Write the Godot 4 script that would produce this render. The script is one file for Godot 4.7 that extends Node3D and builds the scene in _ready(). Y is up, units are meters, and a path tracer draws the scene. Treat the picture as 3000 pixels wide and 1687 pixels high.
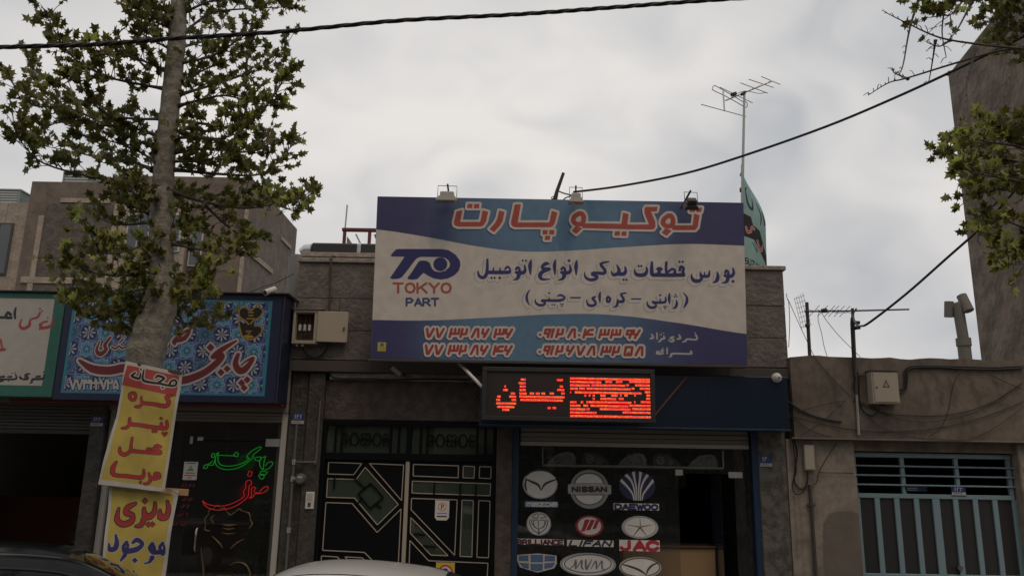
extends Node3D
# A row of shops on a city street under an overcast sky.

const PRINT := {
	"title": {"c":[[2752,196,33,2693,239,33,2678,296,33,2713,336,33,2777,343,33,2812,302,33,2816,237,33,2792,198,33,2752,196,33],[3969,204,33,3913,250,33,3897,307,33,3936,346,33,3999,345,33,4031,304,33,4028,240,33,4005,204,33,3969,204,33]],"p":[[1087,197,1166,173,1141,339,1411,335,1443,172,1519,193,1490,330,1452,389,1416,401,1107,406,1063,385,1055,345],[1235,87,1304,86,1298,147,1230,148],[1324,88,1396,86,1390,146,1320,147],[1667,172,1741,189,1716,318,1674,392,1601,474,1540,431,1609,353,1643,283],[1878,83,1961,81,1921,333,2349,325,2384,163,2460,187,2425,335,2400,376,2364,391,1883,400,1843,382,1830,338],[2264,432,2333,431,2326,491,2261,492],[2350,430,2422,429,2416,491,2348,492],[2297,510,2366,508,2359,567,2291,568],[2710,368,2801,399,2718,481,2659,434],[2800,330,3331,325,3355,171,3430,190,3410,336,3706,330,3648,173,3644,117,3664,84,3827,82,3811,145,3732,148,3790,284,3793,357,3761,398,3394,401,2801,395],[3243,433,3311,432,3307,491,3235,492],[3334,434,3401,433,3396,493,3329,494],[3928,375,4014,410,3942,482,3877,440],[4003,337,4300,332,4322,165,4397,188,4367,355,4331,396,4026,401],[4355,84,4431,82,4418,143,4350,145],[4268,85,4339,84,4332,145,4261,146]]},
	"logo": {"l":[[888,926,92,888,926,92]],"p":[[285,735,316,728,895,719,991,732,1088,792,1147,868,1158,932,1138,1010,1076,1075,989,1118,901,1133,812,1121,735,1087,664,1044,621,1089,584,1132,521,1141,471,1137,451,1121,505,1047,595,897,633,880,696,883,742,908,759,952,783,997,821,1025,885,1035,954,1016,1010,967,1022,915,994,864,949,836,885,826,612,829,562,853,514,918,417,1055,375,1110,325,1134,256,1138,220,1125,229,1109,403,836,384,830,231,831,217,817,236,788]]},
	"latin_red": {"l":[[267,1198,16,391,1196,16],[329,1197,16,334,1321,16],[490,1194,16,447,1210,16,431,1257,16,451,1304,16,495,1318,16,537,1303,16,554,1255,16,534,1208,16,490,1194,16],[589,1192,16,594,1317,16],[707,1190,16,598,1267,16],[634,1241,16,717,1315,16],[750,1190,16,814,1251,16,874,1187,16],[814,1251,16,816,1313,16],[973,1186,16,930,1201,16,913,1249,16,933,1296,16,977,1310,16,1020,1294,16,1037,1247,16,1017,1200,16,973,1186,16]]},
	"latin_blue": {"l":[[453,1494,14,450,1400,14,507,1399,14,534,1424,14,508,1450,14,452,1451,14],[565,1492,14,606,1397,14,653,1490,14],[583,1462,14,632,1461,14],[677,1490,14,674,1396,14,731,1395,14,758,1420,14,733,1446,14,676,1447,14],[719,1446,14,765,1488,14],[786,1394,14,874,1393,14],[830,1393,14,833,1487,14]]},
	"line": {"c":[[1521,851,16,1521,996,21,1499,1076,25,1457,1098,23,1413,1070,19,1398,1012,9],[1527,1025,26,1662,1024,26,1804,1020,26],[1604,965,9,1605,1016,16],[1693,964,9,1694,1014,16],[1761,977,13,1796,944,16,1829,976,13,1822,1019,21,1769,1020,21],[1911,974,18,1932,949,17,1957,974,17,1947,1024,26,1911,1018,21],[1948,1060,28,1927,1104,21,1874,1123,6],[2024,922,11,2032,987,21,2008,1020,26,1947,1028,26],[2112,848,10,2097,928,27,2106,1043,9],[2359,898,7,2316,891,25,2267,925,21,2278,961,24,2360,966,21,2268,1004,25,2233,1055,27,2262,1105,19,2369,1103,7],[2437,842,10,2429,922,27,2435,1037,9],[2524,964,18,2545,941,17,2570,966,17,2560,1017,26,2524,1007,21],[2560,1050,29,2539,1093,21,2479,1116,6],[2634,911,11,2645,976,21,2617,1009,26,2560,1017,26],[2727,844,10,2718,924,27,2721,1036,9],[3159,850,10,3052,885,20,3109,968,21,3088,1011,24,2966,1006,20,2938,1028,20,3002,1056,21,2974,1093,23,2903,1101,21,2845,1066,17,2834,1001,7],[3045,1268,9,3036,1329,20,3043,1411,6],[2981,1330,11,2946,1352,20,2975,1394,17,2982,1430,17,2939,1452,20,2883,1439,17,2861,1375,6],[2477,1331,10,2513,1316,16,2570,1348,13,2506,1388,21,2308,1392,18,2265,1396,18,2308,1424,13,2280,1453,18,2223,1454,18,2180,1422,14,2176,1380,6],[2361,1355,8,2361,1391,13],[2100,1252,6,2065,1310,14,2059,1367,18,2074,1417,14,2103,1463,4],[3271,896,10,3299,972,24,3274,1015,26,3217,1027,21,3196,981,9],[3378,920,11,3388,970,20,3360,1014,27,3274,1015,26],[3667,922,13,3674,965,19,3645,1016,27,3581,1028,26,3524,1011,23,3504,946,6],[3742,848,16,3738,957,26,3752,1021,26,3837,1005,24],[3809,941,13,3842,937,30,3877,940,14],[3842,947,21,3837,1005,29],[3752,1021,26,3951,1021,26,4165,1014,27],[3937,848,19,3931,931,19,3941,1004,21],[3952,982,14,4009,937,17,4052,951,17,4044,1002,24],[4116,950,19,4131,903,20,4167,920,20,4159,964,21,4165,1007,26],[4280,998,6,4275,1041,17,4307,1087,26,4364,1093,26,4411,1060,19,4401,1017,21,4394,974,9],[4400,1024,21,4500,1023,21,4516,950,9],[4451,973,8,4450,1023,14],[4622,970,10,4629,1027,24,4610,1085,24,4556,1115,6],[4729,975,17,4744,942,17,4772,967,17,4757,1018,24,4721,1011,19],[4763,1054,26,4741,1098,20,4680,1117,6],[4834,915,13,4844,973,20,4814,1017,24,4757,1022,24],[4162,1255,6,4204,1308,14,4207,1372,20,4181,1430,14,4160,1463,4],[4065,1361,9,4072,1403,18,4053,1454,17,4007,1472,4],[3977,1269,9,3969,1334,21,3975,1409,6],[3920,1320,10,3912,1385,18,3777,1394,18,3753,1388,18,3795,1426,11,3777,1455,18,3720,1463,18,3678,1425,14,3675,1382,6],[3849,1343,8,3848,1386,14],[3391,1272,10,3324,1291,16,3359,1352,17,3345,1388,21,3288,1389,18],[3277,1360,10,3277,1410,18,3259,1453,16,3213,1468,4],[3135,1356,18,3149,1327,16,3178,1355,16,3164,1391,18,3139,1391,17,3132,1356,14]],"l":[[2651,1348,11,2776,1346,11],[3465,1351,10,3586,1349,10]],"p":[[1562,1100,1581,1079,1601,1099,1582,1119],[1605,1099,1624,1079,1644,1098,1625,1118],[1669,1098,1691,1074,1715,1097,1692,1121],[1980,857,1998,839,2016,857,1998,875],[2023,857,2041,838,2059,856,2041,875],[2598,846,2623,821,2648,846,2623,871],[2344,1292,2360,1275,2376,1292,2360,1308],[2387,1447,2400,1433,2414,1447,2401,1461],[2419,1447,2432,1433,2446,1446,2433,1460],[2504,1438,2517,1424,2531,1438,2518,1452],[2532,1438,2546,1423,2560,1437,2546,1451],[2518,1466,2532,1452,2546,1466,2532,1480],[3340,1093,3360,1073,3379,1093,3359,1113],[3379,1093,3399,1073,3418,1092,3399,1112],[3544,904,3564,883,3583,903,3563,923],[3579,903,3599,883,3619,902,3599,923],[4094,836,4114,815,4134,835,4114,856],[4137,835,4157,815,4177,834,4157,855],[4806,1089,4831,1064,4855,1088,4830,1114],[4041,1282,4055,1267,4070,1282,4055,1297],[4026,1310,4041,1295,4055,1309,4041,1324],[4056,1309,4071,1294,4085,1309,4070,1324],[3831,1295,3849,1277,3867,1295,3849,1313],[3887,1446,3901,1432,3915,1445,3901,1460],[3913,1445,3927,1431,3941,1445,3927,1459],[3901,1472,3915,1458,3929,1472,3915,1486]]},
	"phone": {"l":[[738,1800,17,756,1903,17,772,1903,17,826,1798,17],[870,1798,17,888,1902,17,904,1902,17,958,1797,17],[1041,1901,17,1065,1796,17],[1055,1859,17,1156,1857,17,1167,1795,17],[1114,1795,17,1111,1858,17],[1185,1899,17,1210,1795,17],[1199,1863,17,1260,1858,17,1271,1794,17],[1337,1898,17,1389,1793,17,1420,1792,17,1422,1896,17],[1485,1792,17,1474,1845,17,1526,1854,17],[1558,1791,17,1497,1896,17],[1637,1895,17,1661,1791,17],[1650,1853,17,1752,1851,17,1763,1789,17],[1710,1790,17,1707,1852,17],[1797,1789,17,1786,1842,17,1839,1851,17],[1871,1788,17,1809,1893,17],[732,2023,17,750,2129,17,766,2128,17,820,2022,17],[864,2022,17,881,2127,17,897,2127,17,951,2021,17],[1033,2126,17,1057,2020,17],[1046,2084,17,1147,2082,17,1158,2018,17],[1105,2019,17,1102,2083,17],[1178,2125,17,1202,2019,17],[1192,2088,17,1252,2083,17,1263,2018,17],[1330,2123,17,1382,2017,17,1413,2016,17,1415,2122,17],[1475,2016,17,1464,2069,17,1517,2079,17],[1548,2015,17,1487,2122,17],[1632,2120,17,1655,2015,17],[1752,2015,17,1704,2022,17,1680,2051,17,1699,2079,17,1747,2078,17],[1644,2080,17,1705,2079,17],[1796,2013,17,1784,2066,17,1837,2076,17],[1869,2012,17,1807,2119,17],[2244,1851,17,2246,1851,17],[2377,1781,17,2321,1782,17,2307,1833,17,2365,1832,17,2383,1781,17,2347,1879,17],[2424,1776,17,2395,1879,17],[2462,1879,17,2489,1776,17],[2477,1843,17,2539,1838,17,2550,1775,17],[2619,1878,17,2674,1774,17,2705,1774,17,2706,1876,17],[2764,1848,17,2766,1848,17],[2824,1877,17,2848,1774,17],[2947,1774,17,2897,1781,17,2873,1809,17,2891,1837,17,2941,1836,17],[2836,1838,17,2898,1836,17],[3033,1875,17,3060,1773,17],[3048,1834,17,3151,1832,17,3163,1771,17],[3110,1772,17,3105,1833,17],[3188,1875,17,3215,1772,17],[3202,1833,17,3305,1832,17,3317,1770,17],[3264,1771,17,3259,1832,17],[3468,1775,17,3413,1776,17,3398,1827,17,3456,1826,17,3474,1775,17,3437,1873,17],[3498,1770,17,3485,1822,17,3539,1831,17],[3572,1769,17,3507,1873,17],[2242,2078,17,2244,2078,17],[2375,2007,17,2319,2008,17,2305,2060,17,2363,2059,17,2381,2007,17,2345,2106,17],[2422,2002,17,2393,2106,17],[2459,2106,17,2485,2001,17],[2474,2069,17,2535,2065,17,2547,2000,17],[2619,2001,17,2607,2053,17,2660,2062,17],[2693,2000,17,2630,2104,17],[2750,2000,17,2766,2104,17,2782,2103,17,2839,1999,17],[2877,2103,17,2932,1999,17,2963,1998,17,2964,2102,17],[3058,2102,17,3085,1998,17],[3073,2061,17,3175,2059,17,3188,1996,17],[3135,1997,17,3130,2060,17],[3210,2101,17,3237,1997,17],[3224,2065,17,3286,2061,17,3298,1996,17],[3388,1997,17,3474,1995,17,3456,2099,17,3369,2101,17,3388,1997,17],[3419,2100,17,3421,2074,17],[3517,2100,17,3573,1995,17,3604,1995,17,3603,2098,17]]},
	"names": {"c":[[4321,1823,14,4338,1854,12,4329,1876,12,4293,1881,11,4205,1875,11,4179,1901,14,4139,1917,5],[4096,1818,9,4113,1862,14,4073,1876,11],[4025,1850,11,3981,1864,12,4029,1893,11,3993,1913,12,3958,1891,8],[3893,1839,9,3901,1870,12,3862,1881,12,3844,1906,12,3817,1920,5],[3730,1820,9,3752,1862,14,3712,1877,11],[4247,2036,12,4260,2057,12,4229,2071,11,4009,2071,11,3991,2102,12,3960,2120,5],[3891,2029,8,3860,2034,14,3877,2073,12,3798,2074,12,3812,2043,12,3842,2069,11]],"l":[[3801,1801,10,3803,1879,10],[3935,1997,10,3935,2070,10],[4312,1794,10,4312,1794,10],[3891,1801,8,3891,1801,8],[3840,1825,7,3840,1825,7],[3858,1809,7,3858,1809,7],[3862,1827,7,3862,1827,7],[3878,2004,9,3878,2004,9]]},
	"wave": {"l":[[-95,450,2,22,465,2,702,555,2,1404,673,2,1987,729,2,2568,711,2,3266,652,2,4198,588,2,5130,599,2],[-88,1695,2,15,1691,2,739,1685,2,1656,1627,2,2460,1571,2,3150,1566,2,3954,1645,2,5122,1801,2]]},
	"cafe_word": {"c":[[2379,820,30,2355,937,40,2416,1029,48,2495,1004,46,2586,863,25,2497,900,16,2433,959,12],[2338,634,16,2158,754,39,2046,855,32,2166,830,39,2127,912,46,1979,1048,48,1815,1132,52,1681,1169,55,1474,1167,55,1295,1118,46],[1330,827,25,1318,967,28,1301,1072,35,926,1020,58,711,1059,58,478,1040,53,290,933,21],[1524,689,21,1519,648,35,1643,611,35,1701,503,23,1634,528,23,1528,624,28],[1393,568,35,1355,639,35,1395,686,32,1302,781,30],[1191,630,23,1139,678,29,1078,750,29]],"p":[[1948,729,1999,671,2060,727,2010,784],[2126,1057,2171,1006,2227,1055,2181,1107],[2202,1010,2248,958,2303,1008,2257,1059],[2481,1149,2526,1098,2581,1147,2536,1198],[2410,1191,2455,1139,2510,1189,2465,1240],[2453,1256,2496,1208,2548,1255,2505,1303]]},
	"cafe_small": {"c":[[889,730,14,835,760,15,785,731,15,743,767,15,694,745,14],[831,637,14,790,684,14],[659,616,19,597,717,26,623,781,25,556,841,35,497,795,23,521,672,12]]},
	"cafe_digits": {"l":[[206,1194,13,256,1308,13,274,1193,13],[294,1193,13,344,1307,13,362,1192,13],[400,1306,13,387,1191,13],[391,1220,13,418,1225,13,417,1191,13],[421,1219,13,453,1225,13,452,1190,13],[491,1304,13,478,1190,13],[483,1224,13,534,1226,13,536,1189,13],[560,1303,13,547,1189,13],[552,1223,13,603,1224,13,605,1188,13],[608,1187,13,657,1301,13,676,1186,13],[714,1300,13,702,1186,13],[707,1220,13,758,1222,13,760,1185,13],[802,1184,13,782,1253,13,792,1293,13,813,1270,13,841,1292,13,840,1252,13,802,1184,13]]},
	"cafe_black": {"p":[[2492,215,2417,169,2343,194,2327,266,2368,331,2436,366,2476,418,2343,373,2393,538,2446,602,2540,618,2629,564,2674,486,2640,421,2546,417,2552,358,2624,309,2664,236,2636,183,2558,160]]},
	"cafe_gold": {"c":[[2480,406,8,2435,360,8,2373,325,8,2335,266,8,2350,200,8,2418,175,8,2493,221,8,2558,166,8,2631,189,8,2658,236,8,2618,309,8,2540,358,8,2509,400,8],[2343,373,8,2396,538,8,2448,596,8,2540,612,8,2628,558,8,2669,486,8,2638,430,8,2564,426,8]],"l":[[2466,246,7,2530,245,7],[2475,287,7,2528,286,7],[2456,330,7,2549,328,7],[2460,502,7,2524,501,7],[2486,531,7,2509,530,7]],"p":[[2425,567,2476,549,2547,559,2566,582,2492,598]]},
	"left_red": {"c":[[1158,374,13,1149,472,21,1034,506,22,995,458,16],[1085,416,13,1017,442,16,1005,523,14],[971,296,14,949,362,16,858,396,14,855,477,22,782,519,22,728,479,16,739,398,10],[573,803,22,464,813,22,378,775,19],[505,677,16,536,772,13]],"p":[[1137,318,1151,301,1170,317,1156,334],[947,248,961,231,980,247,966,265],[980,277,994,260,1013,276,999,293],[1071,368,1083,353,1100,367,1088,383]]},
	"left_black": {"c":[[639,237,11,633,302,19,652,383,13],[585,336,19,540,304,19,527,369,22,600,376,19],[527,373,19,456,374,19,392,372,19,349,308,13],[1151,1126,11,1143,1181,16,1011,1191,16,1005,1230,13,979,1239,8],[1099,1150,14,1053,1156,13],[954,1121,13,916,1130,13,944,1184,16,886,1193,14],[862,1186,14,834,1163,13,854,1186,13],[775,1132,9,791,1187,14,683,1197,14,589,1198,14,510,1192,14],[724,1161,14,678,1165,11],[630,1163,14,584,1167,13],[623,1213,14,578,1230,14]],"l":[[900,1130,9,910,1185,11]],"p":[[1127,1092,1136,1080,1149,1091,1139,1102],[714,1118,724,1107,736,1117,727,1128],[752,1109,761,1098,774,1109,765,1120],[684,1220,693,1209,705,1220,696,1231]]},
	"b1_black": {"c":[[634,284,10,644,247,10,672,235,10,697,259,9,678,290,11,606,286,11,556,275,12,508,271,12,430,260,13,374,235,13,373,149,9],[502,223,8,523,199,13,579,222,12,536,266,12],[341,178,9,337,226,12,280,215,12,263,199,12,289,172,9]],"p":[[326,138,336,125,350,137,339,150],[570,313,580,301,594,313,583,325]]},
	"b1_red": {"c":[[673,386,9,626,400,12,651,445,15,629,489,16,512,472,14,406,461,13,383,412,11],[409,469,13,372,496,14,324,497,9],[647,633,9,648,695,15,538,693,15,403,674,14,297,661,14,283,611,10],[296,669,14,264,699,13,227,705,8],[600,654,9,605,691,12],[620,875,9,587,864,12,573,892,14,623,931,15,491,926,13,377,918,14,341,901,14,341,797,9],[339,919,13,287,952,15,242,935,13,231,889,8],[501,893,8,504,921,9],[526,893,8,530,920,9],[551,895,8,555,925,9],[603,1162,11,604,1126,11,632,1125,11,642,1157,11,604,1171,11,566,1163,11],[544,1122,8,568,1176,13,549,1213,12,507,1218,7],[487,1091,8,491,1146,15,454,1163,15,330,1150,14,212,1140,14,197,1078,15,217,1024,8],[315,399,11,314,414,11,308,426,11,297,433,11,284,433,11,272,427,11,263,415,11,258,400,11,259,385,11,265,373,11,276,366,11,289,366,11,301,372,11,310,384,11,315,399,11]],"p":[[583,607,593,595,607,607,596,619],[523,730,534,718,547,730,537,742],[548,732,559,720,572,731,561,743],[611,745,622,733,635,745,625,757],[642,745,653,733,666,745,656,757],[628,764,638,752,652,763,641,775],[454,1206,467,1192,482,1205,470,1219]]},
	"b2_red": {"c":[[710,1378,11,734,1451,24,720,1518,27,669,1519,25,655,1458,9],[604,1392,9,608,1471,21,574,1515,27,529,1509,25,510,1445,14],[526,1534,25,501,1595,21,446,1608,9],[415,1404,15,349,1439,25,343,1488,24,403,1511,21,397,1566,26,324,1592,25,262,1550,23,265,1450,10]],"p":[[482,1375,506,1348,537,1375,513,1402],[547,1589,567,1566,593,1588,573,1611],[581,1587,602,1565,628,1587,607,1609]]},
	"b2_blue": {"c":[[271,1689,10,292,1755,21,283,1809,24,240,1816,21,224,1765,8],[380,1756,19,356,1790,18,374,1831,23,399,1789,14,380,1756,16],[378,1867,22,344,1918,9],[445,1752,16,480,1728,21,535,1763,18,490,1812,25,405,1831,25],[623,1764,19,605,1798,19,637,1833,25,642,1791,14,623,1764,16],[631,1887,22,611,1926,12,569,1938,5],[716,1757,16,692,1796,15,724,1849,21,737,1801,13,716,1757,14],[694,1838,21,644,1839,22],[485,2008,10,484,2055,19,496,2131,19]],"p":[[457,1910,481,1884,511,1910,487,1936]]},
	"e1_dark": {"c":[[192,190,11,266,139,11,381,121,11,497,140,11,571,191,11],[180,240,8,267,277,15,350,315,16,391,386,5],[391,386,5,440,306,15,522,264,13,600,237,7],[183,254,10,176,334,13,199,393,7]]},
	"e1_plate": {"l":[[201,594,10,201,552,10,265,551,10,266,593,10],[233,551,10,234,593,10],[288,550,10,349,549,10,350,591,10,285,592,10,285,570,10,350,569,10],[369,549,10,433,548,10,369,591,10,434,590,10],[453,548,10,498,547,10,518,558,10,518,575,10,498,589,10,453,590,10,453,548,10],[540,546,10,602,545,10,602,587,10,537,588,10,537,566,10,602,565,10]]},
	"e2_dark": {"c":[[843,291,5,868,218,5,942,165,5,1041,147,5,1140,162,5,1214,212,5,1238,284,5],[843,436,5,876,497,5,941,543,5,1039,562,5,1137,540,5,1203,492,5,1237,429,5]],"l":[[814,392,12,814,338,12,880,391,12,880,336,12],[912,336,12,912,390,12],[1007,341,12,991,335,12,961,335,12,946,345,12,958,360,12,997,364,12,1009,378,12,994,389,12,961,389,12,947,382,12],[1094,339,12,1077,333,12,1048,334,12,1033,344,12,1044,358,12,1084,363,12,1096,376,12,1080,387,12,1048,388,12,1033,380,12],[1118,387,12,1151,332,12,1183,385,12],[1132,369,12,1169,368,12],[1204,385,12,1205,331,12,1270,384,12,1270,330,12],[843,291,5,1238,284,5],[843,436,6,1237,429,6]]},
	"e3_fan": {"c":[[1642,492,6,1626,413,10,1558,319,14,1473,236,21],[1662,492,6,1648,349,10,1609,238,14,1544,167,21],[1682,491,6,1677,333,10,1655,213,13,1642,125,21],[1707,491,6,1710,332,10,1729,212,13,1739,123,21],[1728,491,6,1739,347,10,1778,243,14,1835,158,21],[1750,490,6,1770,411,10,1834,322,14,1910,229,21]]},
	"e3_plate": {"l":[[1391,553,14,1390,615,14,1435,614,14,1467,598,14,1468,567,14,1436,552,14,1391,553,14],[1488,614,14,1529,552,14,1569,613,14],[1506,594,14,1551,593,14],[1663,551,14,1586,552,14,1585,614,14,1662,612,14],[1585,583,14,1650,582,14],[1683,552,14,1703,613,14,1724,560,14,1743,612,14,1765,550,14],[1821,550,14,1793,558,14,1780,582,14,1792,605,14,1820,612,14,1849,604,14,1861,580,14,1850,557,14,1821,550,14],[1919,550,14,1890,558,14,1878,581,14,1889,604,14,1918,611,14,1946,603,14,1959,580,14,1947,557,14,1919,550,14]]},
	"e4_dark": {"c":[[248,767,7,241,807,7,274,884,6,348,938,6],[476,764,7,485,803,7,453,881,6,380,937,6],[272,728,6,313,700,6,353,691,6,350,742,6,281,743,6],[378,691,6,427,702,6,460,733,6,386,742,6],[293,775,6,354,774,6,355,860,6],[379,773,6,436,772,6,436,843,6,363,883,6,298,845,6,293,775,6],[363,883,7,364,945,13],[273,767,5,273,814,6,314,868,6],[456,764,5,456,811,6,420,866,7]]},
	"e4_plate": {"l":[[85,1029,11,86,1085,11,122,1085,11,138,1070,11,122,1056,11,86,1057,11],[85,1029,11,118,1028,11,134,1042,11,122,1056,11],[155,1085,11,154,1028,11,190,1028,11,206,1043,11,190,1058,11,154,1059,11],[182,1058,11,210,1084,11],[232,1028,11,232,1084,11],[255,1028,11,255,1084,11,308,1083,11],[323,1027,11,324,1084,11,376,1083,11],[401,1027,11,402,1083,11],[425,1083,11,452,1026,11,480,1082,11],[437,1065,11,467,1064,11],[493,1083,11,493,1026,11,548,1082,11,548,1025,11],[615,1036,11,600,1025,11,578,1026,11,561,1043,11,561,1065,11,578,1082,11,600,1082,11,615,1070,11],[682,1024,11,629,1025,11,630,1082,11,682,1081,11],[630,1054,11,674,1053,11]]},
	"e5_red": {"p":[[981,754,1046,753,977,905,916,912,940,881],[1063,755,1116,755,1050,887,993,894],[1132,753,1173,768,1127,870,1082,875]]},
	"e5_plate": {"l":[[800,1032,12,771,1095,12,863,1093,12],[944,1030,12,914,1092,12],[1082,1028,12,990,1029,12,960,1092,12],[976,1059,12,1053,1058,12],[1086,1089,12,1164,1026,12,1183,1088,12],[1117,1069,12,1171,1068,12],[1212,1087,12,1242,1025,12,1309,1086,12,1339,1023,12]]},
	"e6_dark": {"c":[[1719,719,2,1723,821,7],[1534,810,2,1713,837,8],[1892,804,2,1729,836,8],[1625,955,3,1713,848,11],[1808,952,3,1725,848,11],[1930,837,3,1925,864,3,1910,890,3,1887,913,3,1857,934,3,1821,950,3,1780,962,3,1736,968,3,1692,969,3,1649,964,3,1608,954,3,1573,938,3,1543,919,3,1521,896,3,1508,871,3,1504,844,3,1509,817,3,1523,791,3,1546,768,3,1576,747,3,1612,731,3,1653,719,3,1697,713,3,1742,712,3,1785,717,3,1826,727,3,1861,742,3,1891,762,3,1913,785,3,1926,810,3,1930,837,3]]},
	"e6_plate": {"l":[[1570,1030,24,1569,1105,24,1534,1131,24,1492,1131,24,1465,1107,24],[1638,1130,24,1709,1029,24,1776,1128,24],[1669,1098,24,1747,1096,24],[1947,1046,24,1910,1027,24,1855,1028,24,1813,1058,24,1812,1099,24,1853,1128,24,1908,1127,24,1946,1106,24]]},
	"e7_blue": {"p":[[109,1235,225,1227,226,1293,105,1289],[262,1221,419,1218,416,1303,267,1305],[451,1226,576,1231,577,1289,448,1291],[118,1323,231,1329,231,1390,167,1376],[263,1332,416,1331,416,1406,348,1418,268,1405],[448,1325,577,1313,545,1366,448,1386]]},
	"e8_dark": {"c":[[778,1381,5,834,1338,8,858,1276,11,858,1376,13],[878,1360,5,939,1275,10,935,1359,11,963,1385,6],[991,1274,13,999,1381,14,1068,1265,6],[1059,1380,5,1124,1280,10,1132,1375,11],[1148,1356,5,1205,1278,10,1204,1362,11,1236,1385,6],[1329,1311,8,1322,1335,8,1302,1358,8,1269,1379,8,1226,1397,8,1174,1412,8,1114,1423,8,1051,1429,8,987,1430,8,923,1426,8,864,1417,8,812,1404,8,769,1387,8,736,1367,8,716,1345,8,710,1321,8,716,1297,8,736,1274,8,769,1252,8,812,1234,8,865,1219,8,924,1208,8,987,1202,8,1052,1201,8,1116,1205,8,1175,1214,8,1228,1227,8,1271,1244,8,1303,1264,8,1323,1287,8,1329,1311,8]]},
	"e9_dark": {"c":[[1486,1319,8,1590,1345,13,1702,1385,14,1782,1437,8],[1794,1436,6,1815,1375,13,1872,1321,13,1946,1289,8],[1968,1346,7,1962,1370,7,1945,1393,7,1918,1414,7,1881,1432,7,1837,1447,7,1788,1458,7,1736,1463,7,1682,1464,7,1629,1460,7,1581,1451,7,1537,1438,7,1502,1421,7,1475,1401,7,1459,1378,7,1453,1354,7,1459,1330,7,1476,1307,7,1504,1286,7,1540,1268,7,1584,1253,7,1633,1242,7,1686,1236,7,1740,1235,7,1793,1240,7,1842,1249,7,1885,1262,7,1921,1279,7,1947,1300,7,1963,1322,7,1968,1346,7]]},
}
const STICKER_OVALS := {"e1":[376,304,238,195],"e2":[1044,359,263,255],"e3":[1690,308,243,192],"e4":[363,818,165,152],"e5":[1042,836,187,136],"e6":[1717,841,246,146],"e8":[1019,1323,372,145],"e9":[1711,1350,279,131]}
const STICKER_PLATES := {"p1":[168,529,620,604],"p3":[1368,534,1978,622],"bar":[753,300,1337,422],"p4":[69,1012,699,1089],"p5":[741,1016,1362,1099],"p6":[1438,1005,1975,1146]}
const STICKER_SHIELD := [[80,1220],[350,1196],[604,1219],[607,1319],[569,1381],[353,1437],[119,1373],[81,1289]]
const LED_BARS := [[1125,130,2149],[1125,173,1524],[1579,165,1666],[1712,163,1795],[1882,160,2148],[1126,217,1382],[1400,212,1831],[1844,205,1881],[1959,203,2147],[1126,260,1226],[1240,258,1318],[1336,256,1903],[1912,246,1949],[2017,245,2150],[1126,307,1139],[1185,306,2039],[2080,290,2149],[1308,345,1331],[1363,344,1386],[1413,343,1441],[1513,342,1577],[1650,339,1733],[1765,337,1783],[1819,336,1861],[1943,334,1966],[2102,331,2148],[1413,383,1440],[1513,382,1714],[1746,378,1810],[2097,371,2147],[1126,431,1208],[1262,429,1294],[1331,427,1905],[1941,417,1960],[2028,415,2151],[1126,476,1258],[1294,473,1358],[1385,472,1868],[1877,463,2150],[1126,518,1321],[1335,515,1376],[1503,512,1894],[1912,505,2149],[1126,562,1462],[1793,550,2148],[1126,605,2152],[493,155,557],[956,154,1034],[466,201,558],[481,245,558],[993,236,1034],[284,248,304],[477,289,559],[961,280,1052],[267,292,331],[477,333,569],[610,331,665],[687,330,738],[760,328,806],[865,327,920],[1011,324,1057],[368,335,423],[478,372,1057],[350,375,437],[195,377,241],[378,416,438],[183,419,233],[492,414,1034],[184,463,438],[198,506,416],[839,511,880],[903,510,948],[262,542,353]]
const NEON_PATHS := {"green":[[-3413,2278,-3400,2250,-3500,2164,-3489,2139,-3589,2044,-3698,1986,-3810,1966,-3911,1976,-3987,2023,-4007,2100,-3989,2177,-3968,2184,-3972,2156,-3742,2149],[-3413,2278,-3506,2228,-3572,2163,-3575,2121,-3537,2125,-3606,2065,-3730,2021,-3843,2012,-3931,2031,-3968,2086,-3972,2156],[-3758,2160,-3740,2195,-3702,2182,-3712,2136,-3758,2160],[-4063,2130,-4053,2176,-4019,2163,-4029,2120,-4063,2130],[-4012,2093,-4030,2023,-4094,2021,-4111,1979,-4154,1979,-4144,2014,-4075,2043,-4043,2078],[-3320,2151,-3382,2124,-3399,2068,-3378,1999,-3340,1972,-3270,1987,-3218,2050,-3242,2078,-3291,2063,-3316,2021],[-3320,2151,-3337,2097,-3343,1972],[-3474,2109,-3455,2134,-3383,2138,-3400,2089,-3451,2095,-3474,2109],[-3367,1950,-3288,1945,-3306,1910,-3378,1915,-3367,1950],[-3398,1901,-3319,1896,-3343,1847,-3381,1867,-3398,1901]],"red":[[-4124,1551,-4063,1512,-3933,1486,-3793,1498,-3670,1545,-3577,1609,-3566,1636,-3584,1677,-3553,1733,-3566,1788,-3534,1830,-3498,1823,-3483,1789,-3512,1747,-3513,1678,-3521,1610,-3612,1526,-3733,1463,-3885,1433,-4014,1451,-4090,1497,-4124,1551],[-3547,1892,-3531,1947,-3487,1934,-3510,1878,-3547,1892],[-3498,1596,-3466,1624,-3476,1665,-3475,1727,-3441,1741,-3425,1721,-3442,1679,-3370,1667,-3345,1709,-3292,1751,-3256,1745,-3273,1696,-3341,1661,-3426,1652,-3450,1611,-3498,1596]]}
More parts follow.
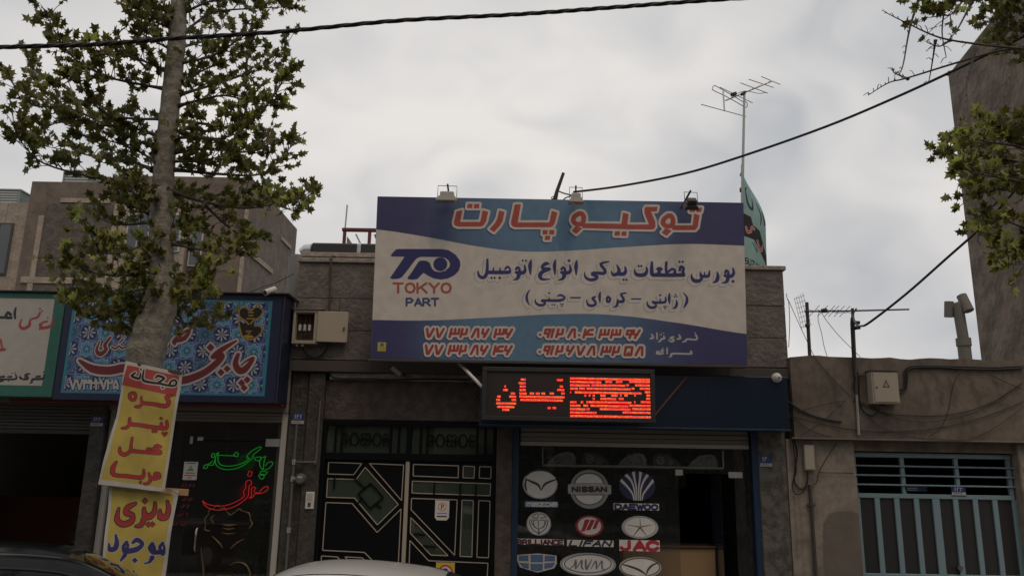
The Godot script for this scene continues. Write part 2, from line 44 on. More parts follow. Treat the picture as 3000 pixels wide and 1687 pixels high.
const DOOR_PANELS := [["panel",[-2447,2084,-1995,2076,-2097,1926,-2446,1931]],["panel",[-1893,2077,-1427,2066,-1434,1600]],["glass",[-2445,1868,-2058,1864,-1947,2026,-1476,1550,-1741,1282,-2067,1622,-2444,1627]],["panel",[-2447,1557,-2095,1552,-1739,1186,-1436,1492,-1438,716,-1658,720,-1894,930,-2449,947]],["panel",[-2458,876,-2249,867,-1949,589,-1903,-169,-2457,-178]],["panel",[-2147,869,-1918,861,-1473,478,-1472,-162,-1842,-168,-1889,634]],["panel",[-1295,2077,-683,2068,-683,1911,-1293,1924]],["glass",[-618,2064,-465,2064,-469,1910,-619,1912]],["panel",[-397,2063,-240,2060,-243,1909,-398,1911]],["glass",[-1301,1856,-241,1840,-246,1683,-1299,1700]],["panel",[-1302,1631,-687,1622,-698,913,-1300,1484]],["glass",[-1300,1384,-785,907,-1011,910,-1298,1185]],["glass",[-622,1619,-469,1617,-469,897,-627,902]],["panel",[-396,1618,-244,1613,-248,890,-403,894]],["panel",[-1298,1091,-1039,839,-254,821,-277,-143,-1287,-159]]]
const PLANE_LIMBS := [[0,[-379,673,-800,-396,675,-791,-412,682,-782,-423,697,-773]],[1,[-404,623,-800,-431,651,-782,-415,658,-765,-403,675,-747]],[0,[-383,601,-800,-413,601,-787,-434,601,-774,-456,609,-761,-468,620,-748,-481,645,-735]],[0,[-387,624,-800,-398,618,-768,-403,607,-735,-410,591,-703]],[0,[-383,649,-800,-395,647,-774,-396,643,-747]],[0,[-383,686,-800,-389,674,-769,-387,662,-738,-379,657,-707]],[0,[-383,531,-800,-428,554,-821,-490,588,-841,-550,618,-862,-586,662,-883,-604,685,-904]],[0,[-490,579,-800,-519,579,-803,-541,588,-805,-559,614,-808]],[0,[-383,566,-800,-400,556,-780,-421,552,-761,-428,558,-741,-434,569,-722,-436,554,-702]],[0,[-385,546,-800,-414,552,-792,-446,550,-784,-473,550,-775,-492,534,-767]],[0,[-388,490,-800,-410,488,-782,-436,486,-765,-470,492,-747,-481,504,-729,-481,514,-712]],[0,[-385,507,-800,-424,525,-821,-472,538,-843,-506,551,-864,-558,567,-885]],[0,[-384,517,-800,-412,532,-802,-442,542,-805,-471,547,-807]],[0,[-371,668,-800,-349,706,-819,-308,724,-837,-268,739,-856]],[0,[-373,694,-800,-346,706,-797,-317,712,-794,-268,708,-790]],[0,[-370,632,-800,-333,639,-795,-305,655,-789,-284,670,-784]],[0,[-371,652,-800,-370,691,-854,-369,743,-907]],[0,[-368,594,-800,-338,615,-816,-310,636,-831,-290,656,-847,-275,691,-862]],[0,[-367,611,-800,-350,633,-816,-329,655,-832,-312,678,-849]],[0,[-367,564,-800,-331,553,-782,-290,541,-763,-259,547,-745,-236,566,-727,-225,571,-708]],[0,[-367,581,-800,-335,582,-785,-305,580,-771,-273,566,-756,-244,555,-742]],[0,[-366,527,-800,-332,540,-819,-304,544,-837,-287,562,-856,-290,586,-875]],[0,[-367,544,-800,-332,535,-778,-295,526,-756,-267,528,-735]],[0,[-367,508,-800,-318,511,-820,-283,520,-840,-265,551,-860,-262,575,-879]],[0,[-368,517,-800,-335,514,-791,-305,516,-783,-284,504,-774]],[0,[-364,484,-800,-336,478,-816,-296,477,-833,-267,488,-849,-243,497,-866,-232,520,-882]],[0,[-327,470,-800,-316,459,-837,-304,453,-873,-307,466,-910]],[0,[-286,485,-800,-258,469,-773,-225,449,-746,-205,436,-718]],[0,[-371,460,-800,-408,467,-821,-439,490,-843,-452,510,-864]],[0,[-370,451,-800,-415,452,-821,-454,463,-842,-476,479,-863]],[0,[-367,432,-800,-383,408,-765,-389,396,-729,-385,406,-694]],[0,[-365,396,-800,-392,384,-773,-408,381,-745,-414,385,-718]],[0,[-364,382,-800,-384,368,-777,-403,360,-754,-418,353,-731]],[0,[-362,442,-800,-345,445,-796,-329,440,-791]],[0,[-360,426,-800,-319,416,-787,-287,408,-774,-269,414,-761]],[0,[-359,396,-800,-318,380,-767,-285,379,-734]],[0,[-356,373,-800,-319,360,-765,-290,363,-730]],[0,[-361,378,-800,-381,355,-811,-412,350,-822,-436,357,-834]],[0,[-358,373,-800,-350,350,-818,-328,345,-836,-313,358,-854]],[0,[-360,369,-800,-385,339,-835,-413,326,-870]],[0,[-364,414,-800,-374,403,-793,-383,390,-787]],[0,[-366,460,-800,-378,488,-855,-388,515,-909]],[0,[-370,472,-800,-379,469,-780,-389,469,-761]],[0,[-361,385,-800,-395,362,-811,-440,349,-821,-458,358,-832]],[0,[-360,391,-800,-353,370,-803,-365,352,-805]],[0,[-360,371,-800,-367,347,-802,-379,332,-804,-393,334,-805]]]
const PLANE_TRUNK := [-380,715,-800,-377,670,-800,-376,619,-800,-375,568,-800,-374,520,-800,-372,484,-800,-370,448,-800,-362,391,-800,-361,358,-800]
const RIGHT_LIMBS := [[1,[545,603,-700,489,605,-693,441,605,-686,401,607,-679,368,617,-672,344,624,-665]],[1,[547,617,-700,486,614,-709,442,604,-717,392,590,-726,377,589,-735,359,579,-743]],[1,[399,667,-700,373,616,-678,351,566,-655,335,544,-633]],[1,[409,617,-700,415,598,-724,424,596,-747]],[1,[447,608,-700,426,563,-687,416,534,-673,399,505,-660]],[1,[423,617,-700,397,595,-674,371,584,-649]],[1,[378,575,-700,378,594,-724,390,610,-748]],[1,[449,659,-700,419,617,-678,396,592,-655]],[1,[423,658,-700,418,628,-703,421,602,-706]],[0,[556,677,-700,488,668,-695,443,660,-690,417,635,-685,401,636,-681]],[0,[552,654,-700,522,659,-716,508,676,-733,501,684,-749]],[0,[538,628,-700,518,634,-715,497,652,-730,497,666,-744]],[0,[533,594,-700,510,603,-709,493,622,-719,492,637,-728]],[0,[471,676,-700,399,646,-668,348,618,-635]],[0,[527,474,-700,494,491,-707,459,502,-713,439,513,-720,429,511,-726]],[0,[521,506,-700,483,510,-686,445,512,-673,418,507,-659]],[0,[518,485,-700,467,496,-679,422,493,-659,385,489,-638]],[0,[505,464,-700,453,465,-679,412,462,-658,383,459,-637]],[0,[504,453,-700,474,464,-703,450,465,-706,437,461,-709]],[0,[508,412,-700,482,423,-702,456,435,-705,443,430,-707]],[0,[505,392,-700,475,400,-696,449,403,-691,440,411,-687]],[0,[494,382,-700,454,386,-678,425,379,-657]],[1,[455,456,-700,447,444,-719,449,424,-737]],[1,[482,593,-700,459,556,-680,433,520,-660]]]
const CABLES := {
	"overhead": [-8144,5552,-6800,-5948,5696,-6800,-4849,5803,-6800,-3996,5849,-6800,-3256,5925,-6800,-2252,6015,-6800,-1131,6154,-6800,0,6243,-6800,947,6338,-6800,1976,6443,-6800,3434,6570,-6800,5763,6810,-6800],
	"service_a": [827,5774,-10400,1409,5714,-9975,2162,5737,-9550,2804,5817,-9125,3676,6028,-8700,4286,6190,-8275,4742,6310,-7850,5253,6479,-7425,6330,6959,-7000],
	"service_b": [4770,4239,-10900,4618,4063,-10522,4489,3927,-10144,4370,3846,-9767,4310,3825,-9389,4581,4088,-9011,4875,4412,-8633,5137,4718,-8256,5359,5069,-7878,6158,6005,-7500],
	"thin_a": [3870,4398,-10860,3961,4156,-10860,4097,3812,-10860,4234,3524,-10860,4570,3140,-10860,4741,3014,-10860,4841,2978,-10860],
	"wall_a": [3760,3010,-10860,3932,2885,-10860,4132,2799,-10860,4334,2752,-10860,4487,2734,-10860],
	"wall_b": [3748,2818,-10860,4026,2747,-10860,4405,2665,-10860,4836,2614,-10860,5298,2622,-10860,5816,2681,-10860,6344,2812,-10860,6693,2933,-10860,6982,3053,-10860],
	"wall_c": [4664,3018,-10860,4864,2940,-10860,5114,2855,-10860,5446,2835,-10860,5833,2842,-10860,6227,2912,-10860,6633,3073,-10860,7015,3312,-10860],
	"wall_d": [4862,2977,-10850,5107,2828,-10850,5434,2758,-10850,5820,2772,-10850,6295,2887,-10850,6710,3125,-10850,7008,3311,-10850],
	"wall_e": [7043,3534,-10860,6685,3509,-10860,6294,3508,-10860,5903,3514,-10860,5537,3508,-10860,5415,3453,-10860,5398,3362,-10860,5381,3232,-10860,5324,3179,-10860,5261,3198,-10860],
	"wall_f": [7033,3506,-10850,6676,3482,-10850,6233,3479,-10850,5896,3494,-10850,5556,3488,-10850,5442,3439,-10850,5420,3309,-10850,5384,3179,-10850,5316,3142,-10850,5254,3171,-10850],
	"wall_g": [6202,3465,-10845,6085,3346,-10845,6014,3164,-10845,5935,2906,-10845,5808,2675,-10845,5628,2546,-10845],
	"wall_h": [6399,3476,-10845,6658,3356,-10845,6879,3256,-10845,6992,3206,-10845],
	"wall_i": [3744,2817,-10850,4032,2899,-10850,4295,2967,-10850,4557,3023,-10850],
	"wall_j": [4554,3015,-10845,4334,2827,-10845,4117,2659,-10845,3905,2542,-10845],
	"wall_k": [3746,2818,-10855,3894,2719,-10855,4091,2596,-10855,4341,2525,-10855],
	"wall_l": [4733,2975,-10850,4896,2761,-10850,5090,2638,-10850,5414,2548,-10850,5667,2522,-10850],
	"wall_m": [6959,2974,-10840,6661,2766,-10840,6359,2596,-10840,6095,2517,-10840,5663,2534,-10840],
	"loop_a": [4701,3518,-10855,4757,3402,-10855,4755,3220,-10855,4750,2988,-10855,4804,2862,-10855,4903,2825,-10855,4971,2864,-10855,5001,2916,-10855],
	"loop_b": [4843,3364,-10850,4738,3349,-10850,4693,3270,-10850,4671,3166,-10850],
	"drop_a": [3865,2483,-10960,3893,2319,-10960,3855,2118,-10960,3836,1944,-10960,3901,1846,-10960,3993,1897,-10960,4018,2071,-10960],
	"drop_b": [3841,2482,-10950,3851,2243,-10950,3861,2069,-10950,3800,1919,-10950,3818,1796,-10950,3906,1785,-10950,4004,1922,-10950],
	"drop_c": [4426,2442,-10955,4284,2251,-10955,4169,2074,-10955,4121,1924,-10955,4029,1886,-10955],
	"line_gate": [4166,2061,-10950,4371,2062,-10950,4562,2063,-10950,4638,2057,-10950],
	"ant_a": [4451,4319,-11300,4438,4206,-11300,4474,4015,-11300,4495,3837,-11300,4528,3688,-11300],
	"ant_b": [4496,4320,-11300,4565,4197,-11300,4706,4008,-11300,4848,3849,-11300,5006,3685,-11300],
	"roof_a": [3901,4532,-11020,3912,4443,-11020,3927,4426,-11020,3927,4199,-11020,3911,3979,-11020,3887,3761,-11020],
	"lintel": [-2915,3396,-10980,-2729,3339,-10980,-2508,3282,-10980,-2407,3218,-10980,-1997,3213,-10980,-1575,3208,-10980,-1154,3222,-10980,-552,3226,-10980],
	"lintel_b": [-888,3144,-11000,-726,2991,-11000,-541,2839,-11000,-395,2759,-11000],
	"lintel_c": [-658,3227,-10950,-546,3097,-10950,-386,2933,-10950],
	"camera_line": [-3717,4329,-10800,-3478,4441,-10800,-3288,4511,-10800,-3049,4644,-10800],
}
const YAGI := [["boom",[3328,7783,-11600,4086,8134,-11600]],["arm",[3301,7943,-11600,3306,7601,-11600]],["rod",[2891,7598,-11400,3706,7597,-11800]],["rod",[3522,7975,-11400,4078,8010,-11800]],["rod",[3657,8037,-11400,4177,8113,-11800]],["rod",[3856,8089,-11400,4286,8169,-11800]],["rod",[3197,7893,-11400,3823,7837,-11800]]]
const YAGI_LOOP := [3609,7766,-11600,3662,7760,-11600,3673,7716,-11600,3665,7680,-11600,3631,7672,-11600,3599,7697,-11600,3351,7849,-11600,3147,7954,-11600,3135,7991,-11600,3156,8032,-11600,3197,8025,-11600,3387,7908,-11600,3609,7766,-11600]

var M := {}
var used := {}
var rng := RandomNumberGenerator.new()

# ---------------------------------------------------------------- helpers
func lin(r: float, g: float, b: float) -> Color:
	return Color(r, g, b).linear_to_srgb()

func mat(key: String, c: Color, rough := 0.8, metal := 0.0) -> StandardMaterial3D:
	var m := StandardMaterial3D.new()
	m.resource_name = key
	m.albedo_color = c
	m.roughness = rough
	m.metallic = metal
	m.cull_mode = BaseMaterial3D.CULL_DISABLED
	M[key] = m
	return m

func noise(sd: int, freq: float, oct := 4, kind := FastNoiseLite.TYPE_SIMPLEX_SMOOTH) -> FastNoiseLite:
	var n := FastNoiseLite.new()
	n.seed = sd
	n.frequency = freq
	n.noise_type = kind
	n.fractal_octaves = oct
	n.fractal_type = FastNoiseLite.FRACTAL_FBM if oct > 1 else FastNoiseLite.FRACTAL_NONE
	return n

func noise_tex(sd: int, freq: float, stops: Array, cols: Array, oct := 4, size := 512) -> NoiseTexture2D:
	var t := NoiseTexture2D.new()
	t.width = size
	t.height = size
	t.seamless = true
	t.noise = noise(sd, freq, oct)
	var g := Gradient.new()
	g.offsets = PackedFloat32Array(stops)
	g.colors = PackedColorArray(cols)
	t.color_ramp = g
	return t

func bump_tex(sd: int, freq: float, strength: float, oct := 4, size := 512) -> NoiseTexture2D:
	var t := NoiseTexture2D.new()
	t.width = size
	t.height = size
	t.seamless = true
	t.as_normal_map = true
	t.bump_strength = strength
	t.noise = noise(sd, freq, oct)
	return t

# a rough mineral surface: coarse patches times fine grain, both in world space
func stone(key: String, c: Color, vary: float, fine: float, coarse_m: float, fine_m: float, sd: int, rough := 0.88) -> StandardMaterial3D:
	var m := mat(key, Color.WHITE, rough)
	var d := c.srgb_to_linear()
	var lo := Color(d.r * (1.0 - vary), d.g * (1.0 - vary), d.b * (1.0 - vary)).linear_to_srgb()
	var hi := Color(d.r * (1.0 + vary), d.g * (1.0 + vary), d.b * (1.0 + vary * 0.9)).linear_to_srgb()
	m.albedo_texture = noise_tex(sd, 0.010, [0.25, 0.5, 0.75], [lo, c, hi], 5)
	m.uv1_triplanar = true
	m.uv1_world_triplanar = true
	m.uv1_scale = Vector3.ONE / coarse_m
	m.detail_enabled = true
	m.detail_blend_mode = BaseMaterial3D.BLEND_MODE_MUL
	m.detail_uv_layer = BaseMaterial3D.DETAIL_UV_2
	m.uv2_triplanar = true
	m.uv2_world_triplanar = true
	m.uv2_scale = Vector3.ONE / fine_m
	var w := Color(1, 1, 1)
	var k := Color(1.0 - fine, 1.0 - fine, 1.0 - fine)
	m.detail_albedo = noise_tex(sd + 7, 0.06, [0.3, 0.62], [k, w], 2)
	m.normal_enabled = true
	m.normal_texture = bump_tex(sd + 3, 0.03, 6.0)
	m.normal_scale = 0.6
	return m

class MB:
	var st := SurfaceTool.new()
	var n := 0
	func _init():
		st.begin(Mesh.PRIMITIVE_TRIANGLES)
		st.set_smooth_group(-1)
	func smooth(on: bool) -> MB:
		st.set_smooth_group(0 if on else -1)
		return self
	func tri(a: Vector3, b: Vector3, c: Vector3, out: Vector3, ua := Vector2.ZERO, ub := Vector2.ZERO, uc := Vector2.ZERO) -> void:
		var nn := (a - c).cross(a - b)
		if nn.length_squared() < 1e-16:
			return
		if nn.dot(out) < 0.0:
			var t := b
			b = c
			c = t
			var tu := ub
			ub = uc
			uc = tu
		st.set_uv(ua)
		st.add_vertex(a)
		st.set_uv(ub)
		st.add_vertex(b)
		st.set_uv(uc)
		st.add_vertex(c)
		n += 1
	func quad(a: Vector3, b: Vector3, c: Vector3, d: Vector3, out: Vector3) -> void:
		tri(a, b, c, out, Vector2(0, 0), Vector2(1, 0), Vector2(1, 1))
		tri(a, c, d, out, Vector2(0, 0), Vector2(1, 1), Vector2(0, 1))
	# a box between two corners, edges chamfered by b
	func box(lo: Vector3, hi: Vector3, b := 0.0, x := Transform3D.IDENTITY) -> MB:
		var c := (lo + hi) * 0.5
		var h := (hi - lo).abs() * 0.5
		b = minf(b, minf(h.x, minf(h.y, h.z)) * 0.9)
		var v := func(s: Vector3, a: int) -> Vector3:
			var p := Vector3.ZERO
			for i in 3:
				p[i] = s[i] * (h[i] if i == a else h[i] - b)
			return x * (c + p)
		for a in 3:
			var i := (a + 1) % 3
			var j := (a + 2) % 3
			for s in [-1.0, 1.0]:
				var q := []
				for k in [[-1.0, -1.0], [1.0, -1.0], [1.0, 1.0], [-1.0, 1.0]]:
					var sg := Vector3.ZERO
					sg[a] = s
					sg[i] = k[0]
					sg[j] = k[1]
					q.append(v.call(sg, a))
				var out := Vector3.ZERO
				out[a] = s
				quad(q[0], q[1], q[2], q[3], x.basis * out)
		if b > 0.0:
			for a in 3:
				var i := (a + 1) % 3
				var j := (a + 2) % 3
				for si in [-1.0, 1.0]:
					for sj in [-1.0, 1.0]:
						var p := Vector3.ZERO
						p[i] = si
						p[j] = sj
						var p0 := p
						var p1 := p
						p0[a] = -1.0
						p1[a] = 1.0
						quad(v.call(p0, i), v.call(p1, i), v.call(p1, j), v.call(p0, j), x.basis * p)
			for k in 8:
				var s := Vector3(1 if k & 1 else -1, 1 if k & 2 else -1, 1 if k & 4 else -1)
				tri(v.call(s, 0), v.call(s, 1), v.call(s, 2), x.basis * s)
		return self
	func bar(a: Vector3, b: Vector3, w: float, d: float, up := Vector3.UP) -> MB:
		var f := (b - a).normalized()
		var s := f.cross(up)
		if s.length() < 0.01:
			s = f.cross(Vector3.RIGHT)
		s = s.normalized()
		var u := s.cross(f).normalized()
		var x := Transform3D(Basis(f, u, s), (a + b) * 0.5)
		var l := (b - a).length() * 0.5
		return box(Vector3(-l, -w * 0.5, -d * 0.5), Vector3(l, w * 0.5, d * 0.5), minf(w, d) * 0.12, x)
	func tube(pts: Array, radii: Array, sides := 8, cap := true) -> MB:
		var rings := []
		var ref := Vector3.ZERO
		for i in pts.size():
			var p: Vector3 = pts[i]
			var f: Vector3
			if i == 0:
				f = pts[1] - pts[0]
			elif i == pts.size() - 1:
				f = pts[i] - pts[i - 1]
			else:
				f = pts[i + 1] - pts[i - 1]
			f = f.normalized()
			if ref == Vector3.ZERO:
				ref = f.cross(Vector3.UP if absf(f.y) < 0.9 else Vector3.RIGHT).normalized()
			ref = (ref - f * ref.dot(f)).normalized()
			var s := f.cross(ref)
			var r: float = radii[mini(i, radii.size() - 1)]
			var ring := []
			for k in sides:
				var t := TAU * k / sides
				ring.append(p + (ref * cos(t) + s * sin(t)) * r)
			rings.append(ring)
		st.set_smooth_group(0)
		var len := 0.0
		for i in rings.size() - 1:
			var l1: float = len + (pts[i + 1] - pts[i]).length()
			for k in sides:
				var k1 := (k + 1) % sides
				var a: Vector3 = rings[i][k]
				var b: Vector3 = rings[i][k1]
				var c: Vector3 = rings[i + 1][k1]
				var d: Vector3 = rings[i + 1][k]
				var out: Vector3 = (a + b) * 0.5 - pts[i]
				var u0 := float(k) / sides
				var u1 := float(k + 1) / sides
				tri(a, b, c, out, Vector2(u0, len), Vector2(u1, len), Vector2(u1, l1))
				tri(a, c, d, out, Vector2(u0, len), Vector2(u1, l1), Vector2(u0, l1))
			len = l1
		st.set_smooth_group(-1)
		if cap:
			for e in [0, rings.size() - 1]:
				var out: Vector3 = pts[0] - pts[1] if e == 0 else pts[e] - pts[e - 1]
				for k in range(1, sides - 1):
					tri(rings[e][0], rings[e][k], rings[e][k + 1], out)
		return self
	func disc(c: Vector3, axis: Vector3, r: float, depth: float, sides := 16) -> MB:
		return tube([c, c + axis.normalized() * depth], [r], sides)
	# flat polygon (in x, y) pushed out along z
	func plate(poly: PackedVector2Array, z0: float, z1: float, x := Transform3D.IDENTITY, uvs := Vector3.ZERO) -> MB:
		var idx := Geometry2D.triangulate_polygon(poly)
		var uv := func(p: Vector2) -> Vector2:
			return Vector2((p.x - uvs.x), -(p.y - uvs.y)) * uvs.z
		for i in range(0, idx.size(), 3):
			var a := poly[idx[i]]
			var b := poly[idx[i + 1]]
			var c := poly[idx[i + 2]]
			tri(x * Vector3(a.x, a.y, z1), x * Vector3(b.x, b.y, z1), x * Vector3(c.x, c.y, z1), x.basis * Vector3(0, 0, z1 - z0), uv.call(a), uv.call(b), uv.call(c))
			if z0 != z1:
				tri(x * Vector3(a.x, a.y, z0), x * Vector3(b.x, b.y, z0), x * Vector3(c.x, c.y, z0), x.basis * Vector3(0, 0, z0 - z1), uv.call(a), uv.call(b), uv.call(c))
		if z0 != z1:
			var cw := 1.0 if Geometry2D.is_polygon_clockwise(poly) else -1.0
			for i in poly.size():
				var a := poly[i]
				var b := poly[(i + 1) % poly.size()]
				var o := Vector2(-(b - a).y, (b - a).x) * cw
				quad(x * Vector3(a.x, a.y, z0), x * Vector3(b.x, b.y, z0), x * Vector3(b.x, b.y, z1), x * Vector3(a.x, a.y, z1), x.basis * Vector3(o.x, o.y, 0))
		return self

func numbered(called: String) -> String:
	var k: int = used.get(called, 0)
	used[called] = k + 1
	return called if k == 0 else "%s_%03d" % [called, k]

func tag(o: Node, label := "", category := "", group := "", kind := "") -> void:
	if label:
		o.set_meta("label", label)
	if category:
		o.set_meta("category", category)
	if group:
		o.set_meta("group", group)
	if kind:
		o.set_meta("kind", kind)

func thing(called: String, label: String, category: String, at := Vector3.ZERO, group := "") -> Node3D:
	var o := Node3D.new()
	o.name = numbered(called)
	add_child(o)
	o.position = at
	tag(o, label, category, group)
	return o

# the shape becomes one named mesh; its coordinates are the street's, whatever its parent
func put(b: MB, called: String, m: Material, parent: Node = null) -> MeshInstance3D:
	b.st.generate_normals()
	return hang(b.st.commit(), called, m, parent)

func hang(mesh: Mesh, called: String, m: Material, parent: Node = null) -> MeshInstance3D:
	var o := MeshInstance3D.new()
	o.mesh = mesh
	o.material_override = m
	if parent == null:
		o.name = numbered(called)
		add_child(o)
	else:
		o.name = called
		parent.add_child(o, true)
		var off := Vector3.ZERO
		var p: Node = parent
		while p != self and p is Node3D:
			off += (p as Node3D).position
			p = p.get_parent()
		o.position = -off
	return o

func solid(lo: Vector3, hi: Vector3, called: String, m: Material, parent: Node = null, bevel := 0.0) -> MeshInstance3D:
	return put(MB.new().box(lo, hi, bevel), called, m, parent)

func mm3(a: Array) -> Array:
	var o := []
	for i in range(0, a.size(), 3):
		o.append(Vector3(a[i], a[i + 1], a[i + 2]) * 0.001)
	return o

func cm3(a: Array) -> Array:
	var o := []
	for i in range(0, a.size(), 3):
		o.append(Vector3(a[i], a[i + 1], a[i + 2]) * 0.01)
	return o

func curve(pts: Array, per := 4) -> Array:
	var o := []
	for i in pts.size() - 1:
		var a: Vector3 = pts[maxi(i - 1, 0)]
		var b: Vector3 = pts[i]
		var c: Vector3 = pts[i + 1]
		var d: Vector3 = pts[mini(i + 2, pts.size() - 1)]
		for k in per:
			o.append(b.cubic_interpolate(c, a, d, float(k) / per))
	o.append(pts[-1])
	return o

# ---------------------------------------------------------------- printing on flat things
class Canvas:
	var w: int
	var h: int
	var s: float
	var o: Vector2
	var px := PackedFloat32Array()
	var f := PackedFloat32Array()
	var b := Rect2i()
	func _init(wm: float, hm: float, per_m: float, ox := 0.0, oy := 0.0):
		s = per_m
		w = int(wm * s)
		h = int(hm * s)
		o = Vector2(ox, oy)
		px.resize(w * h * 3)
		f.resize(w * h)
	func fill(c: Color, x0 := 0, y0 := 0, x1 := 99999, y1 := 99999) -> void:
		for y in range(maxi(y0, 0), mini(y1, h)):
			for x in range(maxi(x0, 0), mini(x1, w)):
				var i := (y * w + x) * 3
				px[i] = c.r
				px[i + 1] = c.g
				px[i + 2] = c.b
	func fill_m(c: Color, x0: float, y0: float, x1: float, y1: float) -> void:
		fill(c, int((x0 - o.x) * s), int((y0 - o.y) * s), int((x1 - o.x) * s), int((y1 - o.y) * s))
	func reset() -> void:
		f.fill(99.0)
		b = Rect2i(w, h, -w, -h)
	func seg(x0: float, y0: float, r0: float, x1: float, y1: float, r1: float, pad: float) -> void:
		var m := maxf(r0, r1) + pad
		var xa := maxi(int(minf(x0, x1) - m), 0)
		var xb := mini(int(maxf(x0, x1) + m) + 1, w - 1)
		var ya := maxi(int(minf(y0, y1) - m), 0)
		var yb := mini(int(maxf(y0, y1) + m) + 1, h - 1)
		if xa > xb or ya > yb:
			return
		b = b.merge(Rect2i(xa, ya, xb - xa + 1, yb - ya + 1)) if b.size.x > 0 else Rect2i(xa, ya, xb - xa + 1, yb - ya + 1)
		var dx := x1 - x0
		var dy := y1 - y0
		var q := dx * dx + dy * dy
		q = 1.0 / q if q > 1e-6 else 0.0
		for y in range(ya, yb + 1):
			var ey := y + 0.5 - y0
			var row := y * w
			for x in range(xa, xb + 1):
				var ex := x + 0.5 - x0
				var t := clampf((ex * dx + ey * dy) * q, 0.0, 1.0)
				var gx := ex - dx * t
				var gy := ey - dy * t
				var d := sqrt(gx * gx + gy * gy) - r0 - (r1 - r0) * t
				if d < f[row + x]:
					f[row + x] = d
	func stroke(a: Array, curved: bool, pad: float) -> void:
		var p := []
		for i in range(0, a.size(), 3):
			p.append(Vector3((a[i] * 0.001 - o.x) * s, (a[i + 1] * 0.001 - o.y) * s, a[i + 2] * 0.001 * s))
		if curved and p.size() > 2:
			var c := []
			for i in p.size() - 1:
				for k in 3:
					c.append(p[i].cubic_interpolate(p[i + 1], p[maxi(i - 1, 0)], p[mini(i + 2, p.size() - 1)], k / 3.0))
			c.append(p[-1])
			p = c
		for i in p.size() - 1:
			seg(p[i].x, p[i].y, maxf(p[i].z, 0.3), p[i + 1].x, p[i + 1].y, maxf(p[i + 1].z, 0.3), pad)
	func poly(a: Array, pad: float) -> void:
		var p := []
		for i in range(0, a.size(), 2):
			p.append(Vector2((a[i] * 0.001 - o.x) * s, (a[i + 1] * 0.001 - o.y) * s))
		var n := p.size()
		var lo := 1e9
		var hi := -1e9
		for i in n:
			seg(p[i].x, p[i].y, 0.0, p[(i + 1) % n].x, p[(i + 1) % n].y, 0.0, pad)
			lo = minf(lo, p[i].y)
			hi = maxf(hi, p[i].y)
		for y in range(maxi(int(lo), 0), mini(int(hi) + 1, h)):
			var xs := []
			var yc := y + 0.5
			for i in n:
				var a1: Vector2 = p[i]
				var b1: Vector2 = p[(i + 1) % n]
				if (a1.y <= yc) != (b1.y <= yc):
					xs.append(a1.x + (yc - a1.y) / (b1.y - a1.y) * (b1.x - a1.x))
			xs.sort()
			for k in range(0, xs.size() - 1, 2):
				for x in range(maxi(int(xs[k] + 0.5), 0), mini(int(xs[k + 1] + 0.5), w)):
					f[y * w + x] = -9.0
	func oval(c: Array, pad: float, shrink := 1.0) -> void:
		var a := []
		for k in 40:
			a.append(c[0] + c[2] * shrink * cos(TAU * k / 40))
			a.append(c[1] + c[3] * shrink * sin(TAU * k / 40))
		poly(a, pad)
	func draw(e: Dictionary, pad := 3.0) -> void:
		reset()
		for k in e.get("p", []):
			poly(k, pad)
		for k in e.get("c", []):
			stroke(k, true, pad)
		for k in e.get("l", []):
			stroke(k, false, pad)
	# lays ink wherever the drawn shapes, grown by so many pixels and moved, reach
	func ink(c: Color, grow := 0.0, dx := 0, dy := 0) -> void:
		for y in range(maxi(b.position.y + dy, 0), mini(b.end.y + dy, h)):
			for x in range(maxi(b.position.x + dx, 0), mini(b.end.x + dx, w)):
				var sx := x - dx
				var sy := y - dy
				if sx < 0 or sy < 0 or sx >= w or sy >= h:
					continue
				var t := clampf(grow - f[sy * w + sx] + 0.5, 0.0, 1.0)
				if t > 0.0:
					var i := (y * w + x) * 3
					px[i] += (c.r - px[i]) * t
					px[i + 1] += (c.g - px[i + 1]) * t
					px[i + 2] += (c.b - px[i + 2]) * t
	# a stain that soaks in: soft edge, part strength
	func soak(c: Color, soft: float, strength: float) -> void:
		for y in range(b.position.y, b.end.y):
			for x in range(b.position.x, b.end.x):
				var t := clampf(0.5 - f[y * w + x] / soft, 0.0, 1.0) * strength
				if t > 0.0:
					var i := (y * w + x) * 3
					px[i] += (c.r - px[i]) * t
					px[i + 1] += (c.g - px[i + 1]) * t
					px[i + 2] += (c.b - px[i + 2]) * t
	# handling marks: a fine blotchy variation of the ink itself
	func wear(sd: int, amount: float) -> void:
		var n := FastNoiseLite.new()
		n.seed = sd
		n.frequency = 0.02
		n.fractal_octaves = 4
		for y in h:
			for x in w:
				var k := 1.0 + n.get_noise_2d(x, y) * amount
				var i := (y * w + x) * 3
				px[i] *= k
				px[i + 1] *= k
				px[i + 2] *= k
	# colours are kept as linear values while painting
	func texture() -> ImageTexture:
		var by := PackedByteArray()
		by.resize(w * h * 3)
		for i in w * h * 3:
			by[i] = int(clampf(pow(clampf(px[i], 0.0, 1.0), 0.4545), 0.0, 1.0) * 255.0)
		return ImageTexture.create_from_image(Image.create_from_data(w, h, false, Image.FORMAT_RGB8, by))

func printed(key: String, c: Canvas, rough := 0.55) -> StandardMaterial3D:
	var m := mat(key, Color.WHITE, rough)
	m.albedo_texture = c.texture()
	m.texture_repeat = false
	return m

func poly2(a: Array) -> PackedVector2Array:
	var o := PackedVector2Array()
	for i in range(0, a.size(), 2):
		o.append(Vector2(a[i], a[i + 1]) * 0.001)
	return o

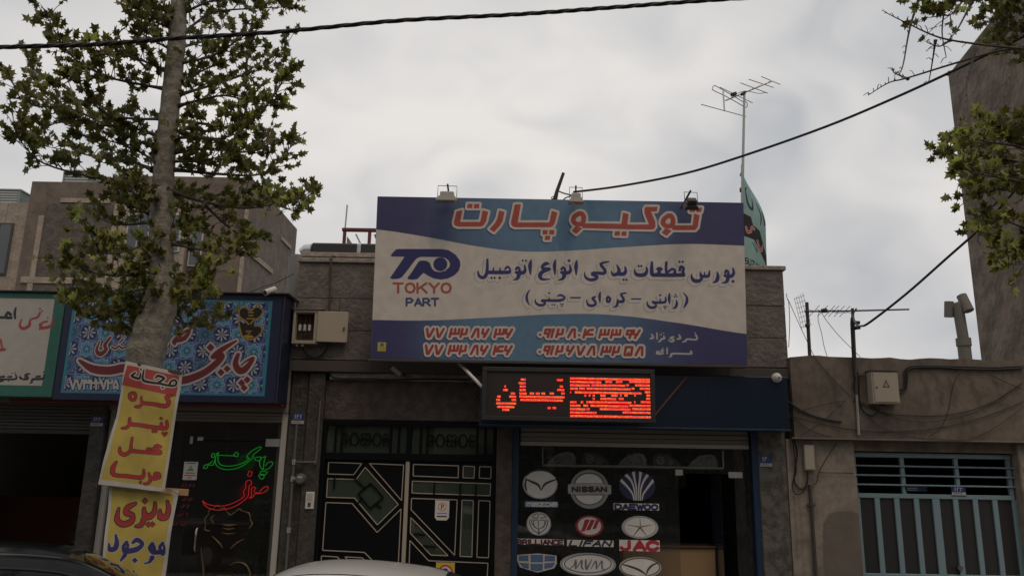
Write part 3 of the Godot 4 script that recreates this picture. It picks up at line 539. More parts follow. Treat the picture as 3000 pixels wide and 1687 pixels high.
# ---------------------------------------------------------------- the scene
func _ready() -> void:
	rng.seed = 11
	var cam := Camera3D.new()
	cam.name = "camera"
	add_child(cam)
	cam.position = Vector3(0, 2.0, 0)
	cam.basis = Basis(Vector3.RIGHT, deg_to_rad(13.0)) * Basis(Vector3.BACK, deg_to_rad(1.0))
	cam.fov = 39.75
	cam.near = 0.05
	cam.far = 600.0
	cam.current = true
	var env := Environment.new()
	env.background_mode = Environment.BG_SKY
	env.tonemap_mode = Environment.TONE_MAPPER_LINEAR
	env.tonemap_exposure = 1.0
	env.sdfgi_enabled = true
	env.ssao_enabled = true
	env.ssil_enabled = true
	var sky := Sky.new()
	var pan := PanoramaSkyMaterial.new()
	pan.panorama = cloud_cover()
	pan.energy_multiplier = 1.0
	sky.sky_material = pan
	env.sky = sky
	var we := WorldEnvironment.new()
	we.name = "overcast_sky"
	we.environment = env
	add_child(we)
	var sun := DirectionalLight3D.new()
	sun.name = "sun"
	sun.light_energy = 0.3
	sun.light_color = Color(1.0, 0.9, 0.78)
	sun.light_angular_distance = 20.0
	sun.shadow_enabled = true
	sun.rotation_degrees = Vector3(-62, 24, 0)
	add_child(sun)

	make_materials()
	ground()
	parts_shop()
	tea_house()
	left_shop()
	right_house()
	far_buildings()
	opposite_side()
	double_door()
	shop_front()
	big_sign()
	led_board()
	tea_sign()
	left_signboard()
	neon()
	tree_banners()
	small_fittings()
	roof_things()
	flag_and_aerials()
	cables()
	parked_cars()
	trees()

# soft broken cloud: brighter folds, thinner bluish places
func cloud_cover() -> ImageTexture:
	var w := 1280
	var h := 640
	var by := PackedByteArray()
	by.resize(w * h * 3)
	by.fill(150)
	var a := noise(1980, 1.5, 5)
	var c := noise(1985, 0.8, 4)
	for y in int(h * 0.56):
		var el := (0.5 - (y + 0.5) / h) * PI
		for x in w:
			var az := TAU * x / w
			var d := Vector3(sin(az) * cos(el), sin(el) * 1.5, -cos(az) * cos(el))
			var wv := c.get_noise_3dv(d * 1.3 + Vector3(3, 1, 7))
			var n := a.get_noise_3dv(d * 1.25 + Vector3(wv, wv * 0.5, -wv) * 0.8)
			var t := clampf(0.60 + n * 1.0 + wv * 0.3, 0.0, 1.0)
			var col := Color(0.485, 0.50, 0.525).lerp(Color(0.80, 0.77, 0.745), t)
			col = col.linear_to_srgb()
			var i := (y * w + x) * 3
			by[i] = int(col.r * 255.0)
			by[i + 1] = int(col.g * 255.0)
			by[i + 2] = int(col.b * 255.0)
	return ImageTexture.create_from_image(Image.create_from_data(w, h, false, Image.FORMAT_RGB8, by))

func make_materials() -> void:
	stone("granite", lin(0.205, 0.175, 0.155), 0.18, 0.45, 1.4, 0.22, 21, 0.7)
	stone("granite_brown", lin(0.105, 0.078, 0.068), 0.3, 0.4, 1.1, 0.25, 33, 0.65)
	stone("granite_shaded", lin(0.062, 0.054, 0.047), 0.3, 0.4, 1.1, 0.25, 35, 0.6)  # granite with the deep shade around the tea house put into its colour
	stone("cement", lin(0.125, 0.113, 0.10), 0.35, 0.3, 0.9, 0.2, 37)
	stone("panel_render", lin(0.125, 0.103, 0.088), 0.22, 0.35, 1.6, 0.25, 39)
	stone("coping", lin(0.36, 0.31, 0.27), 0.15, 0.25, 0.8, 0.2, 41)
	stone("stucco", lin(0.26, 0.205, 0.16), 0.28, 0.22, 2.3, 0.16, 51)
	stone("stucco_pale", lin(0.31, 0.255, 0.205), 0.24, 0.2, 1.5, 0.14, 61)
	stone("render_dark", lin(0.175, 0.138, 0.112), 0.16, 0.3, 3.1, 0.3, 71)
	stone("render_tower", lin(0.17, 0.13, 0.10), 0.34, 0.25, 3.6, 0.3, 81)
	stone("strip", lin(0.34, 0.28, 0.225), 0.12, 0.15, 2.0, 0.3, 91)
	stone("render_beige", lin(0.32, 0.265, 0.215), 0.12, 0.15, 2.0, 0.3, 95)
	stone("concrete", lin(0.30, 0.285, 0.27), 0.25, 0.25, 1.2, 0.2, 97)
	stone("asphalt", lin(0.05, 0.05, 0.05), 0.2, 0.35, 3.0, 0.2, 101)
	stone("paving", lin(0.24, 0.225, 0.205), 0.2, 0.2, 2.0, 0.3, 103)
	stone("bark", lin(0.285, 0.26, 0.22), 0.36, 0.25, 0.55, 0.12, 107)
	stone("twig", lin(0.10, 0.08, 0.065), 0.3, 0.2, 0.3, 0.1, 109)
	M.bark.normal_scale = 1.1
	for k in ["stucco", "stucco_pale", "render_dark"]:
		# rain has drawn the stains downwards
		M[k].normal_scale = 0.28
		M[k].uv1_scale = M[k].uv1_scale * Vector3(1.1, 0.75, 1.1)
	mat("drip_metal", lin(0.15, 0.13, 0.11), 0.7)
	mat("flue_grey", lin(0.15, 0.135, 0.12), 0.85)
	mat("black_steel", lin(0.005, 0.0055, 0.007), 0.42, 0.0).metallic_specular = 0.28
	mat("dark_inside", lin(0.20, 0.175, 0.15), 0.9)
	mat("inside_wall", lin(0.26, 0.235, 0.2), 0.9)
	mat("navy_paint", lin(0.004, 0.013, 0.03), 0.35)
	mat("navy_frame", lin(0.012, 0.016, 0.04), 0.4)
	mat("blue_paint", lin(0.012, 0.032, 0.07), 0.4)
	mat("gate_blue", lin(0.185, 0.265, 0.30), 0.5)
	mat("gate_panel", lin(0.022, 0.021, 0.021), 0.5)
	mat("cyan_strip", lin(0.03, 0.25, 0.32), 0.5)
	mat("green_frame", lin(0.02, 0.13, 0.10), 0.5)
	mat("red_steel", lin(0.10, 0.022, 0.02), 0.6)
	mat("red_paint", lin(0.13, 0.012, 0.014), 0.55)
	mat("white_paint", lin(0.55, 0.53, 0.5), 0.5)
	mat("dull_white", lin(0.40, 0.38, 0.35), 0.6)
	mat("shutter_grey", lin(0.22, 0.205, 0.19), 0.5, 0.3)
	mat("shutter_dark", lin(0.09, 0.085, 0.08), 0.55, 0.3)
	mat("box_grey", lin(0.38, 0.33, 0.26), 0.55)
	mat("box_inside", lin(0.07, 0.055, 0.045), 0.8)
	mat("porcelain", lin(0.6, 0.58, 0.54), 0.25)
	mat("cable_black", lin(0.012, 0.012, 0.013), 0.6)
	mat("cable_grey", lin(0.10, 0.095, 0.09), 0.7)
	mat("galvanised", lin(0.36, 0.36, 0.35), 0.45, 0.6)
	mat("aluminium", lin(0.55, 0.52, 0.48), 0.4, 0.7)
	mat("old_iron", lin(0.06, 0.05, 0.045), 0.75)
	mat("trim_beige", lin(0.36, 0.31, 0.25), 0.45)
	mat("wood", lin(0.40, 0.245, 0.125), 0.5)
	mat("wood_dark", lin(0.11, 0.055, 0.03), 0.6)
	mat("gold", lin(0.15, 0.105, 0.05), 0.4, 0.4)
	mat("tank_black", lin(0.022, 0.02, 0.02), 0.5)
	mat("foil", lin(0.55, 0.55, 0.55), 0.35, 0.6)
	mat("teal_cooler", lin(0.17, 0.22, 0.22), 0.6)
	mat("rubber", lin(0.015, 0.015, 0.015), 0.8)
	mat("chrome", lin(0.6, 0.6, 0.6), 0.15, 1.0)
	var cw := mat("car_white", lin(0.47, 0.47, 0.455), 0.35)
	cw.clearcoat_enabled = true
	cw.clearcoat = 0.8
	cw.clearcoat_roughness = 0.1
	var ck := mat("car_black", lin(0.006, 0.0065, 0.0075), 0.14)
	ck.metallic_specular = 0.35
	glass("pane", lin(0.03, 0.035, 0.035), 0.16)
	glass("green_pane", lin(0.055, 0.075, 0.056), 0.75)
	glass("car_glass", lin(0.01, 0.013, 0.013), 0.85)
	M.car_glass.metallic_specular = 0.3
	glass("far_glass", lin(0.05, 0.06, 0.07), 0.85)
	glass("lamp_glass", lin(0.5, 0.5, 0.5), 0.07)

func glass(key: String, c: Color, a: float) -> void:
	var m := mat(key, Color(c.r, c.g, c.b, a), 0.03)
	m.transparency = BaseMaterial3D.TRANSPARENCY_ALPHA
	m.metallic_specular = 0.6

# ---------------------------------------------------------------- ground
func ground() -> void:
	tag(solid(Vector3(-250, -0.3, -250), Vector3(250, -0.02, 250), "ground", M.asphalt), "", "", "", "structure")
	tag(solid(Vector3(-60, -0.019, -7.2), Vector3(60, 0.0, 6.5), "road", M.asphalt), "", "", "", "structure")
	tag(solid(Vector3(-60, -0.018, -11.3), Vector3(60, 0.12, -7.35), "pavement", M.paving), "", "", "", "structure")
	tag(solid(Vector3(-60, -0.017, -7.35), Vector3(60, 0.135, -7.2), "kerb", M.concrete, null, 0.015), "", "", "", "structure")
	tag(solid(Vector3(-60, -0.018, 6.5), Vector3(60, 0.12, 9.0), "pavement_opposite", M.paving), "", "", "", "structure")

# ---------------------------------------------------------------- the parts shop's building
func parts_shop() -> void:
	var t := thing("shop_building", "one storey shop building faced with speckled grey granite under the big blue sign", "building", Vector3(0.4, 0.12, -14))
	solid(Vector3(-3.02, 3.45, -11.22), Vector3(3.84, 4.86, -11.03), "parapet_wall", M.concrete, t)
	solid(Vector3(3.62, 0.12, -18), Vector3(3.84, 4.86, -11.22), "side_wall", M.concrete, t)
	solid(Vector3(-3.02, 0.12, -18), Vector3(-2.82, 4.86, -11.22), "side_wall", M.concrete, t)
	solid(Vector3(-2.82, 0.12, -18), Vector3(3.62, 4.5, -17.8), "back_wall", M.concrete, t)
	solid(Vector3(-2.82, 3.6, -17.8), Vector3(3.62, 3.85, -11.22), "roof_slab", M.concrete, t)
	# facing: rows of granite slabs with open joints
	var ys := [3.47, 3.885, 4.345, 4.86]
	for r in 3:
		var x := -3.045
		var k := 0
		while x < 3.85:
			var wd: float = [1.28, 1.22, 1.35][(k + r * 2) % 3]
			if r == 1 and k == 0:
				wd = 0.62
			if x < 3.05 and x + wd > 3.05:
				wd = 3.05 - x
			var x1 := minf(x + wd, 3.865)
			if 3.865 - x1 < 0.15:
				x1 = 3.865
			solid(Vector3(x + 0.004, ys[r] + 0.004, -11.03), Vector3(x1 - 0.004, ys[r + 1] - 0.004, -10.995 - rng.randf() * 0.005), "granite_slab", M.granite, t, 0.004)
			x = x1
			k += 1
	for r in 3:
		for k in 3:
			solid(Vector3(3.84, ys[r] + 0.004, -11.0 - 1.2 * (k + 1) + 0.008), Vector3(3.866, ys[r + 1] - 0.004, -11.0 - 1.2 * k - 0.04), "granite_slab", M.granite, t, 0.004)
	solid(Vector3(-3.06, 4.862, -11.26), Vector3(3.90, 4.925, -10.965), "coping", M.coping, t, 0.008)
	# underside and beams above the doors
	solid(Vector3(-3.02, 3.30, -11.10), Vector3(3.84, 3.449, -10.93), "steel_beam", M.old_iron, t, 0.006)
	solid(Vector3(-2.50, 3.20, -11.14), Vector3(-0.40, 3.298, -10.985), "plaster_band", M.concrete, t, 0.01)
	solid(Vector3(-2.55, 2.66, -11.16), Vector3(-0.18, 3.20, -11.05), "lintel_panel", M.granite_brown, t, 0.005)
	solid(Vector3(-0.18, 2.66, -11.16), Vector3(3.62, 3.298, -11.05), "lintel_panel", M.granite_brown, t)
	solid(Vector3(-3.02, 0.12, -11.22), Vector3(-2.78, 3.298, -11.02), "pillar", M.granite_shaded, t, 0.01)
	solid(Vector3(-2.778, 0.12, -11.22), Vector3(-2.552, 3.298, -10.985), "pillar", M.granite_shaded, t, 0.012)
	solid(Vector3(-0.17, 0.12, -11.22), Vector3(0.045, 2.655, -10.99), "pillar", M.granite_brown, t, 0.012)
	solid(Vector3(3.37, 0.12, -11.22), Vector3(3.75, 3.298, -10.985), "pillar", M.cement, t, 0.012)
	# rooms behind the door and the window
	solid(Vector3(-0.16, 0.12, -17.8), Vector3(-0.02, 3.6, -11.22), "inner_wall", M.inside_wall, t)
	solid(Vector3(-2.82, 0.121, -17.8), Vector3(3.62, 0.16, -11.0), "floor", M.paving, t)
	solid(Vector3(-2.82, 2.85, -17.8), Vector3(3.62, 2.9, -11.22), "ceiling", M.inside_wall, t)

func tea_house() -> void:
	var t := thing("tea_house", "low dark tea house with a glass front under the blue tiled sign", "building", Vector3(-4.3, 0.12, -14))
	solid(Vector3(-5.70, 0.12, -16), Vector3(-5.50, 4.2, -11.15), "side_wall", M.inside_wall, t)
	solid(Vector3(-3.22, 0.12, -16), Vector3(-3.04, 4.2, -11.25), "side_wall", M.inside_wall, t)
	solid(Vector3(-5.5, 0.12, -16), Vector3(-3.22, 4.2, -15.8), "back_wall", M.wood_dark, t)
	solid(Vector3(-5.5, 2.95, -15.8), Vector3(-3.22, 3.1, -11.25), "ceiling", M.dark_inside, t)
	solid(Vector3(-5.5, 0.121, -15.8), Vector3(-3.22, 0.16, -11.0), "floor", M.paving, t)
	solid(Vector3(-5.70, 4.0, -16), Vector3(-3.04, 4.2, -11.0), "roof", M.concrete, t)
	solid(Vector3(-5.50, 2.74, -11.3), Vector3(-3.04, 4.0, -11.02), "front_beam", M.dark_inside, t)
	solid(Vector3(-6.72, 2.80, -11.0), Vector3(-3.06, 2.88, -10.75), "red_rail", M.red_paint, t, 0.008)
	# pillar between the two shop openings
	solid(Vector3(-5.70, 0.12, -11.14), Vector3(-5.50, 2.95, -10.98), "pillar", M.granite_shaded, t, 0.01)
	# glass front
	var g := thing("glass_shop_front", "dark glass tea house front between two pale posts", "shop front", Vector3(-4.3, 0.12, -11.15))
	solid(Vector3(-5.49, 0.125, -11.17), Vector3(-5.42, 2.74, -11.07), "post", M.dull_white, g, 0.006)
	solid(Vector3(-3.125, 0.125, -11.17), Vector3(-3.045, 2.80, -11.05), "post", M.dull_white, g, 0.006)
	var sh := solid(Vector3(-5.42, 2.60, -11.2), Vector3(-3.125, 2.735, -11.08), "shutter_box", M.shutter_dark, g, 0.01)
	for k in 3:
		solid(Vector3(-5.41, 2.605 + k * 0.043, -11.08), Vector3(-3.13, 2.643 + k * 0.043, -11.066), "slat", M.shutter_grey, sh, 0.004)
	solid(Vector3(-5.42, 0.125, -11.14), Vector3(-4.46, 2.60, -11.13), "pane", M.pane, g)
	solid(Vector3(-4.455, 0.125, -11.14), Vector3(-3.125, 2.345, -11.13), "pane", M.pane, g)
	solid(Vector3(-4.455, 2.355, -11.14), Vector3(-3.125, 2.60, -11.13), "pane", M.pane, g)
	solid(Vector3(-3.34, 2.28, -11.128), Vector3(-3.13, 2.385, -11.11), "door_patch", M.dull_white, g, 0.004)
	solid(Vector3(-4.38, 2.30, -11.128), Vector3(-4.34, 2.40, -11.11), "door_patch", M.dull_white, g, 0.004)
	solid(Vector3(-4.28, 2.345, -11.128), Vector3(-4.20, 2.395, -11.11), "door_patch", M.dull_white, g, 0.004)
	put(MB.new().tube(curve([Vector3(-4.15, 0.90, -11.128), Vector3(-4.15, 0.92, -11.08), Vector3(-4.15, 1.05, -11.07), Vector3(-4.15, 1.18, -11.08), Vector3(-4.15, 1.2, -11.128)]), [0.013], 8), "handle", M.chrome, g)
	# paper notice on the glass
	var nc := Canvas.new(0.19, 0.24, 400.0)
	nc.fill(Color(0.6, 0.6, 0.58))
	nc.fill_m(Color(0.08, 0.09, 0.2), 0.03, 0.014, 0.16, 0.026)
	nc.reset()
	nc.poly([50, 120, 95, 45, 140, 120], 2.0)
	nc.ink(Color(0.1, 0.3, 0.12))
	nc.reset()
	nc.poly([68, 105, 98, 62, 118, 82], 2.0)
	nc.ink(Color(0.6, 0.45, 0.05))
	nc.fill_m(Color(0.1, 0.12, 0.1), 0.03, 0.145, 0.16, 0.155)
	nc.fill_m(Color(0.5, 0.04, 0.05), 0.02, 0.175, 0.17, 0.19)
	nc.fill_m(Color(0.5, 0.04, 0.05), 0.06, 0.205, 0.12, 0.218)
	put(MB.new().plate(PackedVector2Array([Vector2(-4.43, 2.06), Vector2(-4.24, 2.06), Vector2(-4.24, 1.82), Vector2(-4.43, 1.82)]), -11.1285, -11.127, Transform3D.IDENTITY, Vector3(-4.43, 2.06, 1.0)), "notice", scaled(printed("notice_print", nc), 0.19, 0.24), g)
	# opening hours and the gold water pipe drawn on the glass
	var hours := MB.new()
	for r in [[1.74, [[-4.44, -4.40], [-4.39, -4.36], [-4.35, -4.30], [-4.29, -4.25]]], [1.56, [[-4.41, -4.34], [-4.33, -4.26]]], [1.47, [[-4.41, -4.35], [-4.34, -4.30]]], [1.36, [[-4.46, -4.36], [-4.33, -4.31]]], [1.24, [[-4.50, -4.47], [-4.46, -4.43], [-4.39, -4.30]]]]:
		for q in r[1]:
			var mid: float = (q[0] + q[1]) * 0.5
			hours.tube(curve([Vector3(q[0], r[0], -11.126), Vector3(mid, r[0] - 0.012, -11.126), Vector3(q[1], r[0] + 0.022, -11.126)], 3), [0.0065], 4)
			hours.tube([Vector3(mid, r[0] - 0.012, -11.126), Vector3(mid + 0.006, r[0] + 0.035, -11.126)], [0.006], 4)
	var red_ink := mat("red_lettering", lin(0.22, 0.02, 0.025), 0.6)
	put(hours, "red_lettering", red_ink, g)
	var pipe := MB.new()
	var at := func(x: float, y: float) -> Vector3: return Vector3(-3.74 + x, 1.35 + y, -11.126)
	for path in [[[-0.04, 0.05], [-0.08, 0.11], [-0.13, 0.09]], [[-0.13, 0.10], [-0.18, 0.14], [-0.23, 0.10]], [[-0.22, 0.10], [-0.28, 0.08], [-0.29, 0.02]], [[-0.28, 0.03], [-0.33, -0.04], [-0.31, -0.11]], [[-0.31, -0.10], [-0.32, -0.17], [-0.25, -0.19]], [[-0.2, 0.02], [-0.25, -0.03], [-0.2, -0.1]], [[0.06, 0.05], [0.11, 0.1], [0.17, 0.07]], [[0.17, 0.07], [0.25, 0.05], [0.28, -0.02]], [[0.27, -0.02], [0.31, -0.09], [0.27, -0.15]], [[-0.04, 0.06], [0.01, 0.02], [0.06, 0.06]], [[-0.22, -0.25], [-0.12, -0.33], [-0.06, -0.4]], [[0.22, -0.28], [0.12, -0.34], [0.05, -0.41]], [[-0.35, -0.4], [-0.30, -0.6], [-0.25, -0.85], [-0.15, -0.98]], [[0.05, -0.62], [0.16, -0.58], [0.28, -0.62], [0.34, -0.75], [0.28, -0.92], [0.1, -1.0]]]:
		var q := []
		for p in path:
			q.append(at.call(p[0], p[1]))
		q = curve(q, 4)
		var rr := []
		for i in q.size():
			rr.append(0.003 + 0.010 * sin(PI * i / q.size()))
		pipe.tube(q, rr, 5)
	for e in [[-0.10, 0.10, -0.10, 0.022], [-0.08, 0.08, -0.15, 0.014], [-0.09, 0.09, -0.21, 0.012], [-0.1, 0.1, -0.75, 0.018], [-0.12, 0.12, -0.95, 0.016]]:
		pipe.tube([at.call(e[0], e[2]), at.call(0, e[2] - 0.015), at.call(e[1], e[2])], [0.004, e[3], 0.004], 5)
	put(pipe, "gold_water_pipe", M.gold, g)
	# a counter and benches inside, barely seen
	var ct := thing("counter", "dark wooden counter standing inside the tea house", "counter", Vector3(-4.3, 0.16, -13.5))
	solid(Vector3(-5.2, 0.16, -13.8), Vector3(-3.5, 1.1, -13.3), "body", M.wood_dark, ct, 0.01)
	solid(Vector3(-5.25, 1.1, -13.85), Vector3(-3.45, 1.15, -13.25), "top", M.wood, ct, 0.01)
	conifer(Vector3(-3.42, 0.16, -11.45), 1.55, 0.3, "potted conifer added behind the tea house glass to imitate a reflection by the right post")  # added plant, stands in for a conifer mirrored in the pane

func scaled(m: StandardMaterial3D, wm: float, hm: float) -> StandardMaterial3D:
	m.uv1_scale = Vector3(1.0 / wm, 1.0 / hm, 1)
	return m

func conifer(at: Vector3, h: float, r: float, label: String) -> void:
	var t := thing("potted_conifer", label, "plant", at, "potted conifers by the tea house")
	put(MB.new().tube([at, at + Vector3(0, 0.02, 0), at + Vector3(0, 0.3, 0)], [r * 0.5, r * 0.55, r * 0.75], 14), "pot", M.wood_dark, t)
	put(MB.new().tube([at + Vector3(0, 0.25, 0), at + Vector3(0, h, 0)], [0.03, 0.006], 6), "stem", M.twig, t)
	var m: Material = mat("conifer_needles", lin(0.035, 0.055, 0.022), 0.85) if not M.has("conifer_needles") else M.conifer_needles
	var b := MB.new()
	for i in 1500:
		var u := rng.randf()
		var y := 0.3 + (h - 0.3) * u
		var rad := r * (1.05 - u) * sqrt(rng.randf())
		var a := rng.randf() * TAU
		var d := Vector3(cos(a), 0.25 + rng.randf() * 0.8, sin(a)).normalized()
		var p := at + Vector3(cos(a) * rad, y, sin(a) * rad)
		var s := d.cross(Vector3(rng.randf() - 0.5, rng.randf() - 0.5, rng.randf() - 0.5)).normalized() * 0.012
		b.tri(p - s, p + s, p + d * (0.07 + rng.randf() * 0.06), Vector3.UP)
	tag(put(b, "needles", m, t), "", "", "", "stuff")

func left_shop() -> void:
	var t := thing("repair_shop", "open fronted dark repair shop beside the tea house under the green framed sign", "building", Vector3(-6.6, 0.12, -14))
	solid(Vector3(-9.2, 0.12, -17), Vector3(-9.0, 4.2, -11.0), "side_wall", M.inside_wall, t)
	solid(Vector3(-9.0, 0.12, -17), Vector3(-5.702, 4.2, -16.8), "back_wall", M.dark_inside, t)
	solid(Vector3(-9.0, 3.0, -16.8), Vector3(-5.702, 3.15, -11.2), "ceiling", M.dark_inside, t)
	solid(Vector3(-9.0, 0.121, -16.8), Vector3(-5.702, 0.16, -11.0), "floor", M.paving, t)
	solid(Vector3(-9.2, 4.0, -16.8), Vector3(-5.702, 4.2, -11.0), "roof", M.concrete, t)
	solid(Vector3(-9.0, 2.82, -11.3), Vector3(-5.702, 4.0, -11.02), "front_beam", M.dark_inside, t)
	solid(Vector3(-9.0, 0.16, -14.2), Vector3(-6.0, 1.45, -14.1), "red_board", M.red_steel, t)
	var s := thing("roller_shutter", "half raised grey roller shutter over the dark repair shop opening", "shutter", Vector3(-7.0, 2.4, -11.1))
	for k in 8:
		solid(Vector3(-8.98, 2.46 + k * 0.046, -11.12), Vector3(-5.74, 2.502 + k * 0.046, -11.095), "slat", M.shutter_dark, s, 0.008)
	solid(Vector3(-8.98, 2.40, -11.125), Vector3(-5.74, 2.457, -11.085), "bottom_rail", M.old_iron, s, 0.008)
	solid(Vector3(-5.74, 0.16, -11.14), Vector3(-5.702, 2.82, -11.05), "guide_rail", M.old_iron, s, 0.004)
	conifer(Vector3(-6.0, 0.16, -11.9), 1.5, 0.27, "potted conifer just inside the dark repair shop opening")

# ---------------------------------------------------------------- the low house on the right
func right_house() -> void:
	var t := thing("stucco_house", "low beige stucco house with stained parapet and blue metal gate", "building", Vector3(5.6, 0.12, -14))
	# parapet with an uneven hand-plastered top edge
	var top := PackedVector2Array()
	var n := noise(71, 0.5, 3)
	top.append(Vector2(12.0, 2.52))
	top.append(Vector2(3.845, 2.52))
	for k in 60:
		var x := 3.845 + (12.0 - 3.845) * k / 59.0
		top.append(Vector2(x, 3.615 + n.get_noise_1d(x * 3.0) * 0.035 + n.get_noise_1d(x * 14.0 + 50.0) * 0.012))
	# plaster of the parapet: patchy coats, rain drips that ran down from the top edge
	var pc := Canvas.new(8.2, 1.2, 150.0)
	var na := noise(15, 0.012, 4)
	var nb := noise(16, 0.06, 3)
	for y in pc.h:
		for x in pc.w:
			var k := 1.0 + na.get_noise_2d(x, y) * 0.42 + nb.get_noise_2d(x, y * 0.8) * 0.22
			var i := (y * pc.w + x) * 3
			pc.px[i] = 0.262 * k
			pc.px[i + 1] = 0.208 * k
			pc.px[i + 2] = 0.163 * k
	var dr := RandomNumberGenerator.new()
	dr.seed = 8
	for q in [[0.52, 0.25, 0.75, 0.02], [0.60, 0.45, 0.85, 0.03], [1.1, 0.1, 0.4, 0.02], [1.78, 0.12, 0.75, 0.035], [1.98, 0.3, 0.7, 0.03], [2.15, 0.35, 0.72, 0.02], [2.42, 0.08, 0.55, 0.035], [2.50, 0.4, 0.72, 0.03], [2.78, 0.3, 0.66, 0.03], [3.3, 0.1, 0.6, 0.03], [4.1, 0.2, 0.8, 0.04], [5.0, 0.1, 0.7, 0.03]]:
		pc.reset()
		var a := []
		for k in 7:
			a.append((q[0] + dr.randf_range(-0.03, 0.03) + k * 0.012) * 1000.0)
			a.append(lerpf(q[1], q[2], k / 6.0) * 1000.0)
			a.append(q[3] * 1000.0 * dr.randf_range(0.5, 1.2))
		pc.stroke(a, true, 8.0)
		pc.soak(Color(0.115, 0.092, 0.075), 7.0, dr.randf_range(0.35, 0.65))
	for k in 26:
		pc.reset()
		var x := dr.randf_range(0.1, 8.0) * 1000.0
		var y := dr.randf_range(0.05, 1.1) * 1000.0
		pc.stroke([x, y, dr.randf_range(8, 40), x + dr.randf_range(-60, 60), y + dr.randf_range(-40, 40), dr.randf_range(5, 30)], false, 6.0)
		pc.soak(Color(0.33, 0.28, 0.23) if k % 3 else Color(0.14, 0.115, 0.095), 6.0, dr.randf_range(0.15, 0.4))
	var pm := scaled(printed("parapet_plaster", pc, 0.92), 8.2, 1.2)
	pm.detail_enabled = true
	pm.detail_blend_mode = BaseMaterial3D.BLEND_MODE_MUL
	pm.detail_uv_layer = BaseMaterial3D.DETAIL_UV_2
	pm.uv2_triplanar = true
	pm.uv2_world_triplanar = true
	pm.uv2_scale = Vector3.ONE / 0.16
	pm.detail_albedo = M.stucco.detail_albedo
	put(MB.new().plate(top, -11.25, -10.88, Transform3D.IDENTITY, Vector3(3.84, 3.69, 1.0)), "parapet", pm, t)
	solid(Vector3(3.755, 0.12, -11.25), Vector3(4.68, 2.50, -10.983), "wall", M.stucco_pale, t, 0.015)
	# its street face: pale float coat over an older darker patch with a rounded outline
	var wc := Canvas.new(0.92, 2.36, 180.0)
	var nw := noise(25, 0.014, 4)
	for y in wc.h:
		for x in wc.w:
			var k := 1.0 + nw.get_noise_2d(x, y) * 0.4 + nb.get_noise_2d(x + 300, y) * 0.2
			var i := (y * wc.w + x) * 3
			wc.px[i] = 0.255 * k
			wc.px[i + 1] = 0.212 * k
			wc.px[i + 2] = 0.172 * k
	wc.reset()
	wc.poly([420, 2400, 400, 1500, 430, 1100, 520, 960, 680, 920, 930, 950, 930, 2400], 8.0)
	wc.soak(Color(0.115, 0.094, 0.077), 9.0, 0.75)
	for q in [[60, 60, 55, 1500, 22], [120, 300, 130, 2200, 16], [230, 1300, 250, 2300, 30], [330, 40, 320, 700, 14]]:
		wc.reset()
		wc.stroke([q[0], q[1], q[4], (q[0] + q[2]) * 0.5 + 12, (q[1] + q[3]) * 0.5, q[4] * 0.7, q[2], q[3], q[4]], true, 8.0)
		wc.soak(Color(0.12, 0.10, 0.085), 8.0, 0.5)
	var wm := scaled(printed("wall_plaster", wc, 0.92), 0.92, 2.36)
	put(MB.new().plate(PackedVector2Array([Vector2(3.758, 2.485), Vector2(4.668, 2.485), Vector2(4.668, 0.13), Vector2(3.758, 0.13)]), -10.982, -10.979, Transform3D.IDENTITY, Vector3(3.756, 2.488, 1.0)), "plaster_coat", wm, t)
	solid(Vector3(6.90, 0.12, -11.25), Vector3(12.0, 2.50, -10.98), "wall", M.stucco_pale, t, 0.015)
	solid(Vector3(4.681, 2.36, -11.25), Vector3(6.899, 2.50, -11.06), "lintel", M.stucco, t)
	solid(Vector3(3.80, 2.495, -10.979), Vector3(12.0, 2.517, -10.85), "drip_edge", M.drip_metal, t, 0.004)
	solid(Vector3(3.85, 0.12, -18), Vector3(4.05, 3.3, -11.25), "side_wall", M.concrete, t)
	solid(Vector3(11.8, 0.12, -18), Vector3(12.0, 3.3, -11.25), "side_wall", M.concrete, t)
	solid(Vector3(4.05, 0.12, -18), Vector3(11.8, 3.3, -17.8), "back_wall", M.concrete, t)
	solid(Vector3(4.05, 3.0, -17.8), Vector3(11.8, 3.25, -11.25), "roof", M.concrete, t)
	# gate
	var g := thing("metal_gate", "pale blue metal double gate with dark panels and open rails above", "gate", Vector3(5.8, 0.12, -11.15))
	var z0 := -11.19
	var z1 := -11.13
	solid(Vector3(4.70, 2.28, z0), Vector3(6.88, 2.345, z1), "top_rail", M.gate_blue, g, 0.006)
	solid(Vector3(4.70, 1.74, z0), Vector3(6.88, 1.80, z1), "middle_rail", M.gate_blue, g, 0.006)
	solid(Vector3(4.70, 0.70, z0), Vector3(6.88, 0.77, z1), "bottom_rail", M.gate_blue, g, 0.006)
	for x in [4.70, 5.36, 6.10, 6.82]:
		solid(Vector3(x, 1.80, z0 + 0.004), Vector3(x + 0.055, 2.28, z1 - 0.004), "upper_post", M.gate_blue, g, 0.005)
	for y in [2.165, 2.04, 1.915]:
		put(MB.new().tube([Vector3(4.69, y, z1 + 0.012), Vector3(6.90, y, z1 + 0.012)], [0.012], 8), "cross_rail", M.gate_blue, g)
	for k in 9:
		var x := 4.70 + 0.2665 * k
		var wd := 0.07 if k != 4 else 0.1
		solid(Vector3(x - (0.016 if k == 4 else 0.0), 0.13, z0 + 0.002), Vector3(x + wd - (0.016 if k == 4 else 0.0), 1.74, z1 - 0.002), "upright", M.gate_blue, g, 0.005)
		if k < 8:
			solid(Vector3(x + 0.05, 0.13, -11.168), Vector3(x + 0.275, 1.745, -11.158), "panel", M.gate_panel, g)
	put(MB.new().disc(Vector3(6.02, 0.86, -11.14), Vector3.BACK, 0.035, 0.04, 14), "lock", M.chrome, g)
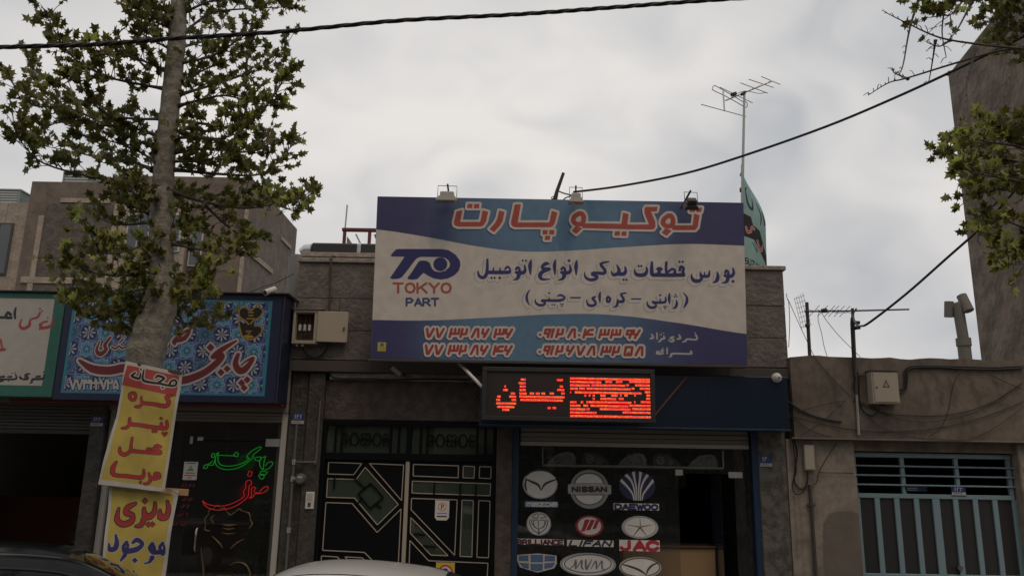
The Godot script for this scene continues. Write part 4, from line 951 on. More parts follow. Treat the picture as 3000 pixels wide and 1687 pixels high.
	solid(Vector3(4.7, 0.125, -13.5), Vector3(6.9, 2.9, -13.4), "yard_wall", M.dark_inside, t)

# ---------------------------------------------------------------- buildings further back
func far_buildings() -> void:
	var t := thing("plain_apartment_block", "brown rendered apartment block with pale strips behind the plane tree", "building", Vector3(-12, 0, -27))
	solid(Vector3(-15.35, 0, -29.6), Vector3(-12.35, 10.75, -24.0), "wall", M.render_dark, t)
	solid(Vector3(-12.35, 0, -29.6), Vector3(-8.38, 11.02, -24.05), "wall", M.render_dark, t)
	# pale strips that frame the blank wall
	for q in [[-14.35, 10.05, -12.75, 10.2], [-15.2, 7.42, -12.55, 7.62], [-14.9, 5.2, -12.6, 5.38]]:
		solid(Vector3(q[0], q[1], -24.0), Vector3(q[2], q[3], -23.955), "strip", M.strip, t, 0.01)
	for q in [[-14.95, 7.62, -14.78, 9.6], [-12.62, 7.62, -12.45, 10.1], [-14.98, 5.38, -14.8, 7.42], [-12.66, 5.38, -12.5, 7.42]]:
		solid(Vector3(q[0], q[1], -24.0), Vector3(q[2], q[3], -23.96), "strip", M.strip, t, 0.01)
	for q in [[-14.76, 7.64, -12.64, 10.03], [-14.78, 5.40, -12.68, 7.40]]:
		solid(Vector3(q[0], q[1], -24.0), Vector3(q[2], q[3], -23.985), "rough_panel", M.panel_render, t, 0.005)
	put(MB.new().disc(Vector3(-13.75, 9.75, -23.985), Vector3.BACK, 0.1, 0.02, 12), "plaster_patch", M.strip, t)
	# window bay
	solid(Vector3(-12.34, 0, -24.05), Vector3(-10.2, 10.55, -23.85), "bay", M.render_beige, t)
	for r in 2:
		for c in 2:
			var x := -12.05 + c * 0.98
			var y := 6.1 + r * 2.35
			var f := solid(Vector3(x, y, -23.85), Vector3(x + 0.72, y + 1.25, -23.80), "window", M.dull_white, t, 0.01)
			solid(Vector3(x + 0.05, y + 0.05, -23.80), Vector3(x + 0.34, y + 1.2, -23.79), "pane", M.far_glass, f)
			solid(Vector3(x + 0.38, y + 0.05, -23.80), Vector3(x + 0.67, y + 1.2, -23.79), "pane", M.far_glass, f)
	var w2 := solid(Vector3(-10.12, 8.05, -24.05), Vector3(-9.72, 9.25, -23.98), "window", M.dull_white, t, 0.01)
	solid(Vector3(-10.08, 8.1, -23.98), Vector3(-9.76, 9.2, -23.97), "pane", M.far_glass, w2)
	# side wall that recedes, with its pale beams
	solid(Vector3(-8.50, 4.6, -24.05), Vector3(-8.38, 10.2, -23.99), "strip", M.strip, t, 0.01)
	for q in [[8.55, 8.73, -26.9, -24.1], [5.95, 6.13, -26.5, -24.1], [10.0, 10.15, -28.9, -27.6]]:
		solid(Vector3(-8.385, q[0], q[2]), Vector3(-8.335, q[1], q[3]), "strip", M.strip, t, 0.01)
	# air coolers on its roof
	cooler(Vector3(-14.4, 10.75, -25.2), 0.9, "teal evaporative air cooler on the brown block's roof", t)
	cooler(Vector3(-12.9, 10.75, -25.6), 0.8, "", t)

	var u := thing("clad_house", "beige panelled house with dark windows beside the brown apartment block", "building", Vector3(-18, 0, -27))
	solid(Vector3(-23, 0, -29.5), Vector3(-15.36, 10.1, -24.2), "wall", M.render_beige, u)
	for k in 20:
		var x := -22.98 + k * 0.382
		solid(Vector3(x, 0, -24.2), Vector3(x + 0.374, 10.06, -24.18 + 0.006 * (k % 2)), "panel", M.render_beige, u, 0.004)
	for q in [[-16.95, 7.7, 1.15, 1.7], [-17.1, 4.7, 1.1, 1.7]]:
		var f := solid(Vector3(q[0], q[1], -24.175), Vector3(q[0] + q[2], q[1] + q[3], -24.13), "window", M.old_iron, u, 0.01)
		solid(Vector3(q[0] + 0.06, q[1] + 0.06, -24.13), Vector3(q[0] + q[2] * 0.62, q[1] + q[3] - 0.06, -24.12), "pane", M.car_glass, f)
		solid(Vector3(q[0] + q[2] * 0.66, q[1] + 0.06, -24.13), Vector3(q[0] + q[2] - 0.06, q[1] + q[3] - 0.06, -24.12), "pane", M.far_glass, f)
	cooler(Vector3(-16.6, 10.1, -25.2), 0.85, "", u)
	solid(Vector3(-18.6, 10.1, -25.6), Vector3(-17.0, 10.55, -24.6), "roof_shed", M.old_iron, u, 0.02)

	var w := thing("plain_tower", "tall windowless stained brown rendered wall rising behind the stucco house", "building", Vector3(11, 0, -14))
	var p := PackedVector2Array([Vector2(9.54, 16.0), Vector2(8.05, 6.2), Vector2(20.0, 6.2), Vector2(20.0, 16.0)])
	var x := Transform3D(Basis(Vector3.RIGHT, Vector3(0, 0, -1), Vector3.UP), Vector3.ZERO)
	# footprint in x and depth, raised to its height
	put(MB.new().plate(PackedVector2Array([Vector2(9.54, 16.0), Vector2(8.92, 12.0), Vector2(20.0, 12.0), Vector2(20.0, 16.0)]), 0.0, 10.68, x), "wall", M.render_tower, w)
	solid(Vector3(9.50, 10.681, -16.05), Vector3(9.66, 10.74, -15.9), "roof_edge", M.concrete, w, 0.01)

func cooler(at: Vector3, s: float, label: String, on: Node) -> void:
	var lb := label
	var t := thing("air_cooler", lb if lb else ("teal evaporative air cooler on the panelled house's roof" if at.x < -15.5 else "smaller teal evaporative air cooler half hidden by branches on the brown block"), "air cooler", at, "roof air coolers")
	var h := s * 0.5
	for q in [[-h, -h], [h - 0.06, -h], [-h, h - 0.06], [h - 0.06, h - 0.06]]:
		solid(at + Vector3(q[0], 0, q[1]), at + Vector3(q[0] + 0.06, s * 0.72, q[1] + 0.06), "leg", M.teal_cooler, t)
	solid(at + Vector3(-h - 0.02, s * 0.72, -h - 0.02), at + Vector3(h + 0.02, s * 0.78, h + 0.02), "top", M.galvanised, t, 0.01)
	solid(at + Vector3(-h + 0.02, 0.04, -h + 0.02), at + Vector3(h - 0.02, s * 0.71, h - 0.02), "body", M.teal_cooler, t)
	for k in 6:
		solid(at + Vector3(-h + 0.07, 0.1 + k * s * 0.1, h - 0.02), at + Vector3(h - 0.07, 0.1 + k * s * 0.1 + s * 0.055, h + 0.0), "louvre", M.galvanised, t, 0.004)

# the far side of the street, behind the camera: it shades the shop fronts and is mirrored in their glass
func opposite_side() -> void:
	var hs := [[-26.0, -13.0, 10.5], [-12.9, -3.0, 13.0], [-2.9, 9.0, 9.5], [9.1, 24.0, 12.0]]
	var names := ["three storey beige building across the street with a row of four windows a floor", "tallest brown rendered building across the street", "lowest beige building across the street", "brown rendered building across the street beside the lowest one"]
	for i in 4:
		var q: Array = hs[i]
		var t := thing("street_building", names[i], "building", Vector3((q[0] + q[1]) * 0.5, 0, 12), "buildings across the street")
		var m: Material = M.render_beige if i % 2 == 0 else M.render_dark
		solid(Vector3(q[0], 0, 9.0), Vector3(q[1], q[2], 18.0), "wall", m, t)
		var n := int((q[1] - q[0]) / 3.0)
		for r in int((q[2] - 3.5) / 3.0):
			for c in n:
				var x: float = q[0] + (c + 0.5) * (q[1] - q[0]) / n - 0.7
				var f := solid(Vector3(x, 4.2 + r * 3.0, 8.96), Vector3(x + 1.4, 5.8 + r * 3.0, 9.0), "window", M.dull_white, t)
				solid(Vector3(x + 0.08, 4.28 + r * 3.0, 8.95), Vector3(x + 1.32, 5.72 + r * 3.0, 8.96), "pane", M.far_glass, f)
		solid(Vector3(q[0] + 0.4, 0.12, 8.95), Vector3(q[1] - 0.4, 3.0, 9.0), "shop_opening", M.shutter_dark, t)

# ---------------------------------------------------------------- the black double door
func double_door() -> void:
	var t := thing("double_door", "black steel double door with thin beige geometric mouldings and a glazed fanlight", "door", Vector3(-1.35, 0.12, -11.1))
	solid(Vector3(-2.55, 2.58, -11.15), Vector3(-0.172, 2.655, -11.03), "frame", M.black_steel, t, 0.006)
	solid(Vector3(-2.55, 0.125, -11.15), Vector3(-2.50, 2.58, -11.03), "frame", M.black_steel, t, 0.006)
	solid(Vector3(-0.222, 0.125, -11.15), Vector3(-0.172, 2.58, -11.03), "frame", M.black_steel, t, 0.006)
	solid(Vector3(-2.50, 2.12, -11.15), Vector3(-0.222, 2.22, -11.03), "transom_rail", M.black_steel, t, 0.006)
	var l := solid(Vector3(-2.498, 0.13, -11.13), Vector3(-1.40, 2.118, -11.07), "leaf", M.black_steel, t, 0.004)
	var r := solid(Vector3(-1.345, 0.13, -11.13), Vector3(-0.224, 2.118, -11.07), "leaf", M.black_steel, t, 0.004)
	solid(Vector3(-1.399, 0.13, -11.12), Vector3(-1.346, 2.118, -11.045), "meeting_post", M.trim_beige, t, 0.006)
	for d in DOOR_PANELS:
		var p := poly2(d[1])
		for i in p.size():
			p[i].y = maxf(p[i].y, 0.22)
		var leaf := l if p[0].x < -1.38 else r
		if d[0] == "glass":
			put(MB.new().plate(p, -11.07, -11.064), "pane", M.green_pane, leaf)
		else:
			put(MB.new().plate(p, -11.07, -11.062), "panel", M.black_steel, leaf)
		var b := MB.new()
		for i in p.size():
			var a := p[i]
			var c := p[(i + 1) % p.size()]
			b.bar(Vector3(a.x, a.y, -11.058 + 0.0006 * (i % 3)), Vector3(c.x, c.y, -11.058 + 0.0006 * (i % 3)), 0.0085, 0.012, Vector3.BACK)
		put(b, "moulding", M.trim_beige, leaf)
	# black bars over the glass of the diamond
	var bars := MB.new()
	for q in [[-2.35, 1.92, -2.35, 1.74], [-2.13, 1.92, -1.93, 1.75], [-2.02, 1.68, -1.86, 1.82], [-1.86, 1.82, -1.68, 1.64], [-1.68, 1.64, -1.85, 1.49], [-1.85, 1.49, -2.02, 1.68], [-1.97, 1.62, -2.02, 1.55], [-1.78, 1.56, -1.7, 1.5]]:
		bars.bar(Vector3(q[0], q[1], -11.055), Vector3(q[2], q[3], -11.055), 0.03, 0.02, Vector3.BACK)
	put(bars, "glazing_bar", M.black_steel, l)
	var bars2 := MB.new()
	for q in [[-1.0, 1.84, -1.0, 1.69], [-0.65, 1.83, -0.65, 1.68], [-0.44, 1.83, -0.44, 1.67], [-1.25, 1.18, -1.1, 1.17], [-1.12, 1.03, -0.95, 1.02]]:
		bars2.bar(Vector3(q[0], q[1], -11.055), Vector3(q[2], q[3], -11.055), 0.035, 0.02, Vector3.BACK)
	put(bars2, "glazing_bar", M.black_steel, r)
	# fanlight: glass, uprights and wrought scrolls
	for s in 2:
		var x0: float = [-2.50, -1.335][s]
		var x1: float = [-1.405, -0.222][s]
		solid(Vector3(x0, 2.22, -11.11), Vector3(x1, 2.58, -11.10), "pane", M.green_pane, t)
		for u in [0.10, 0.18, 0.79, 0.89]:
			var x := lerpf(x0, x1, u)
			solid(Vector3(x, 2.22, -11.09), Vector3(x + 0.03, 2.58, -11.06), "upright", M.black_steel, t, 0.004)
		var b := MB.new()
		var cx := lerpf(x0, x1, 0.49)
		for e in [-1.0, 1.0]:
			var o := Vector3(cx + e * 0.155, 2.40, -11.07)
			var ring := []
			for k in 17:
				ring.append(o + Vector3(cos(TAU * k / 16) * 0.055, sin(TAU * k / 16) * 0.085, 0))
			b.tube(ring, [0.011], 6, false)
			for f in [-1.0, 1.0]:
				for g in [-1.0, 1.0]:
					var sc := []
					for k in 12:
						var a := 0.2 + k * 0.42
						var rad := 0.055 * (1.0 - k / 15.0)
						sc.append(o + Vector3(f * (0.115 + cos(a) * rad * 0.8), g * (0.035 + sin(a) * rad), 0.002 * k / 12.0))
					b.tube(sc, [0.009], 5)
			b.tube([o + Vector3(-0.17, 0, -0.004), o + Vector3(-0.05, 0, -0.004)], [0.012], 6)
			b.tube([o + Vector3(0.05, 0, -0.004), o + Vector3(0.17, 0, -0.004)], [0.012], 6)
		put(b, "scrollwork", M.black_steel, t)
	solid(Vector3(-1.402, 2.22, -11.14), Vector3(-1.338, 2.58, -11.04), "frame", M.black_steel, t, 0.006)
	# no parking plates on the right leaf
	var a := Canvas.new(0.19, 0.26, 420.0)
	a.fill(Color(0.6, 0.59, 0.56))
	p_sign(a, 95, 85, 58, Color(0.55, 0.25, 0.12), false)
	a.fill_m(Color(0.2, 0.1, 0.35), 0.03, 0.165, 0.16, 0.178)
	a.fill_m(Color(0.05, 0.05, 0.06), 0.03, 0.2, 0.16, 0.22)
	var n1 := thing("no_parking_plate", "small white no parking plate high on the black door", "sign", Vector3(-0.885, 1.36, -11.06))
	put(MB.new().plate(PackedVector2Array([Vector2(-0.98, 1.615), Vector2(-0.79, 1.61), Vector2(-0.79, 1.39), Vector2(-0.82, 1.355), Vector2(-0.95, 1.355), Vector2(-0.98, 1.39)]), -11.061, -11.057, Transform3D.IDENTITY, Vector3(-0.98, 1.615, 1.0)), "plate", scaled(printed("plate_white_print", a), 0.19, 0.26), n1)
	var c := Canvas.new(0.25, 0.3, 420.0)
	c.fill(Color(0.55, 0.42, 0.05))
	p_sign(c, 128, 128, 100, Color(0.5, 0.02, 0.03), true)
	var n2 := thing("no_parking_plate", "yellow no parking plate low on the black door behind the white car", "sign", Vector3(-0.815, 0.52, -11.06))
	solid(Vector3(-0.94, 0.52, -11.061), Vector3(-0.69, 0.82, -11.054), "back_plate", M.galvanised, n2, 0.003)
	put(MB.new().plate(PackedVector2Array([Vector2(-0.938, 0.818), Vector2(-0.692, 0.818), Vector2(-0.692, 0.522), Vector2(-0.938, 0.522)]), -11.053, -11.051, Transform3D.IDENTITY, Vector3(-0.94, 0.82, 1.0)), "plate", scaled(printed("plate_yellow_print", c), 0.25, 0.3), n2)

func p_sign(c: Canvas, x: float, y: float, r: float, ring: Color, slash: bool) -> void:
	c.reset()
	c.oval([x, y, r, r], 2.0)
	c.ink(ring)
	c.reset()
	c.oval([x, y, r * 0.78, r * 0.78], 2.0)
	c.ink(Color(0.62, 0.6, 0.57))
	c.reset()
	for q in [[-0.18, 0.5, -0.18, -0.45], [-0.18, -0.45, 0.12, -0.45], [0.12, -0.45, 0.3, -0.2], [0.3, -0.2, 0.12, 0.05], [0.12, 0.05, -0.18, 0.05]]:
		c.stroke([x + q[0] * r, y + q[1] * r, r * 0.11, x + q[2] * r, y + q[3] * r, r * 0.11], false, 2.0)
	c.ink(Color(0.02, 0.025, 0.06))
	c.reset()
	c.stroke([x - r * 0.6, y - r * 0.6, r * 0.07, x + r * 0.6, y + r * 0.6, r * 0.07], false, 2.0)
	c.ink(ring)

# ---------------------------------------------------------------- the parts shop's window
func shop_front() -> void:
	var t := thing("glass_shop_front", "glass shop front with round emblem stickers in blue metal frame", "shop front", Vector3(1.7, 0.16, -11.1))
	solid(Vector3(0.046, 0.16, -11.14), Vector3(0.13, 2.655, -11.0), "frame", M.blue_paint, t, 0.006)
	solid(Vector3(3.29, 0.16, -11.14), Vector3(3.368, 2.62, -10.99), "frame", M.blue_paint, t, 0.006)
	solid(Vector3(0.131, 0.16, -11.13), Vector3(3.289, 0.45, -11.03), "sill", M.blue_paint, t, 0.006)
	var sh := solid(Vector3(0.14, 2.40, -11.2), Vector3(3.28, 2.60, -11.06), "shutter_box", M.shutter_dark, t, 0.01)
	for k in 3:
		solid(Vector3(0.15, 2.412 + k * 0.064, -11.06), Vector3(3.27, 2.47 + k * 0.064, -11.045 + 0.01 * (k % 2)), "slat", M.shutter_grey, sh, 0.008)
	solid(Vector3(0.15, 2.355, -11.12), Vector3(3.27, 2.41, -11.04), "bottom_rail", M.dull_white, t, 0.006)
	solid(Vector3(0.135, 0.452, -11.09), Vector3(2.30, 2.35, -11.08), "pane", M.pane, t)
	solid(Vector3(2.305, 2.02, -11.09), Vector3(3.285, 2.35, -11.08), "pane", M.pane, t)
	solid(Vector3(3.06, 0.452, -11.09), Vector3(3.285, 2.015, -11.08), "pane", M.pane, t)
	# display tray of headlamps at the top of the window
	var tr := MB.new()
	for q in [[0.46, 2.10, 2.93, 2.10], [0.46, 2.10, 0.46, 2.33], [2.93, 2.10, 2.93, 2.33]]:
		tr.bar(Vector3(q[0], q[1], -11.12), Vector3(q[2], q[3], -11.12), 0.018, 0.02, Vector3.BACK)
	tr.box(Vector3(0.46, 2.08, -11.42), Vector3(2.93, 2.092, -11.13))
	var tray := thing("display_tray", "shallow clear tray with pale edges hung behind the shop glass", "shelf", Vector3(1.7, 2.08, -11.25))
	put(tr, "tray", M.dull_white, tray)
	for k in 5:
		headlamp(Vector3(0.72 + k * 0.49, 2.095, -11.27), k)
	# door to the shop: a frame and the open leaf
	solid(Vector3(2.26, 1.99, -11.078), Vector3(2.36, 2.07, -11.06), "door_patch", M.dull_white, t, 0.004)
	solid(Vector3(2.98, 1.97, -11.078), Vector3(3.17, 2.05, -11.06), "door_patch", M.dull_white, t, 0.004)
	solid(Vector3(2.90, 0.17, -11.75), Vector3(3.02, 2.0, -11.66), "door_leaf", M.blue_paint, t, 0.008)
	solid(Vector3(2.885, 0.17, -11.66), Vector3(2.898, 2.0, -11.15), "pane", M.pane, t)
	# emblem stickers
	var c := Canvas.new(2.5, 1.6, 400.0, 0.0, 0.0)
	c.fill(Color(0.5, 0.49, 0.47))
	var pale := Color(0.63, 0.605, 0.575)
	var dark := Color(0.03, 0.03, 0.06)
	var navy := Color(0.018, 0.022, 0.085)
	for k in STICKER_OVALS:
		var e: Array = STICKER_OVALS[k]
		c.reset()
		c.oval(e, 3.0)
		c.ink({"e3": navy, "e5": Color(0.36, 0.02, 0.035), "e2": Color(0.27, 0.27, 0.28), "e1": Color(0.33, 0.325, 0.32), "e4": Color(0.34, 0.335, 0.33), "e6": Color(0.36, 0.37, 0.38), "e8": Color(0.3, 0.305, 0.32), "e9": Color(0.42, 0.41, 0.4)}[k])
		if k != "e3":
			c.reset()
			c.oval(e, 3.0, {"e1": 0.93, "e2": 0.78, "e4": 0.93, "e5": 0.83, "e6": 0.9, "e8": 0.9, "e9": 0.95}[k])
			c.ink(pale)
	c.reset()
	c.poly([STICKER_PLATES.bar[0], STICKER_PLATES.bar[1], STICKER_PLATES.bar[2], STICKER_PLATES.bar[1], STICKER_PLATES.bar[2], STICKER_PLATES.bar[3], STICKER_PLATES.bar[0], STICKER_PLATES.bar[3]], 2.0)
	c.ink(Color(0.34, 0.335, 0.33))
	var pcol := {"p1": Color(0.06, 0.16, 0.34), "p3": pale, "p4": pale, "p5": pale, "p6": pale}
	for k in pcol:
		var q: Array = STICKER_PLATES[k]
		c.reset()
		c.poly([q[0], q[1], q[2], q[1], q[2], q[3], q[0], q[3]], 2.0)
		c.ink(pcol[k])
	var inks := {"e1_dark": dark, "e1_plate": pale, "e2_dark": Color(0.02, 0.02, 0.025), "e3_fan": pale, "e3_plate": navy, "e4_dark": Color(0.1, 0.1, 0.13), "e4_plate": Color(0.1, 0.015, 0.03), "e5_red": Color(0.36, 0.02, 0.035), "e5_plate": Color(0.02, 0.02, 0.025), "e6_dark": Color(0.09, 0.1, 0.12), "e6_plate": Color(0.4, 0.02, 0.04), "e8_dark": Color(0.11, 0.13, 0.19), "e9_dark": Color(0.05, 0.05, 0.06)}
	for k in inks:
		c.draw(PRINT[k])
		c.ink(inks[k])
	var sh7 := []
	for p in STICKER_SHIELD:
		sh7.append(p[0])
		sh7.append(p[1])
	c.reset()
	c.poly(sh7, 2.0)
	c.ink(Color(0.48, 0.46, 0.43))
	c.draw(PRINT.e7_blue)
	c.ink(Color(0.02, 0.025, 0.05), 1.5)
	c.ink(Color(0.08, 0.15, 0.3), -1.0)
	c.wear(3, 0.08)
	var m := scaled(printed("sticker_print", c, 0.5), 2.5, 1.6)
	var gx := 0.05
	var gy := 2.15
	var labs := {"e1": "white oval emblem with a dark winged V", "e2": "silver ring emblem crossed by a lettered bar", "e3": "navy round emblem with a white fan", "e4": "white round emblem in thin grey lines", "e5": "red ringed oval emblem with three red slashes", "e6": "white oval emblem with a five pointed star", "e8": "silver oval emblem with slanted initials", "e9": "white oval emblem with dark crossing arcs"}
	var zs := -11.0785
	for k in STICKER_OVALS:
		var e: Array = STICKER_OVALS[k]
		var pts := PackedVector2Array()
		var o := Vector2(gx + e[0] * 0.001, gy - e[1] * 0.001)
		for i in 40:
			var a := TAU * i / 40.0
			pts.append(o + Vector2(e[2] * cos(a), -e[3] * sin(a)) * 0.001)
		var s := put(MB.new().plate(pts, zs, zs + 0.0015, Transform3D.IDENTITY, Vector3(gx, gy, 1.0)), "emblem_sticker", m, t)
		tag(s, labs[k])
		if k == "e2":
			var q: Array = STICKER_PLATES.bar
			put(MB.new().plate(rect2(gx, gy, q), zs + 0.0018, zs + 0.003, Transform3D.IDENTITY, Vector3(gx, gy, 1.0)), "lettered_bar", m, s)
	var sp := PackedVector2Array()
	for p in STICKER_SHIELD:
		sp.append(Vector2(gx + p[0] * 0.001, gy - p[1] * 0.001))
	tag(put(MB.new().plate(sp, zs, zs + 0.0015, Transform3D.IDENTITY, Vector3(gx, gy, 1.0)), "emblem_sticker", m, t), "silver shield emblem with six blue fields")
	var pl := {"p1": "blue name strip with white letters", "p3": "white name strip with wide navy letters", "p4": "white name strip with ten maroon letters", "p5": "white name strip with slanted black letters", "p6": "white name strip with three red letters"}
	for k in pl:
		tag(put(MB.new().plate(rect2(gx, gy, STICKER_PLATES[k]), zs, zs + 0.0015, Transform3D.IDENTITY, Vector3(gx, gy, 1.0)), "name_sticker", m, t), pl[k])
	# inside: counter, shelves, stock
	var ct := thing("shop_counter", "light brown wooden counter just inside the parts shop door", "counter", Vector3(2.6, 0.16, -12))
	solid(Vector3(1.6, 0.16, -11.9), Vector3(2.87, 1.02, -11.5), "front", M.wood, ct, 0.01)
	solid(Vector3(1.55, 1.02, -11.95), Vector3(2.88, 1.05, -11.46), "top", M.wood_dark, ct, 0.008)
	for s in 2:
		var x0: float = [0.0, 2.4][s]
		var x1: float = [2.2, 3.6][s]
		var sf := thing("stock_shelf", ["tall dark shelf unit of cartons behind the emblem stickers", "dark shelf unit seen through the parts shop doorway"][s], "shelf", Vector3((x0 + x1) * 0.5, 0.16, -14.5))
		for k in 5:
			solid(Vector3(x0, 0.4 + k * 0.45, -14.9), Vector3(x1, 0.43 + k * 0.45, -14.5), "shelf_board", M.wood_dark, sf)
		for x in [x0, x1 - 0.04]:
			solid(Vector3(x, 0.16, -14.9), Vector3(x + 0.04, 2.4, -14.49), "upright", M.old_iron, sf)
		for k in 4:
			var x := x0 + 0.1
			while x < x1 - 0.35:
				var wd := 0.16 + rng.randf() * 0.18
				if rng.randf() < 0.8:
					var h := 0.14 + rng.randf() * 0.22
					var tone := rng.randi() % 4
					var bx := thing("carton", ["brown", "pale grey", "dark blue", "red"][tone] + " carton on the " + ["lowest", "second", "third", "fourth"][k] + [" shelf behind the emblem stickers", " shelf seen through the shop doorway"][s], "box", Vector3(x + wd * 0.5, 0.43 + k * 0.45, -14.65), "cartons on the shop shelves")
					var key := "carton_%d" % tone
					if not M.has(key):
						mat(key, [lin(0.30, 0.22, 0.14), lin(0.4, 0.4, 0.38), lin(0.06, 0.1, 0.2), lin(0.25, 0.05, 0.04)][int(key.right(1))], 0.8)
					solid(Vector3(x, 0.431 + k * 0.45, -14.8), Vector3(x + wd, 0.431 + k * 0.45 + h, -14.52), "box_body", M[key], bx, 0.006)
					solid(Vector3(x + 0.02, 0.431 + k * 0.45 + h * 0.3, -14.52), Vector3(x + wd - 0.02, 0.431 + k * 0.45 + h * 0.7, -14.518), "paper_label", M.dull_white, bx)
				x += wd + 0.12

func rect2(gx: float, gy: float, q: Array) -> PackedVector2Array:
	var a := Vector2(gx + q[0] * 0.001, gy - q[1] * 0.001)
	var b := Vector2(gx + q[2] * 0.001, gy - q[3] * 0.001)
	return PackedVector2Array([a, Vector2(b.x, a.y), b, Vector2(a.x, b.y)])

func headlamp(at: Vector3, k: int) -> void:
	var t := thing("headlamp", ["first", "second", "third", "fourth", "last"][k] + " spare headlamp in the clear tray counted from the black door", "headlamp", at, "spare headlamps in the display tray")
	var h := 0.19
	var wd := 0.20
	var f := -1.0 if k % 2 == 0 else 1.0
	var out := PackedVector2Array()
	for p in [[-1.0, 0.02], [1.0, 0.0], [1.02, 0.5], [0.85, 0.9], [0.4, 1.0], [-0.2, 0.85], [-0.75, 0.4]]:
		out.append(Vector2(at.x - f * p[0] * wd, at.y + p[1] * h))
	put(MB.new().plate(out, at.z - 0.1, at.z + 0.0), "housing", M.foil if k in [0, 2, 4] else M.tank_black, t)  # bright foil on alternate housings imitates the sparkle of the lamps
	for q in [[0.45, 0.5, 0.055], [-0.2, 0.38, 0.04]]:
		var c := Vector3(at.x - f * q[0] * wd, at.y + q[1] * h, at.z)
		put(MB.new().tube([c, c + Vector3(0, 0, 0.02), c + Vector3(0, 0, 0.03)], [q[2] * 0.6, q[2], q[2] * 1.05], 16, false), "reflector", M.porcelain, t)  # white in place of mirror metal: the glint is painted into the colour
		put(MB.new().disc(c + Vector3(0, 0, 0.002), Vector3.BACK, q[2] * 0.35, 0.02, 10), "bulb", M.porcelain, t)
	var inner := PackedVector2Array()
	for p in out:
		inner.append(p)
	put(MB.new().plate(inner, at.z + 0.045, at.z + 0.05), "lens", M.lamp_glass, t)

